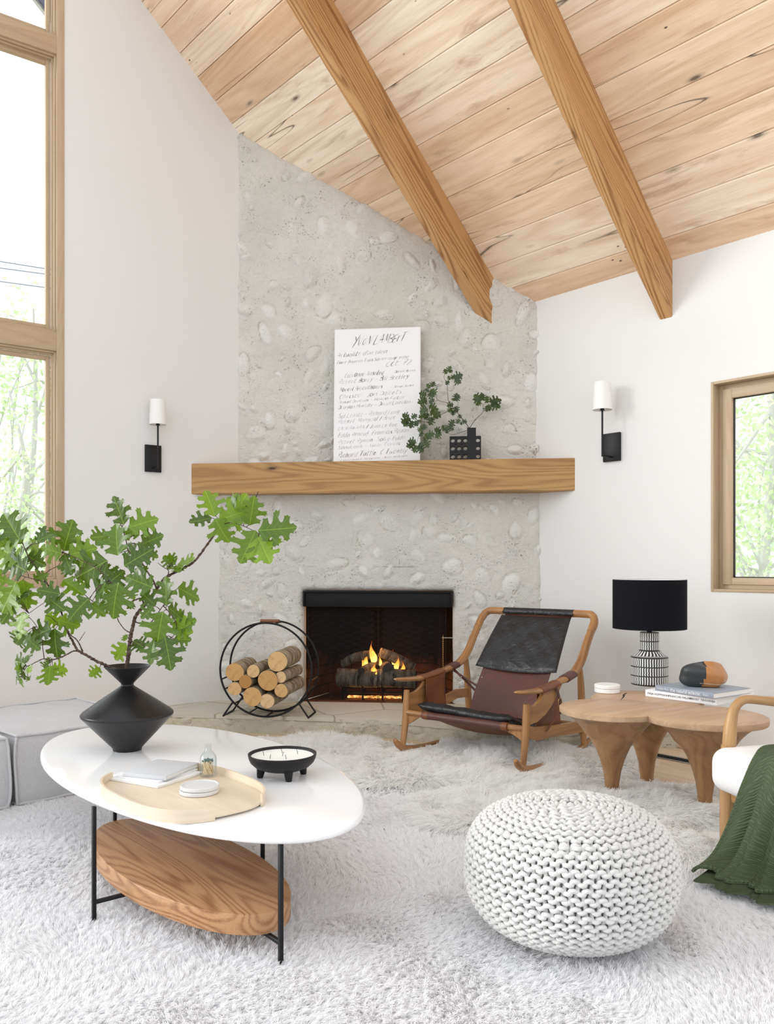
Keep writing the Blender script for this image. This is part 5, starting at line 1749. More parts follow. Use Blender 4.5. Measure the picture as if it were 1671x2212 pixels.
for ri in range(2, nrow - 0):
    s = ri * ROW
    r, z, nn, tt_ = at_arc(s)
    if r < 0.02: continue
    if z < 0.006 and r < PR * 0.45: continue
    ns = max(6, int(round(2 * PI * r / 0.0355)))
    if r > PR * 0.55: ns = max(ns, int(round(2 * PI * PR / 0.0355 * (0.86 if r < PR * 0.8 else 1.0))))
    pts = []; K = 14
    w = 2 * PI / ns
    off = (ri % 2) * 0.0 + 0.10 * math.sin(ri * 1.9)
    rg = random.Random(ri)
    jv = [rg.uniform(-.06, .06) for _ in range(ns + 1)]
    for i in range(ns):
        for k in range(K):
            th = 2 * PI * k / K
            x = (i + k / K + off + jv[i] * 0.5) * w + 0.155 * w * math.sin(2 * th)
            b = ROW * 0.74 * math.cos(th) * (1 + jv[i])
            d = 0.0062 * math.cos(2 * th) * 1.0
            rr, zz, n2, t2 = at_arc(s + b)
            rr = rr + n2[0] * (d - 0.003); zz = zz + n2[1] * (d - 0.003)
            pts.append((pc[0] + rr * math.cos(x), pc[1] + rr * math.sin(x), 0.016 + max(zz, 0.004)))
    tube(yarn, pts, RY, 7, closed=True)
O('knitted_cover', yarn, M['cotton'], parent=pf, angle=None, fixn=False)
mb = MB(); lathe(mb, [(0, 0.018)] + [(max(0, q[0] - 0.016), 0.016 + max(0.002, q[1] * 0.955 + 0.006)) for q in pr[8:-8:8]] + [(0, PH * 0.955 + 0.008)], (pc[0], pc[1], 0), 48)
O('stuffing', mb, M['cotton'], parent=pf, angle=None)

# ------------------------------------------------------------------ rocking chair
cth = math.radians(39)
cw = V2(math.cos(cth), -math.sin(cth)); cd = V2(math.sin(cth), math.cos(cth))
FRy = 4.33 * 1.0
FRp = V2((1129 - CX) / F * FRy, FRy); CWD = 0.791; FLp = FRp - cw * CWD
chair = T('rocking_chair', 'low wooden rocking chair with oxblood leather sling seat and black headrest by the fireplace', 'rocking chair', ((FLp[0] + FRp[0]) / 2 + cd[0] * .35, (FLp[1] + FRp[1]) / 2 + cd[1] * .35, 0.03))
def C(u, t, z):
    """u across from the left frame to the right one (metres), t backwards, z up"""
    q = FLp + cw * u + cd * t
    return Vector((q[0], q[1], z))
W1 = CWD
cwv = Vector((cw[0], cw[1], 0)); cdv = Vector((cd[0], cd[1], 0))
def path(u, tz, n=8):
    return [Vector(p) for p in catmull([tuple(C(u, t, z)) for t, z in tz], n)]
def taperlist(vals, m):
    return list(np.interp(np.linspace(0, 1, m), np.linspace(0, 1, len(vals)), vals))
ARM = [(-0.075, 0.447), (-0.03, 0.441), (0.05, 0.434), (0.17, 0.428), (0.27, 0.434), (0.36, 0.446), (0.46, 0.458), (0.56, 0.476), (0.63, 0.508), (0.69, 0.56), (0.745, 0.635), (0.80, 0.70), (0.855, 0.765)]
for u in (0.0, W1):
    sg = 1 if u > 0 else -1
    mb = MB(); p = path(u, [(0.036, 0.372), (0.034, 0.30), (0.028, 0.22), (0.012, 0.12), (-0.002, 0.045)])
    tube(mb, p, taperlist([0.017, 0.021, 0.021, 0.0185, 0.016], len(p)), 18, goff=(u * 3, 0, 0)); O('front_leg', mb, M['teak'], parent=chair, angle=50)
    mb = MB(); p = path(u, [(0.655, 0.515), (0.672, 0.40), (0.685, 0.25), (0.70, 0.12), (0.71, 0.035)])
    tube(mb, p, taperlist([0.015, 0.02, 0.022, 0.02, 0.016], len(p)), 16, goff=(u * 5 + 1, 0, 0)); O('back_leg', mb, M['teak'], parent=chair, angle=50)
    mb = MB(); p = path(u, [(-0.075, 0.098), (-0.05, 0.072), (0.0, 0.042), (0.1, 0.024), (0.25, 0.016), (0.45, 0.016), (0.62, 0.028), (0.74, 0.055), (0.85, 0.095)])
    tube(mb, p, taperlist([0.012, 0.021, 0.021, 0.019, 0.017, 0.017, 0.016, 0.014, 0.008], len(p)), 16, flat=0.9, goff=(u * 7 + 2, 0, 0)); O('rocker', mb, M['teak'], parent=chair, angle=60)
    # armrest that bends up into the back frame
    mb = MB(); p = path(u, ARM)
    m_ = len(p)
    rw = np.interp(np.linspace(0, 1, m_), [0, .05, .2, .45, .6, .75, .9, 1], [0.010, 0.024, 0.031, 0.031, 0.031, 0.026, 0.024, 0.023])
    fl_ = np.interp(np.linspace(0, 1, m_), [0, .1, .45, .62, .75, 1], [0.35, 0.42, 0.5, 0.62, 0.85, 0.9])
    tube(mb, p, list(rw), 18, flat=list(fl_), up=None if False else tuple(-cdv + Vector((0, 0, 1.4))), goff=(u * 2 + 4, 0, 0))
    O('armrest', mb, M['teak'], parent=chair, angle=60)
    # curved bracket board under the arm and the side rails
    def board(name, pts, th=0.022):
        mb = MB(); n = len(pts); v = []; g = []
        for d in (-th / 2, th / 2):
            for t, z in pts:
                q = C(u + d, t, z); v.append(tuple(q)); g.append((t + u * 4, z, d))
        f = [tuple(range(n)), tuple(range(2 * n - 1, n - 1, -1))] + [(k, n + k, n + (k + 1) % n, (k + 1) % n) for k in range(n)]
        mb.add(v, f, g); O(name, mb, M['teak'], parent=chair, angle=40)
    top = [(0.045, 0.352), (0.085, 0.350), (0.125, 0.357), (0.165, 0.375), (0.195, 0.398), (0.215, 0.428)]
    bot = [(0.42, 0.440), (0.36, 0.385), (0.30, 0.335), (0.22, 0.292), (0.13, 0.266), (0.045, 0.262)]
    board('arm_bracket', top + bot)
    board('side_rail', [(0.03, 0.262), (0.12, 0.240), (0.30, 0.222), (0.50, 0.205), (0.69, 0.195), (0.69, 0.128), (0.5, 0.140), (0.30, 0.160), (0.14, 0.165), (0.06, 0.185), (0.03, 0.205)] if sg > 0 else
          [(0.03, 0.262), (0.2, 0.268), (0.40, 0.290), (0.55, 0.318), (0.70, 0.308), (0.70, 0.255), (0.55, 0.262), (0.40, 0.235), (0.2, 0.215), (0.06, 0.195), (0.03, 0.205)], 0.02)
# corner braces at the front bar, front bar, back bars, top rail
zb_ = 0.243
mb = MB(); tube(mb, [C(0.005, 0.028, zb_), C(W1 * 0.5, 0.02, zb_), C(W1 - 0.005, 0.028, zb_)], [0.0155, 0.017, 0.0155], 18, goff=(9, 0, 0)); O('front_bar', mb, M['teak'], parent=chair)
mb = MB(); tube(mb, [C(0.0, 0.69, 0.165), C(W1, 0.69, 0.165)], 0.014, 14, goff=(12, 0, 0)); O('back_bar', mb, M['teak'], parent=chair)
mb = MB(); tt2, zt2 = ARM[-1]
p = [Vector(q) for q in catmull([tuple(C(0.0, 0.80, 0.70)), tuple(C(-0.002, 0.845, 0.75)), tuple(C(0.022, 0.876, 0.793)), tuple(C(0.09, 0.885, 0.803)), tuple(C(W1 / 2, 0.885, 0.80)), tuple(C(W1 - 0.09, 0.885, 0.803)), tuple(C(W1 - 0.022, 0.876, 0.793)), tuple(C(W1 + 0.002, 0.845, 0.75)), tuple(C(W1, 0.80, 0.70))], 10)]
tube(mb, p, 0.0235, 18, goff=(15, 0, 0)); O('top_rail', mb, M['teak'], parent=chair)
for u0, u1 in ((0.01, 0.11), (W1 - 0.01, W1 - 0.16)):
    mb = MB(); s_ = 1 if u1 > u0 else -1
    pts = [(u0, 0.235), (u1, 0.235), (u0 + s_ * 0.05, 0.200), (u0, 0.172)]
    v = []; 
    for d in (0.024, 0.042):
        for u, z in pts: v.append(tuple(C(u, d, z)))
    mb.add(v, [(0, 1, 2, 3), (7, 6, 5, 4)] + [(k, 4 + k, 4 + (k + 1) % 4, (k + 1) % 4) for k in range(4)], [(a[0] * 1.0, a[1], a[2]) for a in v])
    O('corner_brace', mb, M['teak'], parent=chair, angle=40)
# the leather sling
UA, UB = 0.165, 0.632
def sheet(mb, fn, nu, nv, th=0.004, r=0.0):
    """thin solid sheet from fn(u,v) -> point"""
    P_ = [[Vector(fn(i / nu, j / nv)) for i in range(nu + 1)] for j in range(nv + 1)]
    v = []; g = []
    Nn = [[None] * (nu + 1) for _ in range(nv + 1)]
    for j in range(nv + 1):
        for i in range(nu + 1):
            a = P_[j][min(i + 1, nu)] - P_[j][max(i - 1, 0)]; b = P_[min(j + 1, nv)][i] - P_[max(j - 1, 0)][i]
            n = a.cross(b); n.normalize(); Nn[j][i] = n
    for s_ in (0, 1):
        for j in range(nv + 1):
            for i in range(nu + 1):
                v.append(P_[j][i] - Nn[j][i] * (th * s_)); g.append((i / nu, j / nv, s_ * th))
    W_ = nu + 1; B_ = W_ * (nv + 1); f = []
    for j in range(nv):
        for i in range(nu):
            a = j * W_ + i
            f.append((a, a + 1, a + W_ + 1, a + W_)); f.append((B_ + a + W_, B_ + a + W_ + 1, B_ + a + 1, B_ + a))
    for i in range(nu):
        f.append((i, B_ + i, B_ + i + 1, i + 1)); a = nv * W_ + i; f.append((a, a + 1, B_ + a + 1, B_ + a))
    for j in range(nv):
        a = j * W_; f.append((a, a + W_, B_ + a + W_, B_ + a)); a = j * W_ + nu; f.append((a, B_ + a, B_ + a + W_, a + W_))
    mb.add(v, f, g, r)
    return mb
BACKL = catmull([(0.885, 0.795, 0), (0.74, 0.63, 0), (0.60, 0.455, 0), (0.50, 0.315, 0), (0.455, 0.225, 0), (0.42, 0.178, 0)], 8)
def slingpt(u, v):
    k = v * (len(BACKL) - 1); i = min(int(k), len(BACKL) - 2); q = BACKL[i] + (BACKL[i + 1] - BACKL[i]) * (k - i)
    sag = 0.035 * (1 - (2 * u - 1) ** 2) * math.sin(PI * min(v * 1.1, 1))
    uu = UA + (UB - UA) * u + (0.028 * (v > 0) * (1 - v) * (2 * u - 1) * 0)
    return C(uu, q[0] + sag * 0.7, q[1] - sag * 0.6)
mb = MB(); sheet(mb, slingpt, 20, 34, 0.005); O('sling_back', mb, M['oxleather'], parent=chair, angle=40, fixn=False)
SEATL = catmull([(0.008, 0.262, 0), (0.09, 0.235, 0), (0.22, 0.19, 0), (0.36, 0.168, 0), (0.47, 0.20, 0)], 8)
def seatpt(u, v):
    k = v * (len(SEATL) - 1); i = min(int(k), len(SEATL) - 2); q = SEATL[i] + (SEATL[i + 1] - SEATL[i]) * (k - i)
    sag = 0.03 * (1 - (2 * u - 1) ** 2) * math.sin(PI * v)
    return C(0.14 + (0.655 - 0.14) * u, q[0], q[1] - sag - 0.012)
mb = MB(); sheet(mb, seatpt, 20, 26, 0.006); O('sling_seat', mb, M['tanleather'], parent=chair, angle=40, fixn=False)
# oxblood sleeve round the front bar, with thicker stitched ends
mb = MB()
tube(mb, [C(0.13 + 0.045 * k, 0.022, zb_) for k in range(13)], [0.022 + 0.001 * math.sin(k * 2.1) for k in range(13)], 22); O('seat_sleeve', mb, M['oxleather'], parent=chair)
for u in (0.137, 0.655):
    mb = MB(); tube(mb, [C(u, 0.022, zb_), C(u + 0.035, 0.022, zb_)], 0.0235, 20); O('sleeve_band', mb, M['tanleather'], parent=chair)
# black seat pad
def pad(mb, fn_mid, nu, nv, th, seed, crease=0.004):
    P_ = []
    for sgn in (1, -1):
        for j in range(nv + 1):
            for i in range(nu + 1):
                u, v = i / nu, j / nv
                p, n = fn_mid(u, v)
                e = (max(0.0, 1 - (2 * u - 1) ** 6) * max(0.0, 1 - (2 * v - 1) ** 8)) ** 0.45
                cr = crease * (math.sin(u * 13 + 5 * v + seed) * math.sin(v * 7 + seed) + 0.6 * math.sin(u * 29 - v * 19))
                P_.append(tuple(p + n * (sgn * th / 2 * e + (cr * e if sgn > 0 else 0))))
    W_ = nu + 1; B_ = W_ * (nv + 1); f = []
    for j in range(nv):
        for i in range(nu):
            a = j * W_ + i
            f.append((a, a + 1, a + W_ + 1, a + W_)); f.append((B_ + a + W_, B_ + a + W_ + 1, B_ + a + 1, B_ + a))
    for i in range(nu):
        f.append((i, B_ + i, B_ + i + 1, i + 1)); a = nv * W_ + i; f.append((a, a + 1, B_ + a + 1, B_ + a))
    for j in range(nv):
        a = j * W_; f.append((a, a + W_, B_ + a + W_, B_ + a)); a = j * W_ + nu; f.append((a, B_ + a, B_ + a + W_, a + W_))
    mb.add(P_, f)
    return mb
def seatmid(u, v):
    vv = 0.02 + v * 0.9
    a = seatpt(u, vv); b = seatpt(u, min(vv + 0.02, 1))
    lift = 0.030 + 0.020 * (1 - v) + 0.006 * math.sin(u * 6)
    return a + Vector((0, 0, lift)) + cwv * ((u - .5) * 0.10), Vector((0, 0, 1))
mb = MB(); pad(mb, seatmid, 26, 22, 0.066, 3, 0.006); O('seat_pad', mb, M['blackleather'], parent=chair, angle=None)
# black headrest: flap over the rail and padded cushion
def headmid(u, v):
    vv = 0.035 + v * 0.36
    p = slingpt(u, vv); d = slingpt(u, vv + 0.02) - slingpt(u, vv)
    n = d.cross(cwv); n.normalize()
    if n.dot(Vector((-cd[0], -cd[1], 0.4))) < 0: n = -n
    wd = 0.012 + 0.035 * v
    return p + n * 0.022 + cwv * ((2 * u - 1) * wd), n
mb = MB(); pad(mb, headmid, 30, 26, 0.040, 7, 0.0035); O('headrest_cushion', mb, M['blackleather'], parent=chair, angle=None)
def flappt(u, v):
    a = -0.5 + v * 3.6
    r = 0.0275
    base = C(UA - 0.012 + (UB - UA + 0.024) * u, 0.885, 0.80)
    ax = Vector((-cd[0], -cd[1], 0)) 
    return base + ax * (math.cos(a) * r) + Vector((0, 0, math.sin(a) * r))
mb = MB(); sheet(mb, flappt, 20, 16, 0.003); O('headrest_flap', mb, M['blackleather'], parent=chair, angle=50, fixn=False)
for i in range(6):
    u = 0.04 + i * 0.184
    mb = MB(); p0, p1 = flappt(u - 0.045, 0.10), flappt(u + 0.045, 0.10)
    o_ = Vector((-cd[0], -cd[1], 0.2)) * 0.003
    tube(mb, [p0 + Vector((0, 0, .006)), p0 + o_, p1 + o_, p1 + Vector((0, 0, .006))], 0.0028, 6); O('lacing', mb, M['blackleather'], parent=chair)
# armrest wraps, straps, side pocket panels
def armpt(u, t):
    ts = [a[0] for a in ARM]; zs = [a[1] for a in ARM]
    return C(u, t, float(np.interp(t, ts, zs)))
def wrap(u, t0, t1, mat, rx=0.035, rz=0.0185, name='arm_wrap'):
    mb = MB()
    pts = [armpt(u, t0 + (t1 - t0) * k / 8) for k in range(9)]
    tube(mb, pts, rx, 24, flat=rz / rx, up=(0, 0, 1)); O(name, mb, mat, parent=chair, angle=60)
wrap(0.0, 0.165, 0.385, M['tanleather']); wrap(W1, 0.165, 0.36, M['tanleather'])
wrap(0.0, 0.47, 0.545, M['oxleather'], 0.036, 0.021, 'arm_strap'); wrap(W1, 0.46, 0.56, M['oxleather'], 0.036, 0.021, 'arm_strap')
def panel(name, u, tA, tB, zlo, mat, du=0.0):
    def fn(a, v):
        t = tA + (tB - tA) * a
        top = armpt(u, t); 
        z = top.z - 0.004 + (zlo - top.z) * v
        q = C(u + du + 0.004 * math.sin(v * 6 + a * 3), t, z)
        return q
    mb = MB(); sheet(mb, fn, 12, 18, 0.004); O(name, mb, mat, parent=chair, angle=50, fixn=False)
panel('side_panel', 0.0, 0.175, 0.375, 0.205, M['tanleather'], 0.034)
panel('side_panel', W1, 0.20, 0.47, 0.150, M['tanleather'], -0.035)
for u, t in ((0.036, 0.182), (0.036, 0.368)):
    mb = MB(); tube(mb, [C(u + 0.003, t, 0.415 - 0.2 * k / 10) for k in range(11)], 0.0022, 6); O('stitched_edge', mb, M['oxleather'], parent=chair)
# diagonal strap from the left arm down to the sling
for (u0, t0, z0_, u1, t1, z1_) in ((0.012, 0.50, 0.452, 0.165, 0.52, 0.325), (0.012, 0.505, 0.44, 0.168, 0.53, 0.355), (W1 - 0.012, 0.50, 0.452, 0.625, 0.52, 0.325)):
    mb = MB(); a, b = C(u0, t0, z0_), C(u1, t1, z1_); rodbox(mb, a, b, 0.028, 0.004, 0.001); O('sling_strap', mb, M['oxleather'], parent=chair)
for (u, t, z) in ((0.075, 0.500, 0.405), (0.18, 0.575, 0.405), (0.175, 0.525, 0.325)):
    mb = MB(); q = C(u, t - 0.012, z); lathe(mb, [(0, 0.003), (0.004, 0.002), (0.006, 0), (0.006, -0.004), (0, -0.004)], q, 14, frame_from(cwv, -cdv)); O('rivet', mb, M['cork'], parent=chair)
# buckled strap on the outside of the right frame
bt = 0.335
mb = MB(); sheet(mb, lambda a, v: C(W1 + 0.016 + 0.010 * math.sin(v * 3), bt + 0.022 * (a - .5) + 0.05 * v, 0.425 - 0.15 * v), 4, 14, 0.003); O('buckle_strap', mb, M['oxleather'], parent=chair, fixn=False)
mb = MB(); sheet(mb, lambda a, v: C(W1 + 0.020, bt + 0.02 + 0.028 * (a - .5) - 0.14 * v, 0.29 - 0.085 * v), 4, 10, 0.003); O('buckle_strap', mb, M['tanleather'], parent=chair, fixn=False)
mb = MB(); bp = C(W1 + 0.026, bt + 0.026, 0.345)
tube(mb, [bp + cdv * (0.021 * math.cos(a)) + Vector((0, 0, 0.024 * math.sin(a))) for a in [k * PI / 8 for k in range(16)]], 0.0026, 8, closed=True)
tube(mb, [bp - Vector((0, 0, 0.024)), bp + Vector((0, 0, 0.024))], 0.0022, 6); O('buckle', mb, M['brass'], parent=chair)

# ------------------------------------------------------------------ log hoop and firewood
hx = V2((573.4 - CX) / F * 5.34, 5.34)
hu = V2(0.9925, -0.1222); hv = V2(0.1222, 0.9925)
HR = 0.272; HZc = HT + 0.012 + HR
HZc = zat(1447, 5.34)
HR = HZc - HT - 0.006
def hp(a, b, z):
    q = hx + hu * a + hv * b
    return Vector((q[0], q[1], z))
hoop = T('log_holder', 'round black iron log holder with a wooden grip on the hearth, left of the fire', 'log holder', (hx[0], hx[1] + .15, HT))
DP = 0.21
for b in (0.0, DP):
    mb = MB(); tube(mb, [hp(HR * math.cos(a), b, HZc + HR * math.sin(a)) for a in [2 * PI * k / 72 for k in range(72)]], 0.0065, 10, closed=True); O('ring', mb, M['black'], parent=hoop)
for a in (-PI * 0.93, -PI * 0.07):
    mb = MB(); 
    for da in (0,): tube(mb, [hp(HR * math.cos(a), 0, HZc + HR * math.sin(a)), hp(HR * math.cos(a), DP, HZc + HR * math.sin(a))], 0.0055, 8)
    O('cross_rod', mb, M['black'], parent=hoop)
mb = MB()
for k in range(7):
    a = -PI * 0.86 + PI * 0.72 * k / 6
    tube(mb, [hp(HR * math.cos(a), 0, HZc + HR * math.sin(a)), hp(HR * math.cos(a), DP, HZc + HR * math.sin(a))], 0.005, 8)
    O('cross_rod', mb, M['black'], parent=hoop); mb = MB()
for sgn in (-1, 1):
    for b in (0.0, DP):
        mb = MB(); a0 = -PI / 2 + sgn * 0.80; a1 = -PI / 2 + sgn * 1.05
        e = (HR + 0.035) * sgn
        tube(mb, [hp(HR * math.cos(a0), b, HZc + HR * math.sin(a0)), hp(sgn * HR * 0.93, b, HT + 0.006)], 0.006, 8)
        O('foot', mb, M['black'], parent=hoop)
    mb = MB(); tube(mb, [hp(sgn * HR * 0.93, 0, HT + 0.006), hp(sgn * HR * 0.93, DP, HT + 0.006)], 0.006, 8); O('foot_bar', mb, M['black'], parent=hoop)
mb = MB(); tube(mb, [hp(-0.062, DP * .5, HZc + HR + 0.006), hp(0.062, DP * .5, HZc + HR + 0.006)], 0.0135, 14, flat=0.8); O('grip', mb, M['handle'], parent=hoop)
for a in (-0.055, 0.055):
    mb = MB(); tube(mb, [hp(a, 0, HZc + math.sqrt(HR * HR - a * a)), hp(a, DP, HZc + math.sqrt(HR * HR - a * a))], 0.005, 8); O('cross_rod', mb, M['black'], parent=hoop)
LG = [(202, 572, 58, 'large darker log at the left side of the log holder'), (320, 566, 41, 'pale log at the top left of the pile, beside the biggest log'), (478, 503, 63, 'biggest log, topmost in the log holder'),
      (271, 633, 42, 'small pale log tucked between the left logs of the pile'), (417, 625, 64, 'orange log with clear growth rings in the middle of the pile'), (497, 604, 36, 'slim long log at the right, just under the biggest log'),
      (204, 678, 43, 'small log at the lower left of the log holder'), (317, 728, 60, 'large log at the bottom of the pile, left of centre'), (412, 757, 46, 'pale log lowest in the log holder'), (503, 690, 43, 'lower right log with mossy bark in the log holder')]
for i, (x, y, r_, lab) in enumerate(LG):
    px, py = 440 + x / 2.984, 1260 + y / 2.984
    rr = r_ / 2.984 / F * 5.30 * 1.04
    ln = (0.36, 0.33, 0.37, 0.33, 0.34, 0.38, 0.33, 0.34, 0.33, 0.38)[i]
    q, _ = onv(px, hx - hv * 0.02, hu)
    a = Vector((q[0], q[1], zat(py, q[1])))
    yaw = R.uniform(-.04, .06)
    d = Vector((hv[0] + yaw, hv[1], 0.0)).normalized()
    bk, en = logmesh(a - d * R.uniform(0, 0.02), a + d * ln, rr, seed=i * 7 + 3, wob=0.035)
    t = T('firewood_log', lab, 'log', a + d * ln / 2, 'firewood in the round holder')
    O('bark', bk, M['bark'], parent=t)
    for e_ in en: O('log_end', e_, M['logend'], parent=t, smooth=False)

# ------------------------------------------------------------------ side table made of three trunk pedestals
L1 = onz(1321, 1716, 0.0); L2 = onz(1397, 1695, 0.0); L3 = onz(1522, 1743, 0.0)
TT = 0.450
def ctr(leg, k): return V2(leg.x, leg.y) * k
k_ = 1.10 / 1.15
lob = [(V2(1.083, 4.0) * k_, 0.250 * k_), (V2(1.325, 4.26) * k_, 0.275 * k_), (V2(1.452, 3.80) * k_, 0.262 * k_)]
legs = [(L1.x, L1.y), (L2.x, L2.y), (L3.x, L3.y)]
st = T('side_table', 'side table of three joined teak trunks with flared tops and tapering legs', 'side table', (1.25, 3.85, 0))
def lobewob(s): return lambda a, z: 1 + 0.022 * math.sin(2 * a + s) + 0.012 * math.sin(3 * a + 2 * s) + 0.002 * math.sin(7 * a + s)
for i, ((c, r_), lg) in enumerate(zip(lob, legs)):
    top = MB()
    sh = lambda z: 1.0
    lathe(top, [(0, TT - .0006 * i), (r_ * 0.5, TT - .0006 * i), (r_ - 0.006, TT - .0006 * i), (r_, TT - 0.005), (r_, TT - 0.026), (r_ - 0.004, TT - 0.030 - .0005 * i), (0, TT - 0.030 - .0005 * i)], (c[0], c[1], 0), 72, wob=lobewob(i), goff=(i * 3, 0.05 * i, 0))
    # show cut grain across the top: grain coordinate runs along x of each slab
    top.g = [(p[0] * 0.8 + p[1] * 0.6 + i * 5, -p[0] * 0.6 + p[1] * 0.8, p[2]) for p in top.v]
    O('table_top', top, M['trunktop'], parent=st, angle=45)
    leg = MB()
    q_ = r_ / 0.239
    pr_ = [(0, TT - 0.0316), (r_ - 0.010, TT - 0.0316), (0.196 * q_, 0.405), (0.168 * q_, 0.380), (0.143 * q_, 0.350), (0.1265 * q_, 0.322), (0.1245 * q_, 0.318), (0.100, 0.29), (0.079, 0.25), (0.057, 0.19), (0.041, 0.125), (0.0325, 0.06), (0.030, 0.0), (0, 0.0)]
    lathe(leg, pr_, (0, 0, 0), 56, wob=lobewob(i + 1.5), goff=(i * 4 + 1, 0, 0))
    nv = []
    for p in leg.v:
        t = 1 - p[2] / TT
        nv.append((p[0] + c[0] * (1 - t) + lg[0] * t, p[1] + c[1] * (1 - t) + lg[1] * t, p[2]))
    leg.v = nv
    O('pedestal_leg', leg, M['trunk'], parent=st, angle=40)
mb = MB()
for quad_ in (((1352, 1496), (1347, 1499), (1346, 1501), (1353, 1498)), ((1347, 1499), (1349, 1503), (1346, 1505), (1344, 1501)), ((1349, 1503), (1341, 1512), (1340, 1512), (1345, 1504))):
    mb.add([onz(x, y, TT + 0.0004) for x, y in quad_], [(0, 1, 2, 3)])
O('crack', mb, M['steel'], parent=st, smooth=False)

# patterned lamp
lp = onz(1402, 1481, TT)
lamp = T('table_lamp', 'table lamp with black drum shade and black and white striped ceramic base', 'lamp', (lp.x, lp.y, TT))
kl = lp.y / F
rb = 78.5 / 2 * kl; rn_ = 20 * kl; rs = 77 * kl
zl = lambda py: zat(py, lp.y) - TT
def lampmat():
    m = NT('striped_ceramic'); m.set(0.4, 0, 0.5)
    sp = m.N('SeparateXYZ'); m.L(m.gc((1, 1, 1)), sp.inputs[0])
    wob_ = m.math('MULTIPLY', m.math('SUBTRACT', m.noise(m.gc((6, 6, 60)), 1.0, 2), 0.5), 0.55)
    s = m.math('FRACT', m.math('ADD', m.math('MULTIPLY', sp.outputs['X'], 46.0), wob_))
    a = m.math('MULTIPLY', m.math('GREATER_THAN', s, 0.40), m.math('LESS_THAN', s, 0.86))
    fy = m.math('FRACT', sp.outputs['Y'])
    b = m.math('MULTIPLY', m.math('GREATER_THAN', fy, 0.06), m.math('LESS_THAN', fy, 0.94))
    c = m.math('MULTIPLY', a, b)
    m.col(m.mix(c, (0.016, 0.015, 0.018), (0.84, 0.83, 0.80)))
    m.bump(c, 0.5, 0.002)
    return m.m
mb = MB()
zb0, zb1, zn0, zn1 = zl(1477), zl(1418), zl(1404), zl(1365)
prof = [(rb - 0.004, zb0 - 0.002, 0.0), (rb, zb0 + 0.003, 0.02), (rb, zb0 + (zb1 - zb0) * 0.33, 1), (rb, zb0 + (zb1 - zb0) * 0.66, 2), (rb, zb1 - 0.004, 2.96), (rb - 0.004, zb1, 3.0), (rn_ + 0.006, zn0 - 0.003, 3.97), (rn_, zn0, 4.0), (rn_, (zn0 + zn1) / 2, 5), (rn_, zn1 - 0.002, 5.98), (rn_ - 0.003, zn1, 6.0)]
fine = []
for (r0, z0, w0), (r1, z1, w1) in zip(prof, prof[1:]):
    for k in range(4):
        t = k / 4; fine.append((r0 + (r1 - r0) * t, z0 + (z1 - z0) * t, w0 + (w1 - w0) * t))
fine.append(prof[-1])
seg = 96; v = []; g = []; f = []
for (r_, z, w) in fine:
    for k in range(seg + 1):
        a = 2 * PI * k / seg
        v.append((lp.x + r_ * math.cos(a), lp.y + r_ * math.sin(a), TT + z)); g.append((k / seg * (1.0 if w <= 3.0 else 0.565), w, 0))
for i in range(len(fine) - 1):
    for k in range(seg):
        a = i * (seg + 1) + k
        f.append((a, a + 1, a + seg + 2, a + seg + 1))
mb.add(v, f, g)
O('lamp_base', mb, lampmat(), parent=lamp, angle=40, fixn=False)
mb = MB(); lathe(mb, [(0, zn1 - 0.001), (rn_ - 0.003, zn1), (0.012, zn1 + 0.002), (0.014, zn1 + 0.004), (0.014, zn1 + 0.02), (0.006, zn1 + 0.022), (0.006, zl(1340)), (0, zl(1340))], (lp.x, lp.y, TT), 32); O('lamp_neck', mb, M['black'], parent=lamp)
mb = MB(); lathe(mb, [(0, 0.0005), (rb * 0.80, 0.0005), (rb * 0.82, 0.003), (rb * 0.82, zb0 - 0.001), (0, zb0 - 0.001)], (lp.x, lp.y, TT), 48); O('lamp_foot', mb, M['whiteceramic'], parent=lamp)
zs0, zs1 = zl(1357.5), zl(1252)
mb = MB(); lathe(mb, [(rs, zs0), (rs, zs1), (rs - 0.0015, zs1), (rs - 0.0015, zs0)], (lp.x, lp.y, TT), 72); 
O('lamp_shade', mb, M['blackshade'], parent=lamp, angle=60)
mb = MB(); lathe(mb, [(rs - 0.002, zs0 + 0.001), (rs - 0.002, zs1 - 0.001), (rs - 0.003, zs1 - 0.001), (rs - 0.003, zs0 + 0.001)], (lp.x, lp.y, TT), 72); O('shade_lining', mb, M['shade'], parent=lamp, angle=60)
mb = MB()
for k in range(3):
    a = k * 2.1 + 0.3; tube(mb, [(lp.x, lp.y, TT + zl(1262)), (lp.x + (rs - 0.003) * math.cos(a), lp.y + (rs - 0.003) * math.sin(a), TT + zl(1258))], 0.0012, 6)
O('shade_spider', mb, M['brass'], parent=lamp)
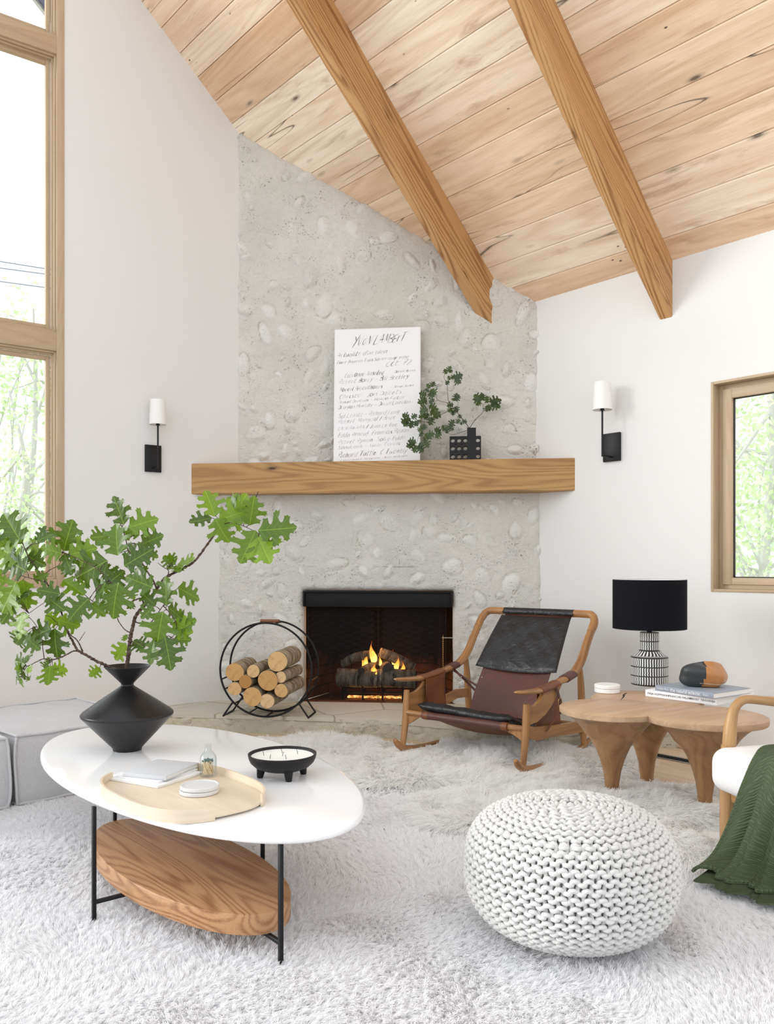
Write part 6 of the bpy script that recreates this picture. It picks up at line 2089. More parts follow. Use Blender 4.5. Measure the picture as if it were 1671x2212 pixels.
# white box, books, leather-bound stone
wx = onz(1311, 1495, TT)
bx = T('round_box', 'white round lidded box on the side table', 'box', (wx.x, wx.y, TT))
for nm_, z0, z1, r_ in (('box_base', 0.0005, 0.021, 0.064), ('lid', 0.0225, 0.041, 0.0645)):
    mb = MB(); lathe(mb, [(0, z0), (r_ - 0.002, z0), (r_, z0 + 0.002), (r_, z1 - 0.003), (r_ - 0.003, z1), (0, z1)], (wx.x, wx.y, TT), 56); O(nm_, mb, M['whiteceramic'], parent=bx)
def text_on(parent, body, size, loc, rotmat, mat, name='lettering', shear=0.0, align='LEFT', space=1.0, xscale=1.0):
    cu = bpy.data.curves.new(name, 'FONT'); cu.body = body; cu.size = size; cu.extrude = 0.0002; cu.shear = shear; cu.align_x = align; cu.align_y = 'CENTER'; cu.space_character = space
    cu.materials.append(mat)
    tmp = bpy.data.objects.new('tmp_text', cu); COL.objects.link(tmp)
    me = bpy.data.meshes.new_from_object(tmp.evaluated_get(bpy.context.evaluated_depsgraph_get()))
    bpy.data.objects.remove(tmp, do_unlink=True)
    me.name = name
    o = bpy.data.objects.new(name, me); COL.objects.link(o); o.parent = parent; o['kind'] = 'stuff'
    if not me.materials: me.materials.append(mat)
    o.matrix_local = Matrix.Translation(loc) @ rotmat.to_4x4() @ Matrix.Diagonal((xscale, 1, 1, 1))
    return o
bk1, (sx1, sy1) = flatbook('white_art_book', 'thick white book lying at the bottom of the pair on the side table', 'book', [(1396, 1489), (1550, 1510), (1625, 1489), (1478, 1474)], TT + 0.0005, 0.033, M['whitecover'], M['paper'], 'books on the side table')
RX = Matrix.Rotation(PI / 2, 3, 'X')
text_on(bk1, 'MAJA HOFFMANN', 0.0140, (-sx1 / 2 + 0.012, -sy1 / 2 - 0.0006, 0.0165), RX, M['textblack'])
text_on(bk1, 'FRANCOIS HALARD', 0.0140, (-sx1 / 2 + sx1 * 0.34, -sy1 / 2 - 0.0006, 0.0165), RX, M['textblack'])
text_on(bk1, 'RIRKRIT TIRAVANIJA', 0.0140, (-sx1 / 2 + sx1 * 0.64, -sy1 / 2 - 0.0006, 0.0165), RX, M['textblack'])
bk2, (sx2, sy2) = flatbook('blue_grey_book', 'blue-grey hardback book lying on the thick white book', 'book', [(1409, 1478.5), (1536.5, 1498), (1624, 1486), (1500, 1471)], TT + 0.034, 0.026, M['bluecover'], M['paper'], 'books on the side table')
text_on(bk2, 'the natural eclectic', 0.024, (-sx2 / 2 + sx2 * 0.27, -sy2 / 2 - 0.0006, 0.0135), RX, M['textwhite'], xscale=0.9)
text_on(bk2, 'Heather Ross', 0.012, (-sx2 / 2 + 0.012, -sy2 / 2 - 0.0006, 0.013), RX, M['textwhite'])
text_on(bk2, 'Rizzoli', 0.011, (sx2 / 2 - 0.055, -sy2 / 2 - 0.0006, 0.013), RX, M['textwhite'])
rz = TT + 0.0605
rc = onz(1520, 1483, TT + 0.0605)
rk = T('leather_bound_stone', 'dark river stone half wrapped in tan stitched leather on top of the books', 'paperweight', (rc.x, rc.y, rz))
def rockpt(a, b, s=1.0):
    """a azimuth, b elevation"""
    x = math.cos(b) * math.cos(a); y = math.cos(b) * math.sin(a); z = math.sin(b)
    r = 1 + 0.10 * math.sin(2 * a + 1.0) * math.cos(b) + 0.06 * math.sin(3 * a + 2 * b) + 0.05 * math.cos(4 * b + a)
    e = 2.6
    q = (abs(x) ** e + abs(y) ** e + abs(z) ** e) ** (-1 / e)
    fx = 0.106 * (1.0 if x > 0 else 1.04); zz = 0.061 * (1 + 0.10 * x)
    return Vector((x * q * r * fx * s, y * q * r * 0.065 * s, z * q * r * zz * s))
def rockmesh(mb, s, cut, fac=False):
    na, nb = 56, 30; v = []; idx = {}; f = []
    for j in range(nb + 1):
        for i in range(na):
            p = rockpt(2 * PI * i / na, -PI / 2 + PI * j / nb, s)
            if fac:
                p = Vector((p.x, p.y, p.z)); 
                for d_, h_ in (((0.55, -0.6, 0.58), 0.062), ((-0.2, -0.6, 0.75), 0.058), ((0.85, -0.3, 0.4), 0.082), ((0.4, -0.9, -0.1), 0.066), ((0.9, -0.4, -0.2), 0.088)):
                    dd = Vector(d_).normalized(); o_ = p.dot(dd) - h_ * 1.04
                    if o_ > 0: p -= dd * (o_ * 0.85)
            v.append(p)
    for j in range(nb):
        for i in range(na):
            a = j * na + i; b = j * na + (i + 1) % na
            q = (a, b, b + na, a + na)
            m_ = sum((v[k] for k in q), Vector()) / 4
            if cut(m_): f.append(q)
    zmin = -0.055
    mb.add([Vector((rc.x, rc.y, rz + 0.0565)) + Matrix.Rotation(math.radians(-12), 3, 'Z') @ Vector((p.x, p.y, max(p.z, zmin))) for p in v], f)
mb = MB(); rockmesh(mb, 0.965, lambda p: p.x < 0.012 + 0.22 * p.z - 0.15 * p.y); O('stone', mb, M['rock'], parent=rk, angle=None)
lim = lambda p: p.x > -0.012 + 0.22 * p.z - 0.15 * p.y
mb = MB(); rockmesh(mb, 1.0, lim, True); lo = O('leather_cover', mb, M['rockleather'], parent=rk, angle=70)
mb = MB()
for i in range(26):
    a = -1.95 + i * 0.085; 
    for b0 in (-0.62,):
        p = rockpt(a, b0, 1.012); 
        if p.x < -0.03: continue
        d = rockpt(a + 0.045, b0, 1.012)
        Rz = Matrix.Rotation(math.radians(-12), 3, 'Z')
        tube(mb, [Vector((rc.x, rc.y, rz + 0.0565)) + Rz @ p, Vector((rc.x, rc.y, rz + 0.0565)) + Rz @ d], 0.0012, 5)
O('stitching', mb, M['thread'], parent=rk)

# ------------------------------------------------------------------ armchair at the right edge with a throw
ax0 = onz(1556, 1816, 0.03)
A0 = V2(ax0.x, ax0.y)
af = V2(-0.972, -0.236); ab = V2(0.972, 0.236); asd = V2(0.236, -0.972)    # front, back, towards the camera
arm_t = T('armchair', 'wooden armchair with thick white upholstered seat, cut by the right edge of the photo', 'armchair', (A0[0] + .3, A0[1] - .2, 0.02))
def A(s, b, z):
    """s from the far side towards the camera, b backwards"""
    q = A0 + asd * s + ab * b
    return Vector((q[0], q[1], z))
SW = 0.60
for s in (0.0, SW):
    mb = MB(); pts = [A(s + (0.012 if s == 0 else -0.012), 0.018, 0.02), A(s, 0.035, 0.25), A(s, 0.035, 0.40)]
    tube(mb, [Vector(p) for p in catmull([tuple(p) for p in pts], 6)], taperlist([0.026, 0.034, 0.028], 13), 16, goff=(s, 0, 0)); O('leg', mb, M['armoak'], parent=arm_t)
    mb = MB(); tube(mb, [A(s, 0.56, 0.02), A(s, 0.50, 0.25), A(s, 0.50, 0.45)], [0.02, 0.028, 0.024], 16, goff=(s + 3, 0, 0)); O('leg', mb, M['armoak'], parent=arm_t)
    zA = zat(1506, A0[1])
    pts = [(0.035, 0.36), (0.040, 0.44), (0.046, 0.49), (0.062, zA - 0.045), (0.105, zA - 0.014), (0.19, zA - 0.020), (0.30, zA - 0.034), (0.45, zA - 0.06), (0.58, zA - 0.06)]
    pp = [Vector(p) for p in catmull([tuple(A(s, b, z)) for b, z in pts], 8)]
    mb = MB(); tube(mb, pp, taperlist([0.026, 0.026, 0.023, 0.019, 0.017, 0.018, 0.022, 0.024, 0.02], len(pp)), 18, goff=(s + 1, 0, 0)); O('armrest', mb, M['armoak'], parent=arm_t)
mb = MB(); rodbox(mb, A(0.02, 0.035, 0.215), A(SW - 0.02, 0.035, 0.215), 0.024, 0.055, 0.004); O('front_rail', mb, M['armoak'], parent=arm_t)
for s in (0.0, SW):
    mb = MB(); rodbox(mb, A(s, 0.02, 0.222), A(s, 0.49, 0.222), 0.022, 0.055, 0.004); O('side_rail', mb, M['armoak'], parent=arm_t)
# seat: pillowy rounded block
bm = bmesh.new(); bmesh.ops.create_cube(bm, size=1)
SD, SWd, SH = 0.62, SW + 0.07, 0.165
for v_ in bm.verts: v_.co.x *= SD; v_.co.y *= SWd; v_.co.z *= SH
bmesh.ops.bevel(bm, geom=list(bm.edges), offset=0.055, segments=6, affect='EDGES', profile=0.5)
bmesh.ops.subdivide_edges(bm, edges=[e for e in bm.edges if e.calc_length() > 0.1], cuts=6, use_grid_fill=True)
Mx = Matrix(((ab[0], asd[0], 0), (ab[1], asd[1], 0), (0, 0, 1)))
cen = A(SW / 2 + 0.003, SD / 2 - 0.042, 0.310)
vv = []
for v_ in bm.verts:
    p = v_.co.copy(); 
    e = (1 - (2 * p.x / SD) ** 4) * (1 - (2 * p.y / SWd) ** 4)
    p.z += (0.012 if p.z > 0 else -0.004) * e + 0.05 * (-p.x / SD) * 0
    vv.append(cen + Mx @ p)
bm.verts.index_update()
mb = MB(); mb.add(vv, [[q.index for q in f_.verts] for f_ in bm.faces]); bm.free()
O('seat_cushion', mb, M['whitelinen'], parent=arm_t, angle=None)
bm = bmesh.new(); 
mb = MB(); box(mb, A(SW / 2, 0.60, 0.56), (0.10, SW * 0.9, 0.40), 0.045, Mx, 5); O('back_cushion', mb, M['whitelinen'], parent=arm_t, angle=None)

# green muslin throw: lies over the seat, falls over its front edge and pools on the rug
E0 = catmull([(0.06, 0.30, 0.405), (0.13, 0.17, 0.413), (0.225, 0.010, 0.408), (0.232, -0.050, 0.30), (0.236, -0.085, 0.21), (0.262, -0.150, 0.125), (0.290, -0.225, 0.070), (0.318, -0.315, 0.040)], 12)
E1 = catmull([(0.60, 0.30, 0.405), (0.60, 0.17, 0.413), (0.60, 0.010, 0.408), (0.61, -0.050, 0.30), (0.62, -0.075, 0.21), (0.63, -0.10, 0.125), (0.64, -0.12, 0.080), (0.66, -0.15, 0.045)], 12)
def thr(u, v):
    """u across (0 = edge nearest the fireplace), v along: 0 on the seat, 1 on the floor"""
    k = v * (len(E0) - 1); i = min(int(k), len(E0) - 2); fr_k = k - i
    a = E0[i] + (E0[i + 1] - E0[i]) * fr_k; b = E1[i] + (E1[i + 1] - E1[i]) * fr_k
    uu = u + 0.10 * math.sin(PI * u) * v * 0.5
    p = a * (1 - uu) + b * uu
    fall = max(0.0, min(1.0, (v - 0.30) / 0.4))
    fold = 0.026 * math.sin(u * 21 + v * 2.0) * fall * (1 - 0.35 * v) + 0.010 * math.sin(u * 47 + v * 5) * fall
    zz = p[2]
    if v > 0.8: zz += 0.020 * abs(math.sin(u * 12 + v * 4)) * (v - 0.8) / 0.2 * math.sin(PI * min(1, u * 6))
    if v < 0.3: zz += 0.004 * math.sin(u * 25 + v * 30)
    zz += 0.012
    return A(p[0], p[1] - 0.018 - fold - (0.05 * fall * math.sin(PI * u * 0.9) * (1 - v)), zz)
th_o = T('green_throw', 'green crinkled muslin throw hanging over the white armchair seat onto the rug', 'throw', tuple(A(0.35, -0.2, 0.04)))
mb = MB(); sheet(mb, thr, 90, 130, 0.005)
Gn = []
for (a, b, c_) in mb.g: Gn.append((b * 0.85 + 0.10 * math.sin(a * 6), a * 0.42, c_))
mb.g = Gn
O('cloth', mb, M['blanket'], parent=th_o, angle=60, fixn=False)
mb = MB(); tube(mb, [thr(i / 60, 0.985) + Vector((0, 0, 0.004)) for i in range(61)], 0.006, 8); O('hem', mb, M['blanket'], parent=th_o)
mb = MB(); tube(mb, [thr(0.004, i / 80) + Vector((0, 0, 0.002)) for i in range(81)], 0.0055, 8); O('hem', mb, M['blanket'], parent=th_o)
# a second fold lying doubled on the rug
def thr2(u, v):
    p = thr(0.02 + 0.9 * u, 0.86 + 0.14 * v)
    o = A(0, 0, 0); q = A(0.05, -0.035, 0)
    return Vector((p.x, p.y, 0.044 + 0.010 * (1 - v))) + (q - o) * (0.2 + 0.8 * v)
mb = MB(); sheet(mb, thr2, 60, 30, 0.005); mb.g = [(b * 0.4 + 0.6, a * 0.6, c_) for (a, b, c_) in mb.g]
O('folded_end', mb, M['blanket'], parent=th_o, angle=60, fixn=False)

# ------------------------------------------------------------------ wall sconces
def sconce(label, plate, Q, U, Nn, off, shade_px, zs_, stem_z):
    """plate: (px0, px1, py0, py1)"""
    (x0, x1, y0, y1) = plate
    q0, s0 = onv(x0, Q, U); q1, s1 = onv(x1, Q, U)
    ym = (q0[1] + q1[1]) / 2
    z1, z0 = zat(y0, ym), zat(y1, ym)
    c = (V2(*q0) + V2(*q1)) / 2
    Mx = Matrix(((U[0], Nn[0], 0), (U[1], Nn[1], 0), (0, 0, 1)))
    t = T('wall_sconce', label, 'wall lamp', (c[0], c[1], z0), 'black sconces either side of the fireplace')
    mb = MB(); cc = c + Nn * 0.009; box(mb, (cc[0], cc[1], (z0 + z1) / 2), (abs(s1 - s0) - 0.006, 0.018, z1 - z0), 0.002, Mx); O('back_plate', mb, M['black'], parent=t)
    e = c + Nn * off
    zb2 = z0 + 0.028
    mb = MB(); tube(mb, [(c[0] + Nn[0] * 0.015, c[1] + Nn[1] * 0.015, zb2), (e[0], e[1], zb2)], 0.006, 10); O('arm', mb, M['black'], parent=t)
    ye = e[1]; zsh0, zsh1 = zat(zs_[1], ye), zat(zs_[0], ye)
    mb = MB(); tube(mb, [(e[0], e[1], zb2 - 0.006), (e[0], e[1], zsh0 + 0.002)], 0.0062, 12); O('stem', mb, M['black'], parent=t)
    mb = MB(); lathe(mb, [(0, zsh0 - 0.004), (0.016, zsh0 - 0.004), (0.016, zsh0 - 0.001), (0.0115, zsh0), (0.0115, zsh0 + 0.03), (0, zsh0 + 0.03)], (e[0], e[1], 0), 20); O('socket', mb, M['black'], parent=t)
    rs0, rs1 = shade_px[1] * ye / F, shade_px[0] * ye / F
    mb = MB(); lathe(mb, [(rs0, zsh0), (rs1, zsh1), (rs1 - 0.002, zsh1), (rs0 - 0.002, zsh0)], (e[0], e[1], 0), 40)
    O('lamp_shade', mb, M['shade'], parent=t, angle=60)
sconce('black sconce with white shade left of the fireplace, on the wall beside the tall window', (311, 347.5, 962, 1020), QL, UL, NL, 0.100, (16, 18), (864, 917.5), None)
sconce('black sconce with white shade right of the fireplace, below the right ceiling beam', (1304, 1342, 936, 997), CR0, UR, NR, 0.115, (17, 20.5), (826, 885.5), None)

# ------------------------------------------------------------------ poster with handwritten names
pA, pB = mantelpt(719.5, 0.085), mantelpt(907, 0.085)
PW = (pB - pA).length
pu = (pB - pA).normalized()
topY = pA + Vector((-nm[0], -nm[1], 0)) * 0.055
PHt = 0.985
pn_up = (Vector((-nm[0], -nm[1], 0)) * 0.055 + Vector((0, 0, PHt))).normalized()
pzt = zat(712, pA.y + 0.055)
PHt = (pzt - MZ1) / pn_up.z
pn = pu.cross(pn_up); pn.normalize()
if pn.y > 0: pn = -pn
PM = Matrix((pu, pn_up, pn)).transposed()
if PM.determinant() < 0: print('poster frame flipped')
post = T('framed_poster', 'white poster covered in slanted handwritten names leaning on the chimney above the mantel', 'poster', (pA.x, pA.y, MZ1))
def PP(x, y, z=0.0): return pA + pu * x + pn_up * y + pn * z
mb = MB(); v, f = boxvf(PW, PHt, 0.018, 0.001, 1); mb.add([PP(PW / 2, PHt / 2, -0.0095) + PM @ p for p in v], f); O('frame', mb, M['posteredge'], parent=post, smooth=False)
mb = MB(); v, f = boxvf(PW - 0.012, PHt - 0.012, 0.0016, 0, 1); mb.add([PP(PW / 2, PHt / 2, 0.0) + PM @ p for p in v], f); O('sheet', mb, M['poster'], parent=post, smooth=False)
GL = {  # single-stroke letters on a 0..4 x 0..6 grid
 'a': [[(3, 4), (1, 4), (0, 2), (1, 0), (2.2, .6), (3, 4), (3, 1), (4, 0)]], 'b': [[(0, 6), (.4, 0), (2, 0), (3, 2), (2, 3.6), (.3, 2.5)]], 'c': [[(3, 3.5), (1.5, 4), (.3, 2), (1, 0), (3, .6)]],
 'd': [[(3, 3.5), (1, 3.6), (.2, 1.5), (1, 0), (2.5, .8), (3.6, 6), (3, .6), (3.8, 0)]], 'e': [[(.3, 1.8), (2.8, 2.6), (2, 4), (.6, 3), (.4, .8), (1.6, 0), (3.4, 1)]], 'f': [[(3, 5.6), (2, 6), (1.2, 4), (.6, -2)], [(0, 3), (3, 3.4)]],
 'g': [[(3, 3.8), (1, 3.8), (.3, 1.8), (1.4, .6), (3, 3.6), (2, -2), (0, -1.6)]], 'h': [[(.6, 6), (0, 0), (.6, 2.6), (2, 4), (2.6, 2.6), (2.4, 0), (3.4, .4)]], 'i': [[(0.4, 4), (0, .4), (1.2, 0)], [(.7, 5.3), (.9, 5.6)]],
 'j': [[(1, 4), (.4, -1.6), (-.8, -1.6)], [(1.2, 5.3), (1.3, 5.6)]], 'k': [[(.6, 6), (0, 0)], [(2.8, 3.8), (.3, 2), (3, 0)]], 'l': [[(.8, 6), (0, .8), (1.2, 0)]], 'm': [[(0, 4), (0, 0), (1, 3.6), (1.6, 3.4), (1.6, 0), (2.6, 3.8), (3.4, 3.2), (3.4, .4), (4.4, 0)]],
 'n': [[(0, 4), (0, 0), (1.2, 3.6), (2.4, 3.6), (2.4, .6), (3.4, 0)]], 'o': [[(1.8, 4), (.3, 2.6), (.5, .4), (2, 0), (3, 2), (2, 4), (3.6, 3.8)]], 'p': [[(.4, 4), (-.4, -2)], [(.2, 3), (1.8, 4), (2.8, 2.6), (1.6, .6), (.2, 1)]],
 'q': [[(3, 3.8), (1, 3.8), (.3, 1.8), (1.4, .6), (3, 3.6), (2.4, -2)]], 'r': [[(0.3, 4), (0, 0), (.8, 3), (2.4, 3.9)]], 's': [[(2.6, 3.8), (1, 3.6), (1, 2.6), (2.4, 1.2), (1.6, 0), (0, .4)]], 't': [[(1.4, 6), (.6, .8), (1.6, 0), (2.6, .6)], [(0, 4), (3, 4.4)]],
 'u': [[(0, 4), (.2, .6), (1.6, 0), (2.8, 3.8), (2.6, .4), (3.6, .4)]], 'v': [[(0, 4), (1, 0), (3, 4.2)]], 'w': [[(0, 4), (.8, 0), (2, 3), (2.8, 0), (4.2, 4)]], 'x': [[(0, 4), (2.6, 0)], [(2.8, 4), (0, 0)]], 'y': [[(0, 4), (1.2, 1)], [(3, 4.2), (0, -2.4)]], 'z': [[(0, 4), (3, 4), (0, 0), (3, .3)]],
 'A': [[(0, 0), (2.4, 6), (3.4, 0)], [(.4, 2), (4.2, 2.4)]], 'B': [[(0, 0), (.8, 6), (3, 5.4), (2.6, 3.6), (.6, 3.2), (3.2, 2.4), (2.8, .4), (0, 0)]], 'C': [[(3.8, 5), (2.4, 6.2), (.5, 4), (.3, 1.4), (1.6, 0), (3.8, 1)]], 'D': [[(0, 0), (.8, 6), (3, 5), (3.4, 2), (2, .2), (0, 0)]],
 'E': [[(3.4, 6), (1, 5.6), (0.4, 3.2), (2.6, 3.2), (.2, 2.6), (.2, .2), (3.2, .4)]], 'F': [[(.9, 6), (0, 0)], [(.6, 5.8), (4, 6.2)], [(.4, 3), (2.8, 3.3)]], 'G': [[(3.8, 5), (2.2, 6), (.3, 3), (1.2, 0), (3.4, 1), (3.4, 2.8), (2, 2.7)]], 'H': [[(.8, 6), (0, 0)], [(3.8, 6), (3, 0)], [(.2, 3), (3.4, 3.2)]],
 'I': [[(.8, 6), (0, 0)]], 'J': [[(3, 6), (2, 0), (.6, -.6), (0, .8)]], 'K': [[(.8, 6), (0, 0)], [(4, 6), (.4, 3), (3.6, 0)]], 'L': [[(1, 6.4), (0, 0), (3.8, .5)]], 'M': [[(0, 0), (1.2, 6), (2.2, 1.4), (4.2, 6), (4, 0)]], 'N': [[(0, 0), (.9, 6), (2.6, 0), (4, 6.4)]],
 'O': [[(2.2, 6), (.4, 4), (.4, 1), (2, 0), (3.8, 2), (3.8, 5), (2.2, 6)]], 'P': [[(0, 0), (.8, 6), (3.4, 5.6), (3, 3.4), (.5, 2.8)]], 'R': [[(0, 0), (.8, 6), (3.4, 5.6), (3, 3.6), (.5, 3), (3.8, 0)]], 'S': [[(3.8, 5.4), (1.8, 6), (.8, 4.4), (3, 2.2), (2, 0), (-.4, .6)]],
 'T': [[(2.4, 6), (1.4, 0)], [(0, 5.8), (4.6, 6.3)]], 'U': [[(.4, 6), (.2, 1), (1.6, 0), (3.4, 2), (3.8, 6)]], 'V': [[(0, 6), (1.4, 0), (4, 6.4)]], 'W': [[(0, 6), (1, 0), (2.6, 4.4), (3.4, 0), (5.2, 6.4)]], 'Y': [[(0, 6), (2, 3)], [(4, 6.6), (.6, -1.4)]],
 '0': [[(2, 6), (.4, 3), (1.6, 0), (3.4, 3), (2, 6)]], '7': [[(0, 5.6), (4, 6), (1, 0)], [(.8, 3), (3.6, 3.3)]], '2': [[(.2, 4.6), (2, 6), (3.2, 4.4), (0, 0), (4.6, .3)]], '9': [[(3, 5), (1, 5.6), (.6, 3.8), (2.8, 3.8), (3.2, 5.6), (2, 0)]], '1': [[(1.6, 6), (.8, 0)]],
 '.': [[(0, 0), (.4, .2)]], "'": [[(.8, 6.4), (.5, 5)]], '-': [[(0, 2.4), (3, 2.6)]], '/': [[(2.4, 6.4), (0, -.6)]],
}
def handwrite(mb, text, x0, y0, wd, ht, seed, slope=0.10, th=0.0011, slant=0.36):
    """text fitted into width wd with cap height ht starting at (x0,y0) on the poster"""
    rg = random.Random(seed)
    adv = []
    for ch in text:
        adv.append(2.4 if ch == ' ' else (max(p[0] for s_ in GL[ch] for p in s_) + 0.75) if ch in GL else 2.0)
    tot = sum(adv); sx_ = wd / tot; sy_ = ht / 6
    cx_ = 0
    for ch, ad in zip(text, adv):
        if ch in GL:
            bj = rg.uniform(-.4, .4); kx = rg.uniform(.95, 1.08); ky = rg.uniform(.92, 1.12)
            for s_ in GL[ch]:
                pts = catmull([(p[0] * kx + rg.uniform(-.06, .06), p[1] * ky + bj + rg.uniform(-.08, .08), 0) for p in s_], 4)
                v = []; n = len(pts); heavy = th * rg.choice((0.7, 0.85, 1, 1.2, 1.9))
                for i, p in enumerate(pts):
                    a = pts[max(i - 1, 0)]; b = pts[min(i + 1, n - 1)]
                    X = x0 + (cx_ + p[0]) * sx_ + p[1] * sy_ * slant; Y = y0 + p[1] * sy_ + slope * (cx_ + p[0]) * sx_
                    dx = (b[0] - a[0]) * sx_ + (b[1] - a[1]) * sy_ * slant; dy = (b[1] - a[1]) * sy_
                    l = math.hypot(dx, dy) + 1e-9
                    w = heavy * (0.35 + 0.9 * math.sin(PI * (i + 0.4) / n)) * (1.25 if dy < 0 else 0.75)
                    nx_, ny_ = -dy / l * w / 2, dx / l * w / 2
                    nx_ = nx_ * 0.8 + w * 0.2; 
                    v.append(PP(min(max(X + nx_, .008), PW - .008), Y + ny_, 0.0013)); v.append(PP(min(max(X - nx_, .008), PW - .008), Y - ny_, 0.0013))
                mb.add(v, [(2 * i, 2 * i + 1, 2 * i + 3, 2 * i + 2) for i in range(n - 1)])
        cx_ += ad
LINES = [ # text, x, y(from top), width, cap height as shares of the poster (x,w of the width; y,h of the height), weight
 ('YVoN LAMBErT', .21, .128, .66, .075, .0026), ("Actualite d'un bilan", .03, .212, .63, .036, .0013), ('Carre francois Trois Silence rouge eclair', .03, .262, .90, .026, .0011), ('Oct. 72', .60, .290, .33, .046, .0012),
 ('Giovanni Anselmo', .12, .365, .50, .040, .0014), ('Daniel Buren', .70, .340, .26, .020, .0008), ('Robert Barry - Bill Beckley', .05, .412, .88, .036, .0012), ('Marcel Broodthaers', .06, .470, .54, .034, .0012), ('- Daniel Buren', .66, .452, .28, .018, .0008),
 ('Christo . Jan Dibbets', .06, .522, .78, .034, .0013), ('Daniel Dezeuze - Hamish Fulton', .05, .560, .82, .024, .0009), ('Douglas Huebler - David Lamelas', .05, .600, .90, .030, .0011), ('Sol LeWitt - Richard Long', .05, .668, .76, .036, .0009), ('Robert Mangold / Brice', .05, .708, .72, .034, .0009),
 ('ON KAWARA / Jean Le Gac', .05, .760, .74, .030, .0010), ('Edda Renouf  Francois Rouan', .05, .812, .88, .036, .0012), ('Robert Ryman  Salvo Edda', .05, .862, .84, .034, .0010), ('Sandback - Niele Toroni', .05, .900, .78, .028, .0008), ('Richard Tuttle  C Twombly', .05, .962, .86, .042, .0013), ('Lawrence Weiner . Ian Wilson', .08, .990, .84, .016, .0008)]
mb = MB()
for i, (tx, x, y, w, h, th) in enumerate(LINES):
    handwrite(mb, tx, x * PW, (1 - y) * PHt, w * PW * 0.93, h * PHt * 0.85, i + 5, 0.06, th)
tag(O('handwriting', mb, M['ink'], parent=post, smooth=False, fixn=False), kind='stuff')

# ------------------------------------------------------------------ perforated black vase with small oak twigs on the mantel
vL, vR = mantelpt(971, 0.075), mantelpt(1038.5, 0.075)
vW = (vR - vL).length
hv_ = T('perforated_vase', 'square black vase pierced with rows of round holes on the mantel', 'vase', (vL.x + vW / 2, vL.y, MZ1))
vz1 = zat(944, vL.y); vH = vz1 - MZ1
def VP(x, y, z): return vL + pu * x + Vector((nm[0], nm[1], 0)) * y + Vector((0, 0, z))
def holeplate(w, h, nx, ny, r, m=0.0):
    """2-D plate with round holes: returns list of quads as polygons"""
    cw_, ch_ = w / nx, h / ny; K = 24; V = []; Fq = []
    for j in range(ny):
        for i in range(nx):
            x0, y0 = i * cw_, j * ch_; cx_, cy_ = x0 + cw_ / 2, y0 + ch_ / 2; b = len(V)
            for k in range(K):
                a = 2 * PI * k / K; c, s = math.cos(a), math.sin(a)
                V.append((cx_ + r * c, cy_ + r * s))
            for k in range(K):
                a = 2 * PI * k / K; c, s = math.cos(a), math.sin(a); m_ = max(abs(c) / (cw_ / 2), abs(s) / (ch_ / 2)); V.append((cx_ + c / m_, cy_ + s / m_))
            for k in range(K):
                l = (k + 1) % K; Fq.append((b + k, b + l, b + K + l, b + K + k))
            for (cx2, cy2) in ((x0, y0), (x0 + cw_, y0), (x0, y0 + ch_), (x0 + cw_, y0 + ch_)):
                pass
    return V, Fq
mb = MB(); dpt = 0.055
V_, Fq = holeplate(vW, vH, 5, 3, 0.0148)
n0 = len(V_)
front_ = [VP(x, dpt / 2, z) for x, z in V_]; back_ = [VP(x, -dpt / 2, z) for x, z in V_]
K = 24; ff = list(Fq) + [tuple(n0 + q for q in reversed(t)) for t in Fq]
for c_ in range(15):
    b = c_ * 2 * K
    for k in range(K):
        l = (k + 1) % K; ff.append((b + k, n0 + b + k, n0 + b + l, b + l))
mb.add(front_ + back_, ff)
for (a, b) in (((0, 0), (vW, 0)), ((vW, 0), (vW, vH)), ((vW, vH), (0, vH)), ((0, vH), (0, 0))):
    mb.add([VP(a[0], dpt / 2, a[1]), VP(b[0], dpt / 2, b[1]), VP(b[0], -dpt / 2, b[1]), VP(a[0], -dpt / 2, a[1])], [(0, 1, 2, 3)])
O('pierced_body', mb, M['bowl'], parent=hv_, smooth=False, fixn=False)
spx = vW * 3.5 / 5
sz1 = zat(926, vL.y) - MZ1
mb = MB(); sw_ = 0.030
out_ = [(-sw_, -0.0265), (sw_, -0.0265), (sw_, 0.0265), (-sw_, 0.0265)]; inn_ = [(x * .78, y * .78) for x, y in out_]
v = []
for z, ol in ((0.001, out_), (sz1, out_), (sz1, inn_), (0.02, inn_)):
    v += [VP(spx + x, y, z) for x, y in ol]
f = []
for i in range(3):
    for k in range(4): f.append((i * 4 + k, i * 4 + (k + 1) % 4, i * 4 + 4 + (k + 1) % 4, i * 4 + 4 + k))
f.append((0, 1, 2, 3)); f.append((12, 13, 14, 15)); mb.add(v, f); O('neck', mb, M['bowl'], parent=hv_, smooth=False)
def Z1(x, y): return (700 + x / 3.979, 690 + y / 3.979)
MY = VP(spx, 0, 0).y
def mst(pts, n=6): return [Vector(p) for p in catmull([tuple(at(*Z1(x, y), MY + d)) for x, y, d in pts], n)]
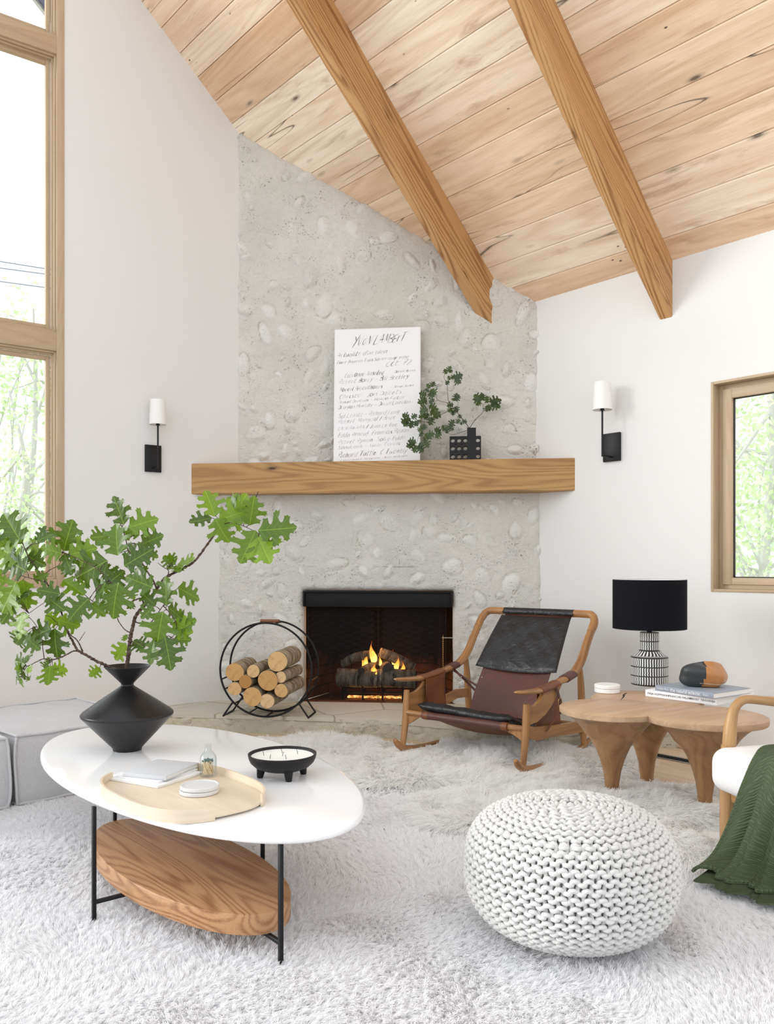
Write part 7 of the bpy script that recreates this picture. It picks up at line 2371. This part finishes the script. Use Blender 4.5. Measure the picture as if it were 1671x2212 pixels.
MS = [([(1262, 1010, 0), (1245, 935, -.01), (1190, 860, -.03), (1140, 795, -.05), (1075, 720, -.06), (1060, 640, -.06), (1055, 560, -.06), (1030, 500, -.05), (1040, 455, -.05)], .0032, .001),
      ([(1075, 720, -.06), (980, 695, -.07), (960, 640, -.07), (968, 580, -.07), (990, 550, -.07)], .0018, .0009), ([(980, 695, -.07), (920, 705, -.07)], .0012, .0008),
      ([(1085, 780, -.06), (1000, 820, -.08), (930, 870, -.09), (860, 880, -.10), (790, 860, -.11), (700, 850, -.12)], .0022, .0009),
      ([(860, 880, -.10), (840, 960, -.11), (810, 1010, -.11), (795, 1060, -.11)], .0014, .0008), ([(930, 870, -.09), (900, 760, -.09), (880, 680, -.09), (910, 570, -.08)], .0015, .0008),
      ([(1250, 945, 0), (1190, 965, -.03), (1100, 990, -.05), (1030, 965, -.06), (985, 985, -.06)], .002, .0009), ([(1160, 960, -.03), (1150, 925, -.03)], .001, .0007),
      ([(1250, 930, 0), (1300, 860, .01), (1360, 800, .02), (1365, 740, .02), (1400, 700, .02)], .0022, .001), ([(1365, 740, .02), (1330, 690, .02)], .0012, .0008), ([(1140, 795, -.05), (1150, 720, -.05), (1140, 660, -.05)], .0013, .0008)]
mt_ = T('small_oak_branch', 'small dark-leaved oak twigs spreading from the pierced black vase in front of the poster', 'branch', tuple(VP(spx, 0, sz1)))
mb = MB(); allq = []
for i, (p, r0, r1) in enumerate(MS):
    c = mst(p); r = [r0 + (r1 - r0) * k / (len(c) - 1) for k in range(len(c))]; tube(mb, c, r, 6); allq += c
O('stem', mb, M['twig'], parent=mt_, angle=None)
ML = [(1050, 470, 1035, 430), (1060, 450, 1085, 408), (1070, 455, 1100, 440), (1075, 530, 1045, 555), (1090, 510, 1120, 485), (1110, 505, 1180, 480), (1120, 520, 1165, 545), (1080, 520, 1065, 490),
      (920, 580, 945, 540), (910, 590, 885, 560), (915, 600, 950, 640), (900, 620, 870, 600), (890, 640, 940, 660), (880, 650, 825, 635), (870, 670, 850, 700), (880, 700, 815, 720), (900, 720, 940, 690), (900, 740, 960, 770), (890, 770, 830, 790), (910, 790, 990, 830), (900, 810, 860, 850), (930, 840, 905, 900), (880, 820, 820, 840), (950, 850, 985, 800),
      (730, 840, 680, 815), (740, 850, 670, 880), (750, 850, 790, 820), (760, 870, 740, 925), (720, 870, 690, 915), (780, 870, 800, 910), (800, 870, 830, 880),
      (840, 930, 815, 960), (850, 950, 860, 905), (850, 970, 820, 1000), (860, 990, 905, 1020), (880, 1000, 940, 985), (850, 1010, 870, 1050), (860, 1040, 895, 1090),
      (790, 1060, 730, 1045), (780, 1070, 715, 1090), (790, 1080, 770, 1135), (800, 1085, 845, 1130), (810, 1070, 850, 1080),
      (1000, 970, 955, 940), (1005, 975, 960, 1010), (1030, 960, 1020, 915), (1040, 955, 1075, 920), (1080, 920, 1110, 870), (1075, 930, 1110, 945), (1060, 940, 1050, 975),
      (1120, 700, 1100, 680), (1125, 700, 1155, 660), (1130, 690, 1135, 640), (1110, 730, 1060, 740), (1120, 750, 1145, 790), (1100, 760, 1070, 790), (1110, 780, 1105, 820),
      (1170, 850, 1160, 820), (1165, 860, 1140, 890), (1185, 870, 1220, 885), (1175, 880, 1180, 905),
      (1350, 700, 1295, 655), (1355, 695, 1360, 645), (1345, 710, 1310, 735), (1330, 690, 1290, 690), (1400, 720, 1395, 665), (1410, 730, 1420, 780), (1420, 710, 1510, 690), (1430, 725, 1500, 755), (1400, 740, 1400, 785), (1440, 720, 1480, 700)]
rg = random.Random(4)
cl = {}
for i, (bx, by, tx, ty) in enumerate(ML):
    b = at(*Z1(bx, by), MY); q = min(allq, key=lambda a: ((a.x / a.y - b.x / b.y) ** 2 + ((a.z - CH) / a.y - (b.z - CH) / b.y) ** 2))
    b = at(*Z1(bx, by), q.y); k_s = 1.18
    e = at(*Z1(bx + (tx - bx) * k_s, by + (ty - by) * k_s), q.y + rg.uniform(-.025, .012))
    lm = cl.setdefault(int(bx // 220) * 10 + int(by // 260), MB())
    leaf(lm, b, e, (rg.uniform(-.3, .3), -1, rg.uniform(0, .5)), rg.uniform(1.2, 1.5), rg.uniform(0, .15), rg.uniform(0, .12), rg.uniform(-.2, .2), rg.random(), i)
    if (q - b).length > 0.004: tube(lm, [q, b], 0.0006, 4)
for lm in cl.values(): O('leaves', lm, M['darkleaf'], parent=mt_, angle=None, fixn=False)

# ------------------------------------------------------------------ floor register by the right wall
c = [onz(1419, 1629, 0.0), onz(1502, 1645, 0.0), onz(1500, 1653, 0.0), onz(1412, 1634, 0.0)]
cc = onz(1462, 1641, 0.0)
vent = T('floor_vent', 'dark louvred floor register in the floorboards by the right wall', 'vent', (cc.x, cc.y, 0))
ud = Vector((UR[0], UR[1], 0)); vd = Vector((NR[0], NR[1], 0)); LV_, WV_ = 0.36, 0.085
MV = Matrix((ud, vd, Vector((0, 0, 1)))).transposed()
for s_ in (-1, 1):
    mb = MB(); box(mb, cc + vd * (s_ * WV_ / 2) + Vector((0, 0, 0.0025)), (LV_ + 0.02, 0.014, 0.005), 0.001, MV); O('frame', mb, M['cork'], parent=vent)
    mb = MB(); box(mb, cc + ud * (s_ * LV_ / 2) + Vector((0, 0, 0.0025)), (0.014, WV_, 0.005), 0.001, MV); O('frame', mb, M['cork'], parent=vent)
mb = MB(); box(mb, cc + Vector((0, 0, 0.0008)), (LV_, WV_, 0.0012), 0, MV); O('backing', mb, M['black'], parent=vent)
for k in range(26):
    mb = MB(); box(mb, cc + ud * (-LV_ / 2 + LV_ * (k + .5) / 26) + Vector((0, 0, 0.0022)), (0.005, WV_ - 0.012, 0.003), 0, MV); O('louvre', mb, M['steel'], parent=vent)

# ------------------------------------------------------------------ garden outside the windows
mb = MB(); mb.add([(-40, 8.6, -0.6), (40, 8.6, -0.6), (40, 60, -0.6), (-40, 60, -0.6)], [(0, 1, 2, 3)])
tag(O('lawn', mb, M['lawn'], smooth=False, fixn=False), 'green lawn outside the windows', 'lawn', kind='stuff')
def gardentree(label, base, h, crown, nleaf, lsize, seed, branches=10, cz=0.6):
    """crown: (rx, ry, rz)"""
    rg = np.random.default_rng(seed); rr = random.Random(seed)
    t = T('garden_tree', label, 'tree', base, 'trees outside the windows')
    bx_, by_, bz_ = base
    mb = MB()
    tr = [Vector(p) for p in catmull([(bx_, by_, bz_), (bx_ + rr.uniform(-.2, .2), by_, bz_ + h * .35), (bx_ + rr.uniform(-.3, .3), by_, bz_ + h * .7), (bx_, by_, bz_ + h)], 6)]
    tube(mb, tr, [0.07 * (1 - i / len(tr)) + 0.012 for i in range(len(tr))], 8)
    O('trunk', mb, M['treebark'], parent=t)
    mb = MB(); C0 = np.array([bx_, by_, bz_ + h * cz])
    for k in range(branches):
        a = rr.uniform(0, 2 * PI); p0 = tr[rr.randrange(len(tr) // 4, len(tr) - 2)]
        e = Vector((C0[0] + crown[0] * .85 * math.cos(a), C0[1] + crown[1] * .85 * math.sin(a), C0[2] + rr.uniform(-.7, .8) * crown[2]))
        m_ = p0.lerp(e, .5) + Vector((rr.uniform(-.3, .3), rr.uniform(-.3, .3), rr.uniform(-.1, .4)))
        cpts = [Vector(p) for p in catmull([tuple(p0), tuple(m_), tuple(e)], 6)]
        tube(mb, cpts, [0.018 * (1 - i / len(cpts)) + 0.005 for i in range(len(cpts))], 5)
    O('limbs', mb, M['treebark'], parent=t)
    nc = max(30, nleaf // 40)
    u = rg.normal(size=(nc, 3)); u /= np.linalg.norm(u, axis=1)[:, None]
    cc_ = C0 + u * (rg.random(nc) ** 0.45)[:, None] * np.array(crown)
    ci = rg.integers(0, nc, nleaf)
    pos = cc_[ci] + rg.normal(size=(nleaf, 3)) * 0.30
    d = rg.normal(size=(nleaf, 3)); d /= np.linalg.norm(d, axis=1)[:, None]
    e = np.cross(d, rg.normal(size=(nleaf, 3))); e /= np.linalg.norm(e, axis=1)[:, None]
    s_ = lsize * rg.uniform(.6, 1.3, nleaf)[:, None]
    v = np.stack([pos - d * s_, pos + e * s_ * .5, pos + d * s_, pos - e * s_ * .5], 1).reshape(-1, 3)
    f = np.arange(nleaf * 4).reshape(-1, 4)
    cr = np.clip(rg.random(nc)[ci] * .6 + rg.random(nleaf) * .4, 0, 1)
    mb = MB(); mb.v = v.tolist(); mb.f = f.tolist(); mb.g = None; mb.r = np.repeat(cr, 4)
    O('foliage', mb, M['outleaf'], parent=t, smooth=False, fixn=False)
# behind the left window
def beyond(px, Y, z=-0.6): return ((px - CX) / F * Y, Y, z)
gardentree('broad leafy tree close outside the tall left window, filling its lower light', beyond(20, 10.5), 3.9, (1.9, 1.2, 1.9), 7500, 0.038, 1, cz=0.5)
gardentree('leafy tree farther off behind the left window', beyond(-220, 13), 4.6, (2.4, 1.6, 2.4), 3200, 0.05, 2, cz=.5)
gardentree('slim young tree whose top shows in the middle light of the left window', beyond(72, 12), 5.4, (0.35, 0.35, 1.1), 420, 0.05, 3, 4, cz=0.86)
gardentree('short shoot of leaves at the lower left of the middle light', beyond(5, 12), 4.9, (0.45, 0.4, 0.8), 380, 0.05, 4, 4, cz=0.88)
gardentree('broad leafy tree seen behind the right window', beyond(1640, 9.5), 4.6, (1.9, 1.2, 2.0), 6000, 0.042, 5, 26, cz=.52)
gardentree('pale leafy tree farther off in the right window', beyond(1760, 13), 6.0, (3.2, 1.6, 2.8), 3600, 0.065, 6, 20, cz=.5)
for i, (ya, yb) in enumerate(((540, 557), (567, 580), (596, 609))):
    a = at(-500, ya - 60, 22); b = at(103, yb, 22); e = at(900, yb + (yb - ya) * 8, 22)
    mb = MB(); tube(mb, [a.lerp(e, k / 24) + Vector((0, 0, -0.6 * math.sin(PI * k / 24) * 0.2)) for k in range(25)], 0.014, 5)
    tag(O('power_line', mb, M['cable'], loc=a), ['highest', 'middle', 'lowest'][i] + ' of three thin power lines crossing the sky in the left window', 'cable', 'power lines outside')
